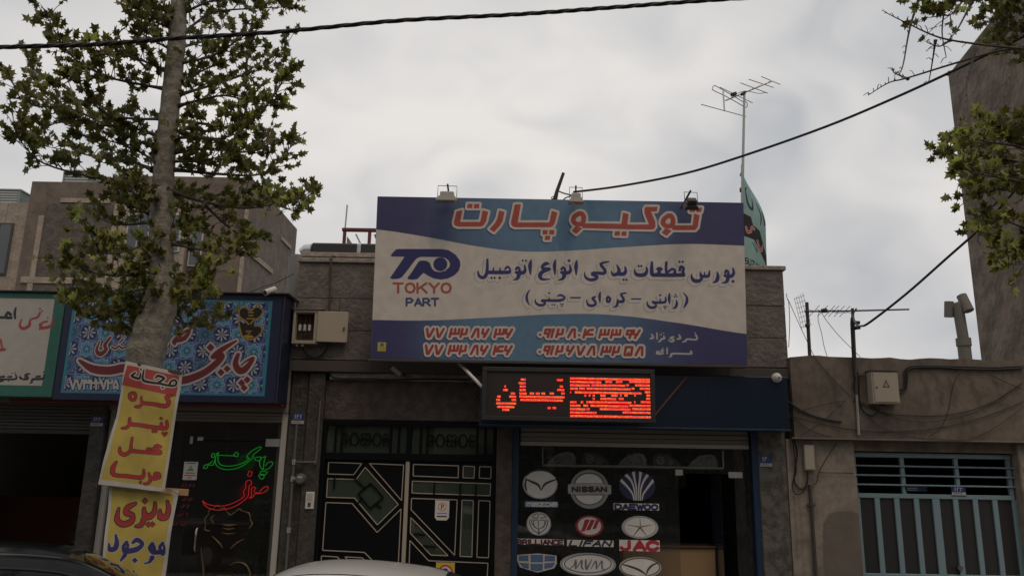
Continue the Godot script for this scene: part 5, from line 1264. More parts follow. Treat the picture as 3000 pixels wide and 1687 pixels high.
# ---------------------------------------------------------------- signs
func big_sign() -> void:
	var c := Canvas.new(5.0, 2.21, 260.0)
	# printed ground: navy to steel blue across, white band between two waves
	var up: Array = PRINT.wave.l[0]
	var dn: Array = PRINT.wave.l[1]
	var navy := Color(0.053, 0.05, 0.145)
	var steel := Color(0.115, 0.215, 0.33)
	var white := Color(0.62, 0.565, 0.51)
	for x in c.w:
		var xm := x / c.s * 1000.0
		var a := wave_at(up, xm) * 0.001 * c.s
		var b := wave_at(dn, xm) * 0.001 * c.s
		var t := x / float(c.w)
		var ku := smoothstep(0.06, 0.42, t) * (1.0 - smoothstep(0.62, 0.92, t))
		var kd := smoothstep(0.05, 0.30, t) * (1.0 - smoothstep(0.50, 0.90, t))
		var cu := navy.lerp(steel, ku)
		var cd := navy.lerp(steel, kd)
		for y in c.h:
			var k := clampf(y - a + 0.5, 0.0, 1.0) * clampf(b - y + 0.5, 0.0, 1.0)
			var g := (cu if y < (a + b) * 0.5 else cd).lerp(white, k)
			var i := (y * c.w + x) * 3
			c.px[i] = g.r
			c.px[i + 1] = g.g
			c.px[i + 2] = g.b
	var red := Color(0.40, 0.075, 0.06)
	c.draw(PRINT.title, 14.0)
	c.ink(Color(0.03, 0.03, 0.13), 8.0, -3, 4)
	c.ink(white, 8.0)
	c.ink(red)
	c.draw(PRINT.logo)
	c.ink(Color(0.035, 0.035, 0.15), 0.5)
	c.draw(PRINT.latin_red)
	c.ink(Color(0.38, 0.09, 0.06))
	c.draw(PRINT.latin_blue)
	c.ink(Color(0.045, 0.06, 0.2))
	c.draw(PRINT.line, 9.0)
	c.ink(Color(0.12, 0.15, 0.2), 3.4, -8, 9)
	c.ink(white, 2.0, -8, 9)
	c.ink(white, 3.0, -4, 4)
	c.ink(white, 3.0)
	c.ink(Color(0.035, 0.035, 0.16))
	c.draw(PRINT.phone, 13.0)
	c.ink(Color(0.03, 0.03, 0.12), 7.0, -2, 4)
	c.ink(white, 7.0)
	c.ink(Color(0.36, 0.05, 0.045))
	c.draw(PRINT.names)
	c.ink(Color(0.5, 0.47, 0.44))
	c.fill_m(Color(0.5, 0.42, 0.08), 0.09, 1.99, 0.20, 2.11)
	c.fill_m(Color(0.1, 0.16, 0.2), 0.12, 2.0, 0.17, 2.045)
	c.fill_m(Color(0.3, 0.26, 0.06), 0.105, 2.06, 0.185, 2.07)
	c.fill_m(Color(0.3, 0.26, 0.06), 0.105, 2.085, 0.185, 2.095)
	c.fill_m(Color(0.5, 0.46, 0.42), 2.452, 0.62, 2.456, 1.35)
	c.wear(17, 0.12)
	var m := scaled(printed("sign_print", c, 0.5), 5.0, 2.21)
	var bump := bump_tex(5, 0.004, 5.0, 2)
	m.normal_enabled = true
	m.normal_texture = bump
	m.normal_scale = 0.5
	var t := thing("shop_sign", "huge blue and white shop sign with red lettering above the parts shop", "sign", Vector3(0.64, 3.43, -10.5))
	var y := Vector3(0, 2.205, 0.19).normalized()
	var x := Transform3D(Basis(Vector3.RIGHT, y, Vector3.RIGHT.cross(y)), Vector3(-1.86, 5.63, -10.3))
	put(MB.new().box(Vector3(0, -2.21, -0.16), Vector3(5.0, 0, -0.004), 0.01, x), "sign_case", M.dull_white, t)
	put(MB.new().plate(PackedVector2Array([Vector2(0.004, -0.004), Vector2(4.996, -0.004), Vector2(4.996, -2.206), Vector2(0.004, -2.206)]), -0.003, 0.0, x, Vector3(0, 0, 1)), "printed_sheet", m, t)
	put(MB.new().box(Vector3(-0.03, -2.245, -0.2), Vector3(5.02, -2.212, 0.02), 0.006, x), "bottom_angle", M.old_iron, t)
	for k in 4:
		var px := -1.6 + k * 1.55
		put(MB.new().bar(Vector3(px, 3.6, -10.66), Vector3(px, 3.6, -10.99), 0.05, 0.05), "bracket", M.old_iron, t)
		put(MB.new().bar(Vector3(px, 5.3, -10.5), Vector3(px, 4.95, -11.1), 0.05, 0.05), "bracket", M.old_iron, t)
	floodlight(Vector3(-0.89, 5.56, -10.1), 0.30, "white floodlight over the left letters of the big sign", 0.35)
	floodlight(Vector3(0.835, 5.57, -10.1), 0.2, "small white floodlight over the middle of the big sign", 0.35)
	floodlight(Vector3(2.36, 5.50, -10.02), 0.2, "dark tilted floodlight over the right letters of the big sign", 1.1)

func wave_at(a: Array, x: float) -> float:
	for i in range(0, a.size() - 3, 3):
		if x <= a[i + 3] or i >= a.size() - 6:
			var t := clampf((x - a[i]) / float(a[i + 3] - a[i]), 0.0, 1.0)
			var y0: float = a[maxi(i - 3, 0) + 1]
			var y3: float = a[mini(i + 6, a.size() - 3) + 1]
			return cubic_interpolate(a[i + 1], a[i + 4], y0, y3, t)
	return 0.0

func floodlight(at: Vector3, wd: float, label: String, tilt: float) -> void:
	var t := thing("floodlight", label, "floodlight", at, "floodlights over the big sign")
	var m: Material = M.dull_white if tilt < 1.0 else M.old_iron
	var x := Transform3D(Basis(Vector3.RIGHT, tilt - 0.35), at)
	var h := wd * 0.5
	put(MB.new().box(Vector3(-h * 0.62, 0.0, -0.05), Vector3(h * 0.62, 0.07, 0.05), 0.01, x), "housing", m, t)
	for k in 5:
		put(MB.new().box(Vector3(-h * 0.55 + k * h * 0.25, -0.012, 0.05), Vector3(-h * 0.5 + k * h * 0.25, 0.05, 0.056), 0.0, x), "fin", m, t)
	var p := PackedVector2Array([Vector2(-h, -0.06), Vector2(h, -0.06), Vector2(h * 0.7, 0.0), Vector2(-h * 0.7, 0.0)])
	put(MB.new().plate(p, -0.07, 0.07, x), "reflector_hood", m, t)
	put(MB.new().box(Vector3(-h * 0.9, -0.066, -0.06), Vector3(h * 0.9, -0.061, 0.06), 0.0, x), "front_glass", M.lamp_glass, t)
	var b := MB.new()
	b.tube([at + Vector3(-h * 0.85, 0.0, 0), at + Vector3(-h * 0.85, 0.17, -0.02), at + Vector3(h * 0.85, 0.165, -0.02), at + Vector3(h * 0.85, 0.0, 0)], [0.005], 6)
	put(b, "yoke", M.old_iron, t)
	put(MB.new().bar(at + Vector3(0, 0.19, -0.01), Vector3(at.x + (0.02 if tilt < 1.0 else -0.1), at.y - 0.02, -10.42), 0.022, 0.022), "arm", M.old_iron, t)

func led_board() -> void:
	# dark blue sheet metal housing the LED board hangs on
	var f := thing("shutter_housing", "dark navy sheet metal shutter housing beneath the big sign", "housing", Vector3(1.65, 2.62, -10.8))
	put(MB.new().box(Vector3(-0.40, 2.60, -11.04), Vector3(3.70, 3.298, -10.62), 0.01), "housing", M.navy_paint, f)
	for k in 3:
		put(MB.new().box(Vector3(-0.40 + 1.0, 2.61, -10.62), Vector3(0.604, 3.29, -10.617), 0.0, Transform3D(Basis(), Vector3(k * 1.02, 0, 0))), "seam", M.navy_frame, f)
	solid(Vector3(-0.41, 2.585, -11.0), Vector3(3.71, 2.605, -10.6), "lower_edge", M.blue_paint, f, 0.004)
	var t := thing("led_sign", "black LED message board showing glowing orange red letters and an emblem", "sign", Vector3(0.745, 2.64, -10.3))
	put(MB.new().box(Vector3(-0.36, 2.635, -10.34), Vector3(1.85, 3.31, -10.205), 0.008), "case", M.tank_black, t)
	var fm := mat("led_face", lin(0.012, 0.010, 0.010), 0.6)
	put(MB.new().plate(PackedVector2Array([Vector2(-0.30, 3.25), Vector2(1.79, 3.25), Vector2(1.79, 2.695), Vector2(-0.30, 2.695)]), -10.204, -10.203), "face", fm, t)
	for q in [[-0.36, 3.255, 1.85, 3.31], [-0.36, 2.635, 1.85, 2.69], [-0.36, 2.691, -0.305, 3.254], [1.795, 2.691, 1.85, 3.254]]:
		solid(Vector3(q[0], q[1], -10.204), Vector3(q[2], q[3], -10.185), "bezel", M.tank_black, t, 0.004)
	var im := Image.create(64, 8, false, Image.FORMAT_RGB8)
	for y in 8:
		for x in 64:
			var r := rng.randf()
			im.set_pixel(x, y, Color(1.0, 0.20, 0.12).lerp(Color(1.0, 0.48, 0.2) if r > 0.72 else (Color(0.9, 0.2, 0.3) if r < 0.3 else Color(1.0, 0.24, 0.13)), 0.8))
	var lm := mat("led_glow", Color(0.02, 0.005, 0.004), 0.5)
	lm.emission_enabled = true
	lm.emission = Color(1, 1, 1)
	lm.emission_operator = BaseMaterial3D.EMISSION_OP_MULTIPLY
	lm.emission_texture = ImageTexture.create_from_image(im)
	lm.emission_energy_multiplier = 1.15
	lm.texture_filter = BaseMaterial3D.TEXTURE_FILTER_NEAREST
	var b := MB.new()
	for q in LED_BARS:
		var x0: float = -0.36 + q[0] * 0.001
		var x1: float = -0.36 + q[2] * 0.001
		var yc: float = 3.31 - q[1] * 0.001
		var p := [Vector3(x0, yc + 0.0135, -10.201), Vector3(x1, yc + 0.0135, -10.201), Vector3(x1, yc - 0.0135, -10.201), Vector3(x0, yc - 0.0135, -10.201)]
		var u0 := x0 / 0.9
		var u1 := x1 / 0.9
		b.tri(p[0], p[1], p[2], Vector3.BACK, Vector2(u0, yc * 3.0), Vector2(u1, yc * 3.0), Vector2(u1, yc * 3.0 + 0.25))
		b.tri(p[0], p[2], p[3], Vector3.BACK, Vector2(u0, yc * 3.0), Vector2(u1, yc * 3.0 + 0.25), Vector2(u0, yc * 3.0 + 0.25))
	put(b, "led_rows", lm, t)
	var l := AreaLight3D.new()
	l.name = "led_glow_light"
	l.area_size = Vector2(1.9, 0.5)
	l.light_color = Color(1.0, 0.25, 0.1)
	l.light_energy = 0.02
	l.shadow_enabled = true
	t.add_child(l)
	l.position = Vector3(0, 0.33, 0.13)
	l.rotation_degrees = Vector3(0, 0, 0)
	for x in [0.1, 1.4]:
		put(MB.new().bar(Vector3(x, 3.2, -10.34), Vector3(x, 3.2, -10.62), 0.04, 0.04), "bracket", M.old_iron, t)
	put(MB.new().bar(Vector3(1.86, 2.72, -10.45), Vector3(2.35, 3.27, -10.6), 0.018, 0.018), "stay", M.red_steel, t)
	# white pole stay under the big sign
	var s := thing("white_stay", "slanting white metal pole between the big sign and the LED board", "pole", Vector3(-0.37, 3.06, -10.3))
	put(MB.new().tube([Vector3(-0.74, 3.46, -10.72), Vector3(-0.36, 3.06, -10.3)], [0.022], 10), "pole", M.white_paint, s)
	var sl := thing("wall_lamp", "small slanted lamp under the beam over the black door", "lamp", Vector3(-1.55, 3.24, -10.85))
	put(MB.new().bar(Vector3(-1.62, 3.35, -10.8), Vector3(-1.50, 3.26, -10.84), 0.05, 0.05), "body", M.box_grey, sl)
	put(MB.new().bar(Vector3(-1.50, 3.26, -10.84), Vector3(-1.46, 3.27, -10.99), 0.03, 0.03), "bracket", M.old_iron, sl)

func tea_sign() -> void:
	# sign face: printed tile pattern, calligraphy, number
	var wd := 2.95
	var ht := 1.45
	var c := Canvas.new(wd, ht, 300.0)
	var x0 := 0.10
	var x1 := 2.78
	var y0 := 0.085
	var y1 := 1.36
	var navy := Color(0.012, 0.016, 0.055)
	c.fill(navy)
	c.fill_m(Color(0.03, 0.21, 0.30), x0, y0, x1, y1)
	var cell := 0.222
	var dk := Color(0.016, 0.024, 0.10)
	var md := Color(0.05, 0.115, 0.31)
	var lt := Color(0.10, 0.28, 0.42)
	var wh := Color(0.40, 0.42, 0.48)
	for y in range(int((y0 + 0.025) * c.s), int((y1 - 0.025) * c.s)):
		for x in range(int((x0 + 0.04) * c.s), int((x1 - 0.04) * c.s)):
			var u := (x / c.s - x0 - 0.04) / cell
			var v := (y / c.s - y0 - 0.025) / cell
			var iu := roundi(u)
			var iv := roundi(v)
			var du := u - iu
			var dv := v - iv
			var r := sqrt(du * du + dv * dv)
			var a := atan2(dv, du)
			var odd := (iu + iv) % 2 != 0
			var col := md
			if odd:
				# white snow-flower on navy
				var pet := 0.30 + 0.12 * cos(8.0 * a)
				col = dk if r < 0.5 else md
				if r < pet and (r > 0.1 or cos(8.0 * a) > 0.2):
					col = wh if cos(8.0 * a) > -0.1 else dk
				if r < 0.06:
					col = Color(0.3, 0.3, 0.12)
			else:
				# pale blue rosette with a navy star
				var ros := 0.44 + 0.06 * cos(8.0 * a)
				if r < ros:
					col = lt
				if absf(r - ros) < 0.02:
					col = wh
				var star := 0.19 + 0.05 * cos(8.0 * a)
				if r < star:
					col = dk
				if r < 0.12 + 0.04 * cos(8.0 * a + PI):
					col = Color(0.15, 0.38, 0.42)
				if iv % 2 == 0 and iu % 4 == 0:
					col = col.lerp(dk, 0.55)
			# curling white lines on the diagonals, tile joints
			var w1 := absf(sin(PI * (u + v * 0.5)) * sin(PI * (v - u * 0.5)))
			if absf(w1 - 0.32) < 0.035 and r > 0.40:
				col = wh
			if absf(absf(du) - 0.5) < 0.012 or absf(absf(dv) - 0.5) < 0.012:
				col = col.lerp(wh, 0.55)
			var i := (y * c.w + x) * 3
			c.px[i] = col.r
			c.px[i + 1] = col.g
			c.px[i + 2] = col.b
	var red := Color(0.17, 0.02, 0.025)
	var white := Color(0.47, 0.45, 0.45)
	for k in ["cafe_word", "cafe_small"]:
		var g := 7.5 if k == "cafe_word" else 4.0
		c.draw(PRINT[k], 12.0)
		c.ink(Color(0.01, 0.01, 0.02), g + 2.5)
		c.ink(white, g)
		c.ink(red, -0.8)
	c.draw(PRINT.cafe_digits, 5.0)
	c.ink(Color(0.01, 0.01, 0.02), 3.0, 1, 1)
	c.ink(white, 0.4)
	c.draw(PRINT.cafe_black)
	c.ink(Color(0.012, 0.010, 0.009), 2.0)
	c.draw(PRINT.cafe_gold)
	c.ink(Color(0.36, 0.22, 0.03), 0.4)
	c.wear(23, 0.08)
	var m := scaled(printed("tile_sign_print", c, 0.45), wd, ht)
	var t := thing("tea_house_sign", "blue sign printed with patterned tiles and red calligraphy over the tea house", "sign", Vector3(-4.5, 2.82, -10.7))
	solid(Vector3(-6.0, 2.82, -11.0), Vector3(-3.06, 4.27, -10.505), "case", M.navy_frame, t, 0.008)
	put(MB.new().plate(PackedVector2Array([Vector2(-5.995, 4.265), Vector2(-3.10, 4.265), Vector2(-3.10, 2.825), Vector2(-5.995, 2.825)]), -10.503, -10.5, Transform3D.IDENTITY, Vector3(-6.0, 4.27, 1.0)), "printed_sheet", m, t)
	solid(Vector3(-6.01, 4.271, -11.02), Vector3(-3.0, 4.295, -10.46), "top_cover", M.tank_black, t, 0.004)

func left_signboard() -> void:
	var c := Canvas.new(1.3, 1.42, 300.0)
	c.fill(Color(0.02, 0.13, 0.10))
	c.fill_m(Color(0.43, 0.405, 0.37), 0.0, 0.11, 1.145, 1.275)
	c.draw(PRINT.left_red)
	c.ink(Color(0.33, 0.055, 0.05))
	c.draw(PRINT.left_black)
	c.ink(Color(0.02, 0.025, 0.03))
	c.wear(29, 0.1)
	var m := scaled(printed("left_sign_print", c, 0.5), 1.3, 1.42)
	var t := thing("painted_signboard", "white signboard with dark green frame and hand lettering over the repair shop", "sign", Vector3(-7.0, 2.85, -10.7))
	solid(Vector3(-8.4, 2.85, -11.0), Vector3(-6.012, 4.245, -10.505), "case", M.green_frame, t, 0.008)
	solid(Vector3(-8.39, 2.98, -10.504), Vector3(-7.302, 4.17, -10.5), "plain_sheet", M.white_paint, t)
	put(MB.new().plate(PackedVector2Array([Vector2(-7.3, 4.24), Vector2(-6.016, 4.24), Vector2(-6.016, 2.855), Vector2(-7.3, 2.855)]), -10.503, -10.5, Transform3D.IDENTITY, Vector3(-7.3, 4.27, 1.0)), "printed_sheet", m, t)
	solid(Vector3(-8.42, 4.246, -11.02), Vector3(-6.014, 4.268, -10.46), "top_cover", M.tank_black, t, 0.004)

func neon() -> void:
	for k in ["green", "red"]:
		var m := mat("neon_" + k, lin(0.02, 0.02, 0.02), 0.4)
		m.emission_enabled = true
		m.emission = Color(0.05, 0.62, 0.16) if k == "green" else Color(0.85, 0.12, 0.14)
		m.emission_energy_multiplier = 0.5
		var lab: String = {"green": "green neon lettering glowing high on the tea house glass", "red": "red neon word glowing below the green neon on the tea house glass"}[k]
		var t := thing("neon_sign", lab, "neon sign", Vector3(-3.75, 1.9 if k == "green" else 1.45, -11.12))
		var mid := Vector3.ZERO
		var n := 0
		for path in NEON_PATHS[k]:
			var p := []
			for i in range(0, path.size(), 2):
				p.append(Vector3(path[i] * 0.001, path[i + 1] * 0.001, -11.112))
				mid += p[-1]
				n += 1
			put(MB.new().tube(curve(p, 3), [0.0042], 6), "neon_tube", m, t)
			put(MB.new().tube([p[0], p[0] + Vector3(0, 0, -0.018)], [0.004], 5), "holder", M.cable_grey, t)
		mid /= n
		var l := OmniLight3D.new()
		l.name = "neon_glow_light"
		l.light_color = m.emission
		l.light_energy = 0.012
		l.light_size = 0.2
		l.omni_range = 8.0
		l.omni_attenuation = 2.0
		l.shadow_enabled = true
		t.add_child(l)
		l.position = mid + Vector3(0, 0, 0.06) - t.position

func tree_banners() -> void:
	var ox := -3.95
	var yel := Color(0.49, 0.38, 0.085)
	var wht := Color(0.50, 0.48, 0.44)
	# upper banner: its edges in metres from (-3.95, 3.05), down positive
	var c := Canvas.new(0.80, 1.36, 400.0)
	c.fill(wht)
	var q1 := [Vector2(-3.755, 2.99), Vector2(-3.20, 2.885), Vector2(-3.215, 2.45), Vector2(-3.235, 2.1), Vector2(-3.25, 1.76), Vector2(-3.56, 1.79), Vector2(-3.87, 1.82), Vector2(-3.83, 2.1), Vector2(-3.785, 2.45)]
	var body := []
	for p in [Vector2(-3.735, 2.95), Vector2(-3.235, 2.855), Vector2(-3.245, 2.45), Vector2(-3.26, 2.1), Vector2(-3.275, 1.80), Vector2(-3.845, 1.865), Vector2(-3.80, 2.1), Vector2(-3.765, 2.45)]:
		body.append((p.x - ox) * 1000.0)
		body.append((3.05 - p.y) * 1000.0)
	c.reset()
	c.poly(body, 2.0)
	c.ink(yel)
	var head := []
	for p in [Vector2(-3.735, 2.95), Vector2(-3.235, 2.855), Vector2(-3.24, 2.655), Vector2(-3.765, 2.755)]:
		head.append((p.x - ox) * 1000.0)
		head.append((3.05 - p.y) * 1000.0)
	c.reset()
	c.poly(head, 2.0)
	c.ink(Color(0.38, 0.055, 0.05))
	c.draw(PRINT.b1_black, 8.0)
	c.ink(Color(0.5, 0.48, 0.44), 4.0)
	c.ink(Color(0.01, 0.012, 0.014))
	c.draw(PRINT.b1_red, 8.0)
	c.ink(Color(0.05, 0.01, 0.02), 2.4)
	c.ink(Color(0.42, 0.035, 0.04), 0.2)
	c.wear(37, 0.1)
	var t := thing("breakfast_banner", "yellow cloth banner with red heading hung slanting on the plane tree", "banner", Vector3(-3.53, 1.76, -7.75))
	put(cloth(q1, Vector2(ox, 3.05), -7.75), "cloth", scaled(printed("breakfast_banner_print", c, 0.75), 0.80, 1.36), t)
	put(MB.new().bar(Vector3(-3.77, 2.985, -7.775), Vector3(-3.19, 2.878, -7.775), 0.03, 0.02), "top_batten", M.wood_dark, t)
	put(MB.new().bar(Vector3(-3.87, 1.83, -7.775), Vector3(-3.24, 1.768, -7.775), 0.03, 0.02), "bottom_batten", M.wood, t)
	put(MB.new().tube([Vector3(-3.6, 2.955, -7.785), Vector3(-3.67, 2.96, -7.98)], [0.006], 5), "tie", M.cable_black, t)
	put(MB.new().tube([Vector3(-3.25, 1.8, -7.78), Vector3(-3.12, 1.74, -7.8)], [0.003], 5), "string", M.cable_grey, t)
	var d := Canvas.new(0.90, 1.8, 330.0, 0.0, 1.2)
	d.fill(wht)
	var b2 := []
	for p in [Vector2(-3.765, 1.79), Vector2(-3.175, 1.735), Vector2(-3.22, 1.0), Vector2(-3.27, 0.3), Vector2(-3.70, 0.3), Vector2(-3.735, 1.0)]:
		b2.append((p.x - ox) * 1000.0)
		b2.append((3.05 - p.y) * 1000.0)
	d.reset()
	d.poly(b2, 2.0)
	d.ink(yel)
	d.draw(PRINT.b2_red, 8.0)
	d.ink(Color(0.03, 0.01, 0.012), 2.0)
	d.ink(Color(0.36, 0.035, 0.04), -0.8)
	d.draw(PRINT.b2_blue, 8.0)
	d.ink(Color(0.42, 0.44, 0.5), 2.4)
	d.ink(Color(0.035, 0.03, 0.13))
	d.wear(39, 0.1)
	var q2 := [Vector2(-3.79, 1.80), Vector2(-3.13, 1.775), Vector2(-3.155, 1.4), Vector2(-3.18, 1.0), Vector2(-3.20, 0.6), Vector2(-3.22, 0.3), Vector2(-3.73, 0.3), Vector2(-3.745, 0.6), Vector2(-3.76, 1.0), Vector2(-3.775, 1.4)]
	var u := thing("meal_banner", "yellow cloth banner with large red and navy words below the slanting one", "banner", Vector3(-3.45, 0.3, -7.8))
	put(cloth(q2, Vector2(ox, 1.85), -7.81), "cloth", scaled(printed("meal_banner_print", d, 0.75), 0.90, 1.8), u)
	put(MB.new().bar(Vector3(-3.80, 1.79, -7.835), Vector3(-3.05, 1.755, -7.835), 0.06, 0.02), "top_batten", M.wood, u)
	put(MB.new().bar(Vector3(-3.75, 0.31, -7.835), Vector3(-3.2, 0.31, -7.835), 0.03, 0.02), "bottom_batten", M.wood, u)

# a hanging sheet, softly buckled, cut to the outline q
func cloth(q: Array, o: Vector2, z: float) -> MB:
	var b := MB.new()
	var out := PackedVector2Array(q)
	var n := noise(7, 1.6, 2)
	var zz := func(p: Vector2) -> Vector3:
		return Vector3(p.x, p.y, z + n.get_noise_2d(p.x * 2.2, p.y * 0.8) * 0.03 + 0.012 * sin(p.x * 16.0))
	var lo := out[0]
	var hi := out[0]
	for p in out:
		lo = lo.min(p)
		hi = hi.max(p)
	b.st.set_smooth_group(0)
	var nx := 14
	var ny := 20
	for j in ny:
		for i in nx:
			var a := lo + (hi - lo) * Vector2(float(i) / nx, float(j) / ny)
			var c := lo + (hi - lo) * Vector2(float(i + 1) / nx, float(j + 1) / ny)
			for piece in Geometry2D.intersect_polygons(PackedVector2Array([a, Vector2(c.x, a.y), c, Vector2(a.x, c.y)]), out):
				var idx := Geometry2D.triangulate_polygon(piece)
				for k in range(0, idx.size(), 3):
					var p0: Vector2 = piece[idx[k]]
					var p1: Vector2 = piece[idx[k + 1]]
					var p2: Vector2 = piece[idx[k + 2]]
					b.tri(zz.call(p0), zz.call(p1), zz.call(p2), Vector3.BACK, Vector2(p0.x - o.x, o.y - p0.y), Vector2(p1.x - o.x, o.y - p1.y), Vector2(p2.x - o.x, o.y - p2.y))
	return b

# ---------------------------------------------------------------- fittings on the walls
func number_plate(at: Vector3, wd: float, ht: float, digits: Array, label: String) -> void:
	var c := Canvas.new(wd, ht, 500.0)
	c.fill(Color(0.018, 0.045, 0.16))
	c.fill_m(Color(0.42, 0.42, 0.40), 0.0, ht * 0.66, wd, ht * 0.93)
	c.fill_m(Color(0.25, 0.2, 0.06), wd * 0.12, ht * 0.74, wd * 0.75, ht * 0.84)
	c.reset()
	var shapes := {"6": [[0.65, 0.0, 0.1, 0.12, 0.2, 0.42, 0.62, 0.45], [0.5, 0.45, 0.1, 1.0]], "3": [[0.0, 1.0, 0.03, 0.0], [0.03, 0.25, 0.3, 0.3, 0.36, 0.0], [0.36, 0.25, 0.64, 0.3, 0.7, 0.0]], "2": [[0.0, 1.0, 0.03, 0.0], [0.03, 0.3, 0.5, 0.34, 0.62, 0.0]], "4": [[0.0, 1.0, 0.03, 0.0], [0.6, 0.02, 0.3, 0.15, 0.35, 0.45, 0.65, 0.45], [0.03, 0.45, 0.5, 0.45]], "0": [[0.3, 0.55, 0.34, 0.55]]}
	var cw := wd * 0.22
	for i in digits.size():
		for s in shapes[digits[i]]:
			var a := []
			for k in range(0, s.size(), 2):
				a.append((wd * 0.2 + i * cw + s[k] * cw) * 1000.0)
				a.append((ht * 0.14 + s[k + 1] * ht * 0.38) * 1000.0)
				a.append(wd * 22.0)
			c.stroke(a, false, 2.0)
	c.ink(Color(0.5, 0.5, 0.5))
	var t := thing("house_number_plate", label, "number plate", at)
	solid(at + Vector3(0, -ht, 0), at + Vector3(wd, 0, 0.004), "back_plate", M.galvanised, t, 0.001)
	put(MB.new().plate(PackedVector2Array([Vector2(at.x, at.y), Vector2(at.x + wd, at.y), Vector2(at.x + wd, at.y - ht), Vector2(at.x, at.y - ht)]), at.z + 0.0045, at.z + 0.006, Transform3D.IDENTITY, Vector3(at.x, at.y, 1.0)), "enamel_face", scaled(printed("plate_print_" + "".join(digits), c, 0.35), wd, ht), t)

func small_fittings() -> void:
	number_plate(Vector3(3.37 + 0.02, 2.275, -10.984), 0.16, 0.155, ["6", "3", "0"], "blue number plate on the pillar between shop front and stucco house")
	number_plate(Vector3(6.02, 1.925, -11.128), 0.19, 0.14, ["6", "3", "2"], "blue number plate fixed to the pale blue gate")
	number_plate(Vector3(-2.98, 2.735, -11.018), 0.17, 0.155, ["6", "2", "6"], "blue number plate on the stone pillar beside the gas pipes")
	number_plate(Vector3(-5.70, 2.645, -10.978), 0.17, 0.145, ["6", "2", "4"], "dim number plate on the pillar between repair shop and tea house")
	var st := thing("gate_sticker", "blue company sticker on the gate rails beside the number plate", "sticker", Vector3(5.55, 1.84, -11.13))
	solid(Vector3(5.40, 1.835, -11.134), Vector3(5.69, 1.925, -11.126), "sticker", M.navy_paint, st)
	for k in 3:
		solid(Vector3(5.42, 1.85 + k * 0.025, -11.126), Vector3(5.56, 1.857 + k * 0.025, -11.1255), "print", M.gate_blue, st)
	# fuse box with its door hanging open
	var t := thing("fuse_box", "open beige fuse box with three porcelain fuses on the granite wall", "fuse box", Vector3(-2.85, 3.68, -10.95))
	solid(Vector3(-3.03, 3.67, -11.0), Vector3(-2.69, 4.15, -10.985), "back", M.box_inside, t)
	for q in [[-3.03, 3.67, -2.69, 3.715], [-3.03, 4.105, -2.69, 4.15], [-3.03, 3.716, -2.995, 4.104], [-2.735, 3.716, -2.69, 4.104]]:
		solid(Vector3(q[0], q[1], -10.985), Vector3(q[2], q[3], -10.86), "case", M.box_grey, t, 0.006)
	put(MB.new().box(Vector3(0, 0, 0), Vector3(0.42, 0.43, 0.018), 0.006, Transform3D(Basis(Vector3.UP, 0.12), Vector3(-2.69, 3.70, -10.862))), "door", M.box_grey, t)
	solid(Vector3(-2.33, 3.87, -10.895), Vector3(-2.31, 3.91, -10.87), "latch", M.old_iron, t)
	for k in 3:
		var x := -2.945 + k * 0.066
		put(MB.new().tube([Vector3(x, 4.08, -10.96), Vector3(x, 3.96, -10.96)], [0.014], 8), "busbar", M.red_steel, t)
		solid(Vector3(x - 0.017, 3.86, -10.975), Vector3(x + 0.017, 3.95, -10.92), "fuse", M.porcelain, t, 0.006)
		put(MB.new().tube(curve([Vector3(x, 3.86, -10.95), Vector3(x + 0.01, 3.80, -10.92), Vector3(-2.88, 3.75, -10.94)], 3), [0.007], 5), "wire", M.cable_black, t)
	for x in [-2.97, -2.89]:
		put(MB.new().tube([Vector3(x, 3.67, -10.92), Vector3(x, 3.64, -10.92)], [0.022], 10), "gland", M.porcelain, t)
	put(MB.new().tube(curve([Vector3(-2.55, 3.72, -10.93), Vector3(-2.56, 3.60, -10.95), Vector3(-2.68, 3.50, -10.96), Vector3(-2.82, 3.54, -10.94), Vector3(-2.89, 3.65, -10.92)], 5), [0.014], 8), "supply_cable", M.cable_black, t)
	solid(Vector3(-3.05, 4.152, -11.0), Vector3(-2.60, 4.162, -10.84), "rain_cover", M.coping, t)
	var rp := thing("roof_conduit", "thin dark conduit running down the granite from the coping", "pipe", Vector3(-2.57, 4.16, -10.97))
	put(MB.new().tube(curve([Vector3(-2.50, 4.93, -11.1), Vector3(-2.56, 4.96, -11.0), Vector3(-2.58, 4.9, -10.95), Vector3(-2.575, 4.6, -10.972), Vector3(-2.56, 4.165, -10.972)], 4), [0.015], 8), "conduit", M.old_iron, rp)
	# cctv cameras
	var cc := thing("security_camera", "white bullet security camera on the end of the blue tiled sign", "camera", Vector3(-3.2, 4.3, -10.55))
	var d := Vector3(-0.55, -0.45, 0.7).normalized()
	put(MB.new().tube([Vector3(-3.22, 4.36, -10.55), Vector3(-3.22, 4.36, -10.55) + d * 0.17], [0.042], 14), "body", M.white_paint, cc)
	put(MB.new().disc(Vector3(-3.22, 4.36, -10.55) + d * 0.165, d, 0.03, 0.01, 14), "lens", M.tank_black, cc)
	put(MB.new().bar(Vector3(-3.2, 4.295, -10.6), Vector3(-3.22, 4.34, -10.56), 0.03, 0.03), "bracket", M.white_paint, cc)
	var dc := thing("dome_camera", "white dome security camera on the corner of the navy housing", "camera", Vector3(3.55, 3.27, -10.6))
	var cp := Vector3(3.555, 3.285, -10.62)
	var prof := []
	var rad := []
	for k in 7:
		var a := PI * 0.5 * k / 6.0
		prof.append(cp + Vector3(0, 0, 0.03 + 0.055 * sin(a)))
		rad.append(0.055 * cos(a) + 0.001)
	put(MB.new().tube([cp, cp + Vector3(0, 0, 0.03)], [0.065], 18), "base", M.white_paint, dc)
	put(MB.new().tube(prof, rad, 18), "dome", M.white_paint, dc)
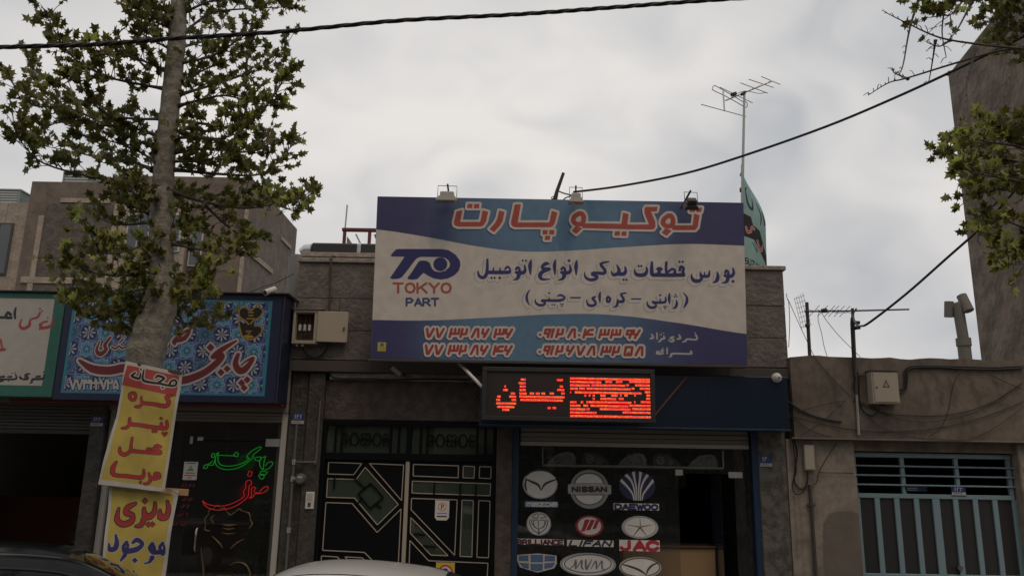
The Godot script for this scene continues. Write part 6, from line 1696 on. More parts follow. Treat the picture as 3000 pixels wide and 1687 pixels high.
	put(MB.new().disc(cp + Vector3(0.012, -0.01, 0.08), Vector3.BACK, 0.012, 0.008, 10), "lens", M.tank_black, dc)
	# gas pipes, meter, intercom on the brown pillars
	var gp := thing("gas_pipe", "thin grey gas pipe with a branch on the dark pillar", "pipe", Vector3(-2.9, 0.12, -10.99))
	put(MB.new().tube([Vector3(-2.895, 0.125, -10.985), Vector3(-2.90, 2.58, -10.985)], [0.018], 10), "riser", M.cable_grey, gp)
	put(MB.new().tube(curve([Vector3(-2.90, 2.08, -10.983), Vector3(-2.75, 2.08, -10.95), Vector3(-2.62, 2.085, -10.95), Vector3(-2.595, 2.12, -10.95), Vector3(-2.595, 2.9, -10.95)], 4), [0.014], 8), "branch", M.cable_grey, gp)
	for y in [1.86, 2.08, 1.2]:
		put(MB.new().tube([Vector3(-2.897, y - 0.035, -10.985), Vector3(-2.897, y + 0.035, -10.985)], [0.028], 10), "joint", M.galvanised, gp)
	var gm := thing("gas_regulator", "round grey gas regulator on the pillar left of the black door", "regulator", Vector3(-2.78, 1.86, -10.93))
	put(MB.new().tube([Vector3(-2.78, 1.86, -10.978), Vector3(-2.78, 1.86, -10.94), Vector3(-2.78, 1.86, -10.90)], [0.07, 0.075, 0.055], 18), "body", M.cable_grey, gm)
	solid(Vector3(-2.81, 1.87, -10.90), Vector3(-2.75, 1.90, -10.897), "label_plate", M.dull_white, gm)
	put(MB.new().tube([Vector3(-2.89, 1.86, -10.97), Vector3(-2.84, 1.86, -10.95)], [0.016], 8), "pipe_stub", M.galvanised, gm)
	var ic := thing("intercom", "white intercom panel beside the black double door", "intercom", Vector3(-2.64, 1.48, -10.98))
	solid(Vector3(-2.70, 1.475, -10.984), Vector3(-2.585, 1.695, -10.955), "case", M.white_paint, ic, 0.006)
	solid(Vector3(-2.68, 1.58, -10.955), Vector3(-2.61, 1.675, -10.953), "speaker_grille", M.dull_white, ic)
	for k in 3:
		solid(Vector3(-2.665, 1.505 + k * 0.02, -10.955), Vector3(-2.625, 1.518 + k * 0.02, -10.95), "button", M.tank_black, ic, 0.001)
	# boxes on the stucco house
	var jb := thing("meter_cabinet", "grey steel meter cabinet with a warning triangle on the stucco parapet", "cabinet", Vector3(5.05, 2.96, -10.8))
	solid(Vector3(4.875, 2.975, -10.88), Vector3(5.235, 3.41, -10.72), "case", M.box_grey, jb, 0.006)
	solid(Vector3(4.895, 2.995, -10.72), Vector3(5.222, 3.395, -10.708), "door", M.box_grey, jb, 0.005)
	solid(Vector3(4.865, 3.411, -10.88), Vector3(5.245, 3.421, -10.70), "rain_cover", M.old_iron, jb)
	put(MB.new().plate(PackedVector2Array([Vector2(5.01, 3.19), Vector2(5.11, 3.19), Vector2(5.06, 3.30)]), -10.7078, -10.7065), "warning_triangle", M.red_steel, jb)
	put(MB.new().plate(PackedVector2Array([Vector2(5.028, 3.20), Vector2(5.092, 3.20), Vector2(5.06, 3.272)]), -10.7062, -10.7055), "triangle_field", M.coping, jb)
	put(MB.new().disc(Vector3(4.93, 3.19, -10.709), Vector3.BACK, 0.012, 0.008, 10), "lock", M.old_iron, jb)
	for k in 3:
		put(MB.new().tube([Vector3(5.0 + k * 0.03, 2.975, -10.8), Vector3(5.0 + k * 0.03, 2.94, -10.8)], [0.012], 8), "gland", M.old_iron, jb)
	var sb := thing("junction_box", "weathered tin junction box with wires beneath the drip edge", "junction box", Vector3(4.03, 2.08, -10.93))
	solid(Vector3(3.965, 2.09, -10.98), Vector3(4.105, 2.425, -10.90), "case", M.galvanised, sb, 0.006)
	solid(Vector3(3.975, 2.10, -10.90), Vector3(4.095, 2.415, -10.895), "door", M.box_grey, sb, 0.003)
	var sp := thing("steel_conduit", "rusty steel conduit below the junction box on the pale wall", "pipe", Vector3(4.03, 0.12, -10.95))
	put(MB.new().tube([Vector3(4.04, 0.13, -10.952), Vector3(4.035, 1.9, -10.952)], [0.022], 10), "conduit", M.old_iron, sp)
	solid(Vector3(3.985, 1.63, -10.979), Vector3(4.085, 1.65, -10.925), "clamp", M.old_iron, sp)
	# service post against the parapet, with insulators
	var sv := thing("service_post", "slim iron service post with insulators against the stucco parapet", "post", Vector3(4.72, 2.55, -10.85))
	put(MB.new().tube([Vector3(4.70, 2.56, -10.855), Vector3(4.715, 3.1, -10.855)], [0.02], 8), "sleeve", M.galvanised, sv)
	put(MB.new().tube([Vector3(4.715, 3.1, -10.855), Vector3(4.755, 4.30, -10.86)], [0.022], 8), "pole", M.old_iron, sv)
	for y in [4.02, 4.09]:
		put(MB.new().tube([Vector3(4.75, y, -10.83), Vector3(4.82, y, -10.8)], [0.03, 0.022], 10), "insulator", M.tank_black, sv)
	put(MB.new().tube(curve([Vector3(4.81, 4.30, -10.86), Vector3(4.72, 4.15, -10.84), Vector3(4.70, 3.9, -10.83), Vector3(4.69, 3.5, -10.83), Vector3(4.71, 3.3, -10.84)], 4), [0.011], 6), "cable", M.cable_black, sv)

# ---------------------------------------------------------------- on the roofs
func roof_things() -> void:
	var t := thing("water_tank", "long black water tank with torn foil lagging behind the parapet", "water tank", Vector3(-2.6, 4.6, -13.2))
	put(MB.new().box(Vector3(-3.42, 5.542, -13.4), Vector3(-1.35, 5.735, -13.0), 0.025), "drum", M.tank_black, t)
	put(MB.new().tube([Vector3(-3.62, 5.58, -13.1), Vector3(-3.54, 5.62, -13.1), Vector3(-3.43, 5.63, -13.1)], [0.06, 0.10, 0.105], 14), "foil_end", M.foil, t)
	put(MB.new().box(Vector3(-2.66, 5.542, -13.41), Vector3(-2.56, 5.742, -12.99), 0.03), "foil_band", M.foil, t)
	solid(Vector3(-3.55, 5.46, -13.7), Vector3(-1.3, 5.54, -12.9), "platform", M.coping, t, 0.01)
	for x in [-3.3, -2.4, -1.5]:
		for z in [-13.6, -13.05]:
			solid(Vector3(x, 3.85, z), Vector3(x + 0.07, 5.46, z + 0.07), "leg", M.old_iron, t)
	solid(Vector3(-3.35, 4.9, -13.58), Vector3(-1.45, 5.3, -13.52), "screen_board", M.red_steel, t)
	var f := thing("roof_scaffold", "rusty red steel frame with diagonal stays rising behind the water tank", "frame", Vector3(-2.5, 3.85, -14.4))
	for x in [-3.12, -2.66, -2.2]:
		solid(Vector3(x, 3.85, -14.06), Vector3(x + 0.055, 6.25, -14.0), "post", M.red_steel, f, 0.005)
	solid(Vector3(-3.14, 6.252, -14.07), Vector3(-2.0, 6.31, -13.99), "rail", M.red_steel, f, 0.005)
	put(MB.new().bar(Vector3(-2.9, 6.22, -14.1), Vector3(-2.7, 5.85, -14.1), 0.025, 0.02), "stay", M.galvanised, f)
	put(MB.new().bar(Vector3(-2.55, 6.22, -14.1), Vector3(-2.4, 5.85, -14.1), 0.03, 0.02), "stay", M.cable_black, f)
	put(MB.new().plate(PackedVector2Array([Vector2(-3.06, 6.18), Vector2(-3.06, 5.7), Vector2(-2.7, 5.7)]), -14.12, -14.10), "torn_sheet", M.box_grey, f)
	put(MB.new().tube([Vector3(-3.09, 6.31, -14.03), Vector3(-3.08, 6.76, -14.03)], [0.014], 8), "rod", M.galvanised, f)
	var gt := thing("grey_tank", "small grey roof tank between the brown block and the black water tank", "tank", Vector3(-3.8, 4.2, -13.6))
	put(MB.new().tube([Vector3(-3.80, 4.2, -13.6), Vector3(-3.80, 5.62, -13.6), Vector3(-3.80, 5.66, -13.6)], [0.15, 0.15, 0.11], 16), "drum", M.cable_grey, gt)
	# flue with two branches behind the stucco parapet
	var v := thing("flue_pipe", "grey asbestos flue pipe with a double cowl behind the stucco parapet", "flue", Vector3(7.48, 3.25, -13))
	put(MB.new().tube([Vector3(7.49, 3.25, -13), Vector3(7.49, 4.25, -13)], [0.10], 18), "pipe", M.flue_grey, v)
	put(MB.new().tube([Vector3(7.49, 4.15, -13), Vector3(7.49, 4.28, -13)], [0.115], 18), "collar", M.flue_grey, v)
	put(MB.new().tube([Vector3(7.49, 4.28, -13), Vector3(7.46, 4.86, -13)], [0.085], 18), "upper_pipe", M.flue_grey, v)
	put(MB.new().tube([Vector3(7.53, 5.0, -12.98), Vector3(7.57, 4.72, -12.88)], [0.08], 18, true), "cowl_arm", M.flue_grey, v)
	put(MB.new().tube([Vector3(7.35, 4.91, -13.05), Vector3(7.335, 4.65, -13.08)], [0.072], 18, true), "cowl_arm", M.flue_grey, v)
	put(MB.new().tube([Vector3(7.34, 4.80, -13.06), Vector3(7.55, 4.87, -12.95)], [0.055], 14), "cross_pipe", M.flue_grey, v)

func flag_and_aerials() -> void:
	# mast with a Yagi aerial
	var t := thing("tv_aerial", "tall aerial mast with a slanting Yagi antenna above the big sign", "aerial", Vector3(3.5, 3.85, -11.6))
	put(MB.new().tube([Vector3(3.49, 3.86, -11.6), Vector3(3.52, 6.2, -11.6), Vector3(3.64, 7.95, -11.6)], [0.028, 0.024, 0.018], 8), "mast", M.galvanised, t)
	put(MB.new().tube([Vector3(3.515, 6.26, -11.6), Vector3(3.518, 6.32, -11.6)], [0.034], 8), "clamp", M.red_steel, t)
	for q in YAGI:
		var p := mm3(q[1])
		var r: float = {"boom": 0.013, "arm": 0.013, "rod": 0.006}[q[0]]
		var off := Vector3.ZERO
		if q[0] == "rod":
			# the rods lie across the boom
			off = Vector3(0, 0.012, 0)
		put(MB.new().tube([p[0] + off, p[1] + off], [r], 7), {"boom": "boom", "arm": "reflector_arm", "rod": "element"}[q[0]], M.aluminium if q[0] != "rod" else M.cable_grey, t)
	put(MB.new().tube(curve(mm3(YAGI_LOOP), 3), [0.006], 6), "folded_dipole", M.cable_grey, t)
	var bx: Vector3 = mm3([3450, 7880, -11600])[0]
	put(MB.new().bar(bx + Vector3(-0.03, 0.0, 0), bx + Vector3(0.06, 0.03, 0), 0.05, 0.05), "balun_box", M.tank_black, t)
	put(MB.new().bar(bx + Vector3(0.13, 0.01, 0), bx + Vector3(0.2, 0.04, 0), 0.04, 0.05), "mast_clamp", M.tank_black, t)
	put(MB.new().tube(curve([bx + Vector3(0.05, 0.02, 0), bx + Vector3(0.2, 0.06, 0.02), bx + Vector3(0.4, 0.02, 0.03), bx + Vector3(0.52, 0.05, 0.0)], 3), [0.005], 5), "lead", M.cable_grey, t)
	# flag
	var c := Canvas.new(0.62, 1.62, 240.0)
	c.fill(Color(0.23, 0.37, 0.36))
	var black := Color(0.012, 0.012, 0.014)
	c.reset()
	for s in [[130, 330, 16, 150, 560, 26, 250, 640, 24, 300, 470, 10], [420, 520, 14, 470, 680, 22, 430, 860, 12], [540, 640, 20, 560, 820, 24]]:
		c.stroke(s, true, 3.0)
	c.poly([150, 300, 200, 280, 190, 330, 140, 350], 2.0)
	c.ink(Color(0.02, 0.025, 0.07))
	c.reset()
	c.poly([20, 720, 190, 770, 230, 900, 400, 960, 600, 1330, 600, 1480, 470, 1350, 250, 1130, 20, 1080], 2.0)
	c.ink(black)
	c.reset()
	c.stroke([70, 940, 14, 100, 1010, 18, 170, 1000, 16, 200, 930, 14, 260, 960, 12], true, 4.0)
	c.stroke([330, 1130, 14, 380, 1220, 18, 450, 1260, 18, 480, 1180, 12], true, 4.0)
	c.ink(Color(0.5, 0.45, 0.42), 1.6)
	c.ink(Color(0.42, 0.05, 0.04), -0.4)
	c.reset()
	for s in [[200, 1180, 7, 300, 1300, 9], [240, 1160, 7, 330, 1290, 9], [270, 1150, 6, 360, 1230, 8], [540, 1420, 6, 600, 1520, 7]]:
		c.stroke(s, false, 2.0)
	c.ink(black)
	c.reset()
	var letters := {"S": [0.95, 0.05, 0.1, 0.05, 0.1, 0.5, 0.9, 0.5, 0.9, 0.95, 0.05, 0.95], "U": [0.0, 0.0, 0.0, 0.95, 0.9, 0.95, 0.9, 0.0], "Z": [0.0, 0.0, 0.9, 0.0, 0.0, 0.95, 0.9, 0.95], "K": [0.0, 0.0, 0.0, 0.95, 0.0, 0.5, 0.9, 0.0, 0.2, 0.45, 0.9, 0.95], "I": [0.2, 0.0, 0.2, 0.95]}
	var k := 0
	for ch in "SUZUKI":
		var a := []
		var l: Array = letters[ch]
		for i in range(0, l.size(), 2):
			a.append(20.0 + k * 76.0 + l[i] * 56.0)
			a.append(1420.0 + k * 18.0 + l[i + 1] * 90.0)
			a.append(10.0)
		c.stroke(a, false, 2.0)
		k += 1
	c.ink(black)
	c.wear(41, 0.14)
	var fm := scaled(printed("flag_print", c, 0.8), 0.62, 1.62)
	fm.backlight_enabled = true
	fm.backlight = Color(0.25, 0.25, 0.25)
	var f := thing("shop_flag", "torn edged teal cloth flag with black and red lettering behind the big sign", "flag", Vector3(3.4, 4.9, -11.3))
	put(MB.new().tube([Vector3(3.40, 4.925, -11.3), Vector3(3.44, 6.58, -11.3)], [0.009], 7), "staff", M.galvanised, f)
	# the cloth hangs from the staff and folds back along its free edge
	var b := MB.new()
	b.st.set_smooth_group(0)
	var rows := 24
	var cols := 10
	var at := func(i: int, j: int) -> Vector3:
		var v := float(j) / rows
		var u := float(i) / cols
		var y := 6.54 - v * 1.60
		var wd := 0.02 + 0.38 * (1.0 - pow(1.0 - minf(v / 0.5, 1.0), 1.6))
		var x := 3.435 - 0.035 * v + u * wd
		return Vector3(x, y - u * 0.06 * (1.0 - v), -11.29 - 0.18 * u * u - 0.03 * sin(u * 5.0 + v * 4.0) * v)
	for j in rows:
		for i in cols:
			var p0: Vector3 = at.call(i, j)
			var p1: Vector3 = at.call(i + 1, j)
			var p2: Vector3 = at.call(i + 1, j + 1)
			var p3: Vector3 = at.call(i, j + 1)
			var w := func(ii: int, jj: int) -> Vector2: return Vector2(0.6 * ii / cols, 1.6 * jj / rows)
			b.tri(p0, p1, p2, Vector3.BACK, w.call(i, j), w.call(i + 1, j), w.call(i + 1, j + 1))
			b.tri(p0, p2, p3, Vector3.BACK, w.call(i, j), w.call(i + 1, j + 1), w.call(i, j + 1))
	put(b, "cloth", fm, f)
	# charred timber and cable bracket on top of the sign
	var s := thing("cable_stick", "black slanting timber stick wound with wire on top of the big sign", "post", Vector3(0.55, 5.5, -10.5))
	put(MB.new().tube([Vector3(0.55, 5.30, -10.49), Vector3(0.57, 5.66, -10.47), Vector3(0.60, 5.80, -10.46), Vector3(0.69, 6.07, -10.45)], [0.04, 0.036, 0.026, 0.022], 9), "stick", M.tank_black, s)
	var wb := MB.new()
	for k2 in 4:
		var ring := []
		for i in 9:
			ring.append(Vector3(0.565 + cos(TAU * i / 8) * 0.042, 5.62 + k2 * 0.03 + 0.01 * sin(TAU * i / 8), -10.475 + sin(TAU * i / 8) * 0.042))
		wb.tube(ring, [0.006], 5)
	put(wb, "wire_binding", M.cable_black, s)
	put(MB.new().tube(curve([Vector3(0.62, 5.80, -10.45), Vector3(0.70, 5.77, -10.45), Vector3(0.80, 5.74, -10.45), Vector3(0.72, 5.71, -10.47), Vector3(0.68, 5.66, -10.48), Vector3(0.69, 5.58, -10.48)], 4), [0.01], 6), "wire", M.cable_grey, s)
	# low aerial on the stucco house
	var a2 := thing("roof_aerial", "low horizontal aerial with mesh reflector on the stucco house roof", "aerial", Vector3(4.28, 3.25, -11.3))
	put(MB.new().tube([Vector3(4.275, 3.25, -11.3), Vector3(4.29, 4.47, -11.3)], [0.026], 8), "mast", M.old_iron, a2)
	put(MB.new().tube([Vector3(4.24, 4.33, -11.28), Vector3(4.85, 4.35, -11.28)], [0.012], 7), "boom", M.old_iron, a2)
	put(MB.new().tube([Vector3(4.85, 4.35, -11.28), Vector3(5.76, 4.39, -11.28)], [0.013], 7), "extension_pole", M.cable_grey, a2)
	for q in [4.38, 4.50, 4.60, 4.66, 4.74, 4.82]:
		put(MB.new().tube([Vector3(q - 0.03, 4.40, -11.45), Vector3(q + 0.03, 4.28, -11.1)], [0.004], 5), "element", M.old_iron, a2)
		put(MB.new().tube([Vector3(q + 0.02, 4.39, -11.12), Vector3(q - 0.02, 4.29, -11.42)], [0.004], 5), "element", M.old_iron, a2)
	put(MB.new().tube([Vector3(4.49, 4.345, -11.28), Vector3(4.56, 4.355, -11.28)], [0.03, 0.036], 10), "balun_box", M.tank_black, a2)
	var mb := MB.new()
	for k3 in 7:
		mb.tube([Vector3(4.17 + k3 * 0.012, 4.55 - k3 * 0.07, -11.45), Vector3(4.19 + k3 * 0.012, 4.53 - k3 * 0.07, -11.1)], [0.003], 4)
	for k3 in 5:
		mb.tube([Vector3(4.165, 4.57, -11.45 + k3 * 0.087), Vector3(4.25, 4.10, -11.45 + k3 * 0.087)], [0.003], 4)
	put(mb, "mesh_reflector", M.cable_grey, a2)
	put(MB.new().bar(Vector3(4.24, 4.12, -11.28), Vector3(4.30, 4.13, -11.28), 0.05, 0.04), "clamp", M.tank_black, a2)

# ---------------------------------------------------------------- wires
func cables() -> void:
	var lab := {
		"overhead": ["overhead_cable", "thick twisted black overhead cable crossing the whole sky", 0.0],
		"service_a": ["service_cable", "black service cable rising from the big sign to the right hand tree", 0.015],
		"service_b": ["service_cable", "black service cable climbing from the service post above the stucco house", 0.014],
		"thin_a": ["thin_wire", "thin wire falling from the granite corner past the low aerial", 0.004],
		"wall_a": ["cut_cable", "thick cut cable end lying across the stucco beside the navy housing", 0.013],
		"wall_b": ["sagging_wire", "long low sagging wire across the stucco parapet from the granite corner", 0.0055],
		"wall_c": ["sagging_wire", "upper of two wires sagging from below the meter cabinet", 0.0065],
		"wall_d": ["sagging_wire", "lower of two wires sagging from below the meter cabinet", 0.0055],
		"wall_e": ["supply_cable", "upper of two thick cables bending into the meter cabinet", 0.013],
		"wall_f": ["supply_cable", "lower of two thick cables bending into the meter cabinet", 0.012],
		"wall_g": ["branch_wire", "thin wire dropping from the thick supply cables to the drip edge", 0.005],
		"wall_h": ["branch_wire", "short thin wire slanting down from the thick supply cables", 0.005],
		"wall_i": ["sagging_wire", "thin wire from the granite corner up to the service post", 0.0045],
		"wall_j": ["sagging_wire", "thin wire from the service post down to the junction box", 0.0045],
		"wall_k": ["sagging_wire", "short wire from the granite corner down to the drip edge", 0.005],
		"wall_l": ["sagging_wire", "wire from under the meter cabinet down to the drip edge", 0.0045],
		"wall_m": ["sagging_wire", "wire looping along the drip edge past the gate lintel", 0.0045],
		"loop_a": ["looped_cable", "cable looping beside and under the meter cabinet", 0.01],
		"loop_b": ["looped_cable", "short cable from the service post into the meter cabinet side", 0.01],
		"drop_a": ["looped_cable", "thick cable looping down beside the junction box", 0.01],
		"drop_b": ["looped_cable", "outermost thick cable looping below the junction box", 0.008],
		"drop_c": ["branch_wire", "thin wire slanting from the drip edge to the junction box conduit", 0.005],
		"line_gate": ["branch_wire", "level wire from the pale wall to the blue gate", 0.006],
		"ant_a": ["aerial_lead", "thin lead hanging straight from the low aerial", 0.004],
		"ant_b": ["aerial_lead", "thin lead slanting from the low aerial behind the parapet", 0.004],
		"roof_a": ["thin_wire", "thin pale wire hanging beside the granite corner", 0.005],
		"lintel": ["lintel_cable", "thick dark cable sagging along the beam over the black door", 0.013],
		"lintel_b": ["thin_wire", "thin wire slanting down the brown lintel to the LED board", 0.004],
		"lintel_c": ["thin_wire", "short thin wire from the beam to the LED board corner", 0.005],
		"camera_line": ["thin_wire", "thin wire from the white bullet camera to the granite wall", 0.005],
	}
	for k in CABLES:
		var p := mm3(CABLES[k])
		var t := thing(lab[k][0], lab[k][1], "cable", p[0])
		if k == "overhead":
			p = curve(p, 14)
			for s in 3:
				var q := []
				for i in p.size():
					var a: float = i * 0.85 + TAU * s / 3.0
					q.append(p[i] + Vector3(0, sin(a), cos(a)) * 0.011)
				put(MB.new().tube(q, [0.0125], 6), "strand", M.cable_black, t)
		else:
			put(MB.new().tube(curve(p, 5), [lab[k][2]], 6), "wire", M.cable_black if k != "roof_a" else M.cable_grey, t)

# ---------------------------------------------------------------- cars
func car(x: Transform3D, label: String, paint: Material, prof: Array, belt: float, half_roof: float, half_belt: float, front_end: float, rear_end: float) -> void:
	var t := thing("parked_car", label, "car", Vector3(x.origin.x, 0, x.origin.z))
	# lower body
	var b := MB.new()
	b.st.set_smooth_group(0)
	var side := [[rear_end, 0.28], [rear_end, belt - 0.08], [rear_end + 0.1, belt - 0.01], [prof[0][0], belt], [prof[-1][0], belt], [front_end - 0.35, belt - 0.12], [front_end, belt - 0.26], [front_end, 0.28]]
	var hw := half_belt + 0.05
	for i in side.size():
		var a: Array = side[i]
		var c: Array = side[(i + 1) % side.size()]
		var o := Vector3(c[1] - a[1], a[0] - c[0], 0) * -1.0
		b.quad(x * Vector3(a[0], a[1], -hw + 0.05), x * Vector3(c[0], c[1], -hw + 0.05), x * Vector3(c[0], c[1], hw - 0.05), x * Vector3(a[0], a[1], hw - 0.05), x.basis * o)
	var sp := PackedVector2Array()
	for q in side:
		sp.append(Vector2(q[0], q[1]))
	for s in [-1.0, 1.0]:
		b.st.set_smooth_group(-1)
		b.plate(sp, s * (hw - 0.05), s * hw, x)
	put(b, "body", paint, t)
	# roof shell
	var r := MB.new()
	r.st.set_smooth_group(0)
	var n := 10
	var hf := prof.size()
	var fine := []
	for i in hf - 1:
		for k in 4:
			var p0: Array = prof[maxi(i - 1, 0)]
			var p1: Array = prof[i]
			var p2: Array = prof[i + 1]
			var p3: Array = prof[mini(i + 2, hf - 1)]
			var u := k / 4.0
			fine.append(Vector2(p1[0], p1[1]).cubic_interpolate(Vector2(p2[0], p2[1]), Vector2(p0[0], p0[1]), Vector2(p3[0], p3[1]), u))
	fine.append(Vector2(prof[-1][0], prof[-1][1]))
	var top := 0.0
	for q in fine:
		top = maxf(top, q.y)
	var at := func(i: int, j: int) -> Vector3:
		var q: Vector2 = fine[i]
		var k := clampf((q.y - belt) / (top - belt), 0.0, 1.0)
		var w := lerpf(half_belt, half_roof, k)
		var u := -1.0 + 2.0 * j / n
		return x * Vector3(q.x, q.y - 0.055 * pow(absf(u), 2.6) * k, u * w)
	for i in fine.size() - 1:
		for j in n:
			r.quad(at.call(i, j), at.call(i + 1, j), at.call(i + 1, j + 1), at.call(i, j + 1), x.basis * Vector3((fine[i + 1].y - fine[i].y) * -1.0, absf(fine[i + 1].x - fine[i].x) + 0.02, 0))
	for s in [0, n]:
		for i in fine.size() - 1:
			var a: Vector3 = at.call(i, s)
			var c: Vector3 = at.call(i + 1, s)
			var z := half_belt * (-1.0 if s == 0 else 1.0)
			var a0 := x * Vector3(fine[i].x, belt, z)
			var c0 := x * Vector3(fine[i + 1].x, belt, z)
			r.quad(a, c, c0, a0, x.basis * Vector3(0, 0.3, z))
	put(r, "roof", paint, t)
	# side windows, on the slanting sides
	var lo := belt + 0.04
	var xs := []
	for q in fine:
		if q.y > belt + 0.12:
			xs.append(q.x)
	xs.sort()
	var xa: float = xs[0] + 0.14
	var xb: float = xs[-1] - 0.14
	var mid := (xa + xb) * 0.5
	for s in [-1.0, 1.0]:
		for w in 2:
			var l: float = xa if w == 0 else mid + 0.035
			var h: float = mid - 0.035 if w == 0 else xb
			var pts := []
			for k in 9:
				var px := lerpf(l, h, k / 8.0)
				pts.append([px, roof_y(fine, px) - 0.115])
			var g := MB.new()
			var f := func(px: float, py: float, out: float) -> Vector3:
				var k2 := (py - belt) / (top - belt)
				return x * Vector3(px, py, s * (lerpf(half_belt, half_roof, k2) + out))
			var frame := []
			for k in 8:
				var y0: float = maxf(pts[k][1], lo + 0.01)
				var y1: float = maxf(pts[k + 1][1], lo + 0.01)
				g.quad(f.call(pts[k][0], lo, 0.006), f.call(pts[k + 1][0], lo, 0.006), f.call(pts[k + 1][0], y1, 0.006), f.call(pts[k][0], y0, 0.006), x.basis * Vector3(0, 0.3, s))
				frame.append(f.call(pts[k][0], y0, 0.008))
			frame.append(f.call(pts[8][0], maxf(pts[8][1], lo + 0.01), 0.008))
			frame.append(f.call(pts[8][0], lo, 0.008))
			frame.append(f.call(pts[0][0], lo, 0.008))
			frame.append(frame[0])
			var pane := put(g, "side_window", M.car_glass, t)
			put(MB.new().tube(frame, [0.009], 5), "window_trim", M.rubber, pane)
	# screens at both ends, seams along the roof
	for e in 2:
		var g2 := MB.new()
		g2.st.set_smooth_group(0)
		var order := range(fine.size() - 1) if e == 0 else range(fine.size() - 2, -1, -1)
		for i in order:
			var a2: Vector2 = fine[i]
			var b2: Vector2 = fine[i + 1]
			if maxf(a2.y, b2.y) > top - 0.075:
				break
			if minf(a2.y, b2.y) < belt + 0.05:
				continue
			var lift := x.basis * Vector3(-0.5 if e == 0 else 0.5, 0.7, 0) * 0.008
			for j in range(1, n - 1):
				g2.quad(at.call(i, j) + lift, at.call(i + 1, j) + lift, at.call(i + 1, j + 1) + lift, at.call(i, j + 1) + lift, lift)
		if g2.n > 0:
			put(g2, "rear_window" if e == 0 else "windscreen", M.car_glass, t)
	for s in [1, n - 1]:
		var line := []
		for i in fine.size():
			if fine[i].y > top - 0.1:
				line.append(at.call(i, s) + Vector3(0, 0.001, 0))
		put(MB.new().tube(line, [0.004], 5), "roof_seam", M.rubber, t)
	# wheels
	for q in [[rear_end + 0.75, -1.0], [rear_end + 0.75, 1.0], [front_end - 0.75, -1.0], [front_end - 0.75, 1.0]]:
		var c := x * Vector3(q[0], 0.29, q[1] * (hw - 0.16))
		var ax := x.basis * Vector3(0, 0, q[1])
		var wl := put(MB.new().tube([c, c + ax * 0.03, c + ax * 0.15, c + ax * 0.18], [0.25, 0.29, 0.29, 0.25], 20), "tyre", M.rubber, t)
		put(MB.new().disc(c + ax * 0.17, ax, 0.17, 0.02, 16), "rim", M.galvanised, wl)

func roof_y(fine: Array, px: float) -> float:
	for i in fine.size() - 1:
		if px >= fine[i].x and px <= fine[i + 1].x:
			return lerpf(fine[i].y, fine[i + 1].y, (px - fine[i].x) / maxf(fine[i + 1].x - fine[i].x, 1e-5))
	return fine[0].y

func parked_cars() -> void:
	car(Transform3D(Basis(), Vector3(-0.2, 0, -6.0)), "white hatchback parked in front of the black double door, only its roof showing", M.car_white,
		[[-1.8, 0.92], [-1.52, 1.19], [-1.38, 1.29], [-1.15, 1.343], [-0.8, 1.347], [-0.4, 1.305], [-0.2, 1.25], [-0.05, 1.19], [0.7, 0.92]], 0.92, 0.56, 0.74, 1.75, -1.9)
	var dr := Vector3(-0.883, 0, 0.469)
	car(Transform3D(Basis(dr, Vector3.UP, dr.cross(Vector3.UP)), Vector3(-4.12, 0, -5.86)), "black saloon car parked before the yellow banners, turned towards the street", M.car_black,
		[[-1.75, 0.95], [-1.12, 1.31], [-0.85, 1.40], [-0.4, 1.44], [0.2, 1.435], [0.6, 1.40], [0.8, 1.35], [1.6, 0.95]], 0.95, 0.56, 0.74, 2.35, -2.25)

# ---------------------------------------------------------------- trees
func leaf_mesh() -> ArrayMesh:
	# a plane leaf: five pointed lobes, cupped along its ribs
	var b := MB.new()
	var pts := []
	for k in [[0.0, 0.0], [0.20, 0.10], [0.48, 0.06], [0.32, 0.30], [0.60, 0.58], [0.24, 0.56], [0.0, 1.0], [-0.24, 0.56], [-0.60, 0.58], [-0.32, 0.30], [-0.48, 0.06], [-0.20, 0.10]]:
		pts.append(Vector3(k[0], k[1], 0.10 * absf(k[0]) - 0.12 * k[1] * k[1]))
	var c := Vector3(0, 0.34, 0.02)
	for i in pts.size():
		b.tri(c, pts[i], pts[(i + 1) % pts.size()], Vector3.BACK)
	b.st.generate_normals()
	return b.st.commit()

func leaf_mat(key: String, c: Color) -> StandardMaterial3D:
	var m := mat(key, c, 0.6)
	m.backlight_enabled = true
	m.backlight = Color(0.66, 0.7, 0.35)
	return m

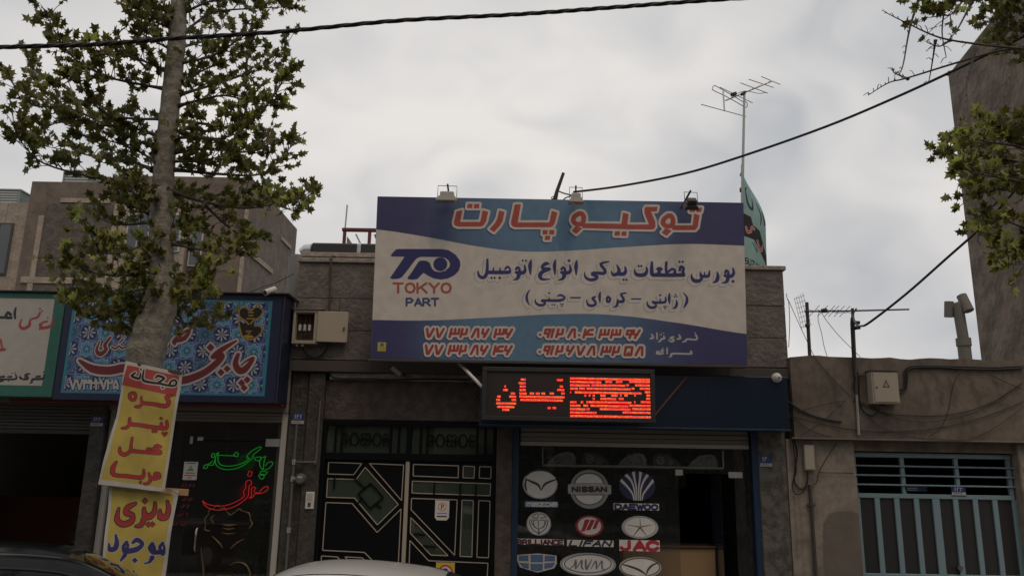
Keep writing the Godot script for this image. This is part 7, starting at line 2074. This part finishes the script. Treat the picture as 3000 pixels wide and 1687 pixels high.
func trees() -> void:
	var mesh := leaf_mesh()
	var kinds := [leaf_mat("leaf_green", lin(0.14, 0.138, 0.035)), leaf_mat("leaf_dark", lin(0.09, 0.092, 0.026)), leaf_mat("leaf_light", lin(0.215, 0.20, 0.055)), leaf_mat("leaf_brown", lin(0.10, 0.065, 0.03))]
	var many := leaf_mat("leaf_many", Color.WHITE)
	many.vertex_color_use_as_albedo = true
	# left: a plane tree with a pale trunk
	var up := cm3(PLANE_TRUNK)
	up.reverse()
	var tp := [Vector3(-3.56, 0.0, -8), Vector3(-3.57, 0.9, -8), Vector3(-3.62, 2.0, -8), Vector3(-3.66, 2.7, -8)]
	var tr := [0.19, 0.15, 0.135, 0.13]
	var rad := [0.17, 0.125, 0.112, 0.11, 0.107, 0.102, 0.097, 0.092, 0.086]
	tp.append(Vector3(-3.69, 3.12, -8))
	tr.append(0.19)
	for i in up.size():
		if up[i].y > 3.4:
			tp.append(up[i])
			tr.append(rad[i])
	tp.append(Vector3(-3.86, 9.0, -8))
	tr.append(0.065)
	tp.append(Vector3(-3.9, 11.5, -8))
	tr.append(0.03)
	var first := grow("plane_tree", "plane tree with pale trunk and open leafy crown rising before the tea house", tp, tr, PLANE_LIMBS, mesh, kinds, many, 1.0, 7.4, 11.3, 21)
	# right: a second plane tree whose trunk stands beyond the picture
	grow("plane_tree", "plane tree reaching in with bare twigs over the stained brown tower wall", [Vector3(6.1, 0.0, -7), Vector3(6.1, 2.0, -7.05), Vector3(6.15, 4.5, -7), Vector3(6.1, 7.0, -7), Vector3(6.2, 9.5, -7.1), Vector3(6.2, 11.5, -7)], [0.24, 0.2, 0.18, 0.15, 0.1, 0.03], RIGHT_LIMBS, mesh, kinds, many, 1.0, 7.8, 11.3, 22)
	# the same kind along the opposite kerb, behind the camera: mirrored in glass and paint
	var labs := ["plane tree on the opposite kerb before the lowest building", "plane tree on the opposite kerb before the tallest building", "plane tree on the opposite kerb before the brown building"]
	var spots := [Vector3(1.5, 0, 7.2), Vector3(-6.5, 0, 7.4), Vector3(9.5, 0, 7.3)]
	for i in 3:
		var o := first.duplicate() as Node3D
		o.name = numbered("plane_tree")
		add_child(o)
		o.position = spots[i] + Vector3(0, 0.1, 0)
		o.rotation.y = 1.3 + i * 1.9
		tag(o, labs[i], "tree", "plane trees along the kerb")

func grow(called: String, label: String, tp: Array, tr: Array, limbs: Array, mesh: Mesh, kinds: Array, many: Material, size: float, above: float, top: float, sd: int) -> Node3D:
	var t := thing(called, label, "tree", tp[0], "plane trees along the kerb")
	var r := RandomNumberGenerator.new()
	r.seed = sd
	var fine := curve(tp, 5)
	var fr := []
	for i in fine.size():
		var u := i / 5.0
		var k := mini(int(u), tr.size() - 2)
		fr.append(lerpf(tr[k], tr[k + 1], u - k) * (1.0 + 0.03 * sin(i * 2.3)))
	var trunk := put(MB.new().tube(fine, fr, 18), "trunk", M.bark, t)
	# scars of shed boughs on the bark
	for k in 14:
		var i := 6 + r.randi() % (fine.size() - 14)
		var a := r.randf() * TAU
		var o := Vector3(cos(a), 0, sin(a))
		var kr := r.randf_range(0.018, 0.042)
		var c0: Vector3 = fine[i] + o * (fr[i] - 0.012)
		put(MB.new().tube([c0, c0 + o * 0.012, c0 + o * 0.02, c0 + o * 0.014], [kr, kr, kr * 0.7, kr * 0.25], 9), "knot", M.twig, trunk)
	var all := []
	for q in limbs:
		all.append([q[0], cm3(q[1])])
	# boughs above the picture
	for k in 26:
		var y := lerpf(above, top - 0.3, k / 25.0)
		var base := trunk_at(tp, y)
		var a := k * 2.4
		var l := lerpf(2.3, 0.7, k / 25.0)
		var d := Vector3(cos(a), 0.25, sin(a))
		all.append([0, [base, base + d * l * 0.4, base + d * l * 0.75 + Vector3(0, 0.1, 0), base + d * l + Vector3(0, 0.35, 0)]])
	var spots := []
	var twigs := MB.new()
	for q in all:
		var p := curve(q[1], 6)
		var len := 0.0
		for i in p.size() - 1:
			len += p[i].distance_to(p[i + 1])
		var rr := []
		var r0 := clampf(0.008 + 0.006 * len, 0.009, 0.02) * (0.75 if q[0] == 1 else 1.0)
		for i in p.size():
			rr.append(lerpf(r0, 0.0035, float(i) / (p.size() - 1)) * (1.0 + 1.3 * exp(-i * 0.9)))
		put(MB.new().tube(p, rr, 6), "limb", M.twig, t)
		var walked := 0.0
		var bare: bool = q[0] == 1
		for i in range(1, p.size()):
			walked += p[i].distance_to(p[i - 1])
			var f := walked / len
			if f < (0.03 if not bare else 0.1):
				continue
			var n := 2 if not bare else 1
			for k in n:
				if bare and r.randf() < 0.45:
					continue
				var along: Vector3 = (p[i] - p[i - 1]).normalized()
				var d := (along * 0.5 + Vector3(r.randf_range(-1, 1), r.randf_range(-0.25, 1.0), r.randf_range(-1, 1))).normalized()
				var l := r.randf_range(0.07, 0.30) if not bare else r.randf_range(0.02, 0.09)
				var e: Vector3 = p[i] + d * l
				twigs.tube([p[i], (p[i] + e) * 0.5 + Vector3(0, 0.02, 0), e], [0.0045, 0.004, 0.003], 4, false)
				if bare:
					continue
				for m in 4 + r.randi() % 4:
					var o: Vector3 = p[i].lerp(e, r.randf_range(0.45, 1.05))
					spots.append([o, (d + Vector3(r.randf_range(-1, 1), r.randf_range(-0.2, 1.1), r.randf_range(-1, 1)) * 0.9).normalized()])
		if not bare:
			for m in 6:
				var d2: Vector3 = (p[-1] - p[-2]).normalized()
				spots.append([p[-1], (d2 + Vector3(r.randf_range(-1, 1), r.randf_range(-0.3, 1), r.randf_range(-1, 1)) * 0.8).normalized()])
	tag(put(twigs, "twigs", M.twig, t), "", "", "", "stuff")
	# the leaves: those that show largest singly, the others as one mass
	var eye := Vector3(0, 2.0, 0)
	var fw := Vector3(0, 0.225, -0.974)
	var list := []
	for s in spots:
		var o: Vector3 = s[0]
		var d: Vector3 = s[1]
		var sz := r.randf_range(0.046, 0.102) * size
		var side := d.cross(Vector3(r.randf_range(-1, 1), r.randf_range(-0.4, 0.4), r.randf_range(-1, 1))).normalized()
		var b := Basis(side, d, side.cross(d)).scaled(Vector3.ONE * sz)
		var v := (o - eye)
		var ok := v.normalized().dot(fw) > 0.80 and absf(v.x / v.z) < 0.66 and (v.y - 0.225 * -v.z) < 0.37 * v.length()
		list.append([sz / v.length() if ok else 0.0, Transform3D(b, o), r.randi() % 10])
	list.sort_custom(func(a, b): return a[0] > b[0])
	var mm := MultiMesh.new()
	mm.transform_format = MultiMesh.TRANSFORM_3D
	mm.use_colors = true
	mm.mesh = mesh
	var single := 300
	mm.instance_count = list.size() - single
	for i in list.size():
		var k: int = list[i][2]
		var kind := 0 if k < 4 else (1 if k < 7 else (2 if k < 9 else (3 if r.randf() < 0.35 else 0)))
		if i < single:
			var o := hang(mesh, "leaf", kinds[kind], t)
			o.transform = Transform3D(list[i][1].basis, list[i][1].origin - t.position)
		else:
			mm.set_instance_transform(i - single, Transform3D(list[i][1].basis, list[i][1].origin - t.position))
			mm.set_instance_color(i - single, kinds[kind].albedo_color.srgb_to_linear())
	var mi := MultiMeshInstance3D.new()
	mi.name = "foliage"
	mi.multimesh = mm
	mi.material_override = many
	tag(mi, "", "", "", "stuff")
	t.add_child(mi, true)
	return t

func trunk_at(tp: Array, y: float) -> Vector3:
	for i in tp.size() - 1:
		if y <= tp[i + 1].y:
			return tp[i].lerp(tp[i + 1], clampf((y - tp[i].y) / (tp[i + 1].y - tp[i].y), 0.0, 1.0))
	return tp[-1]
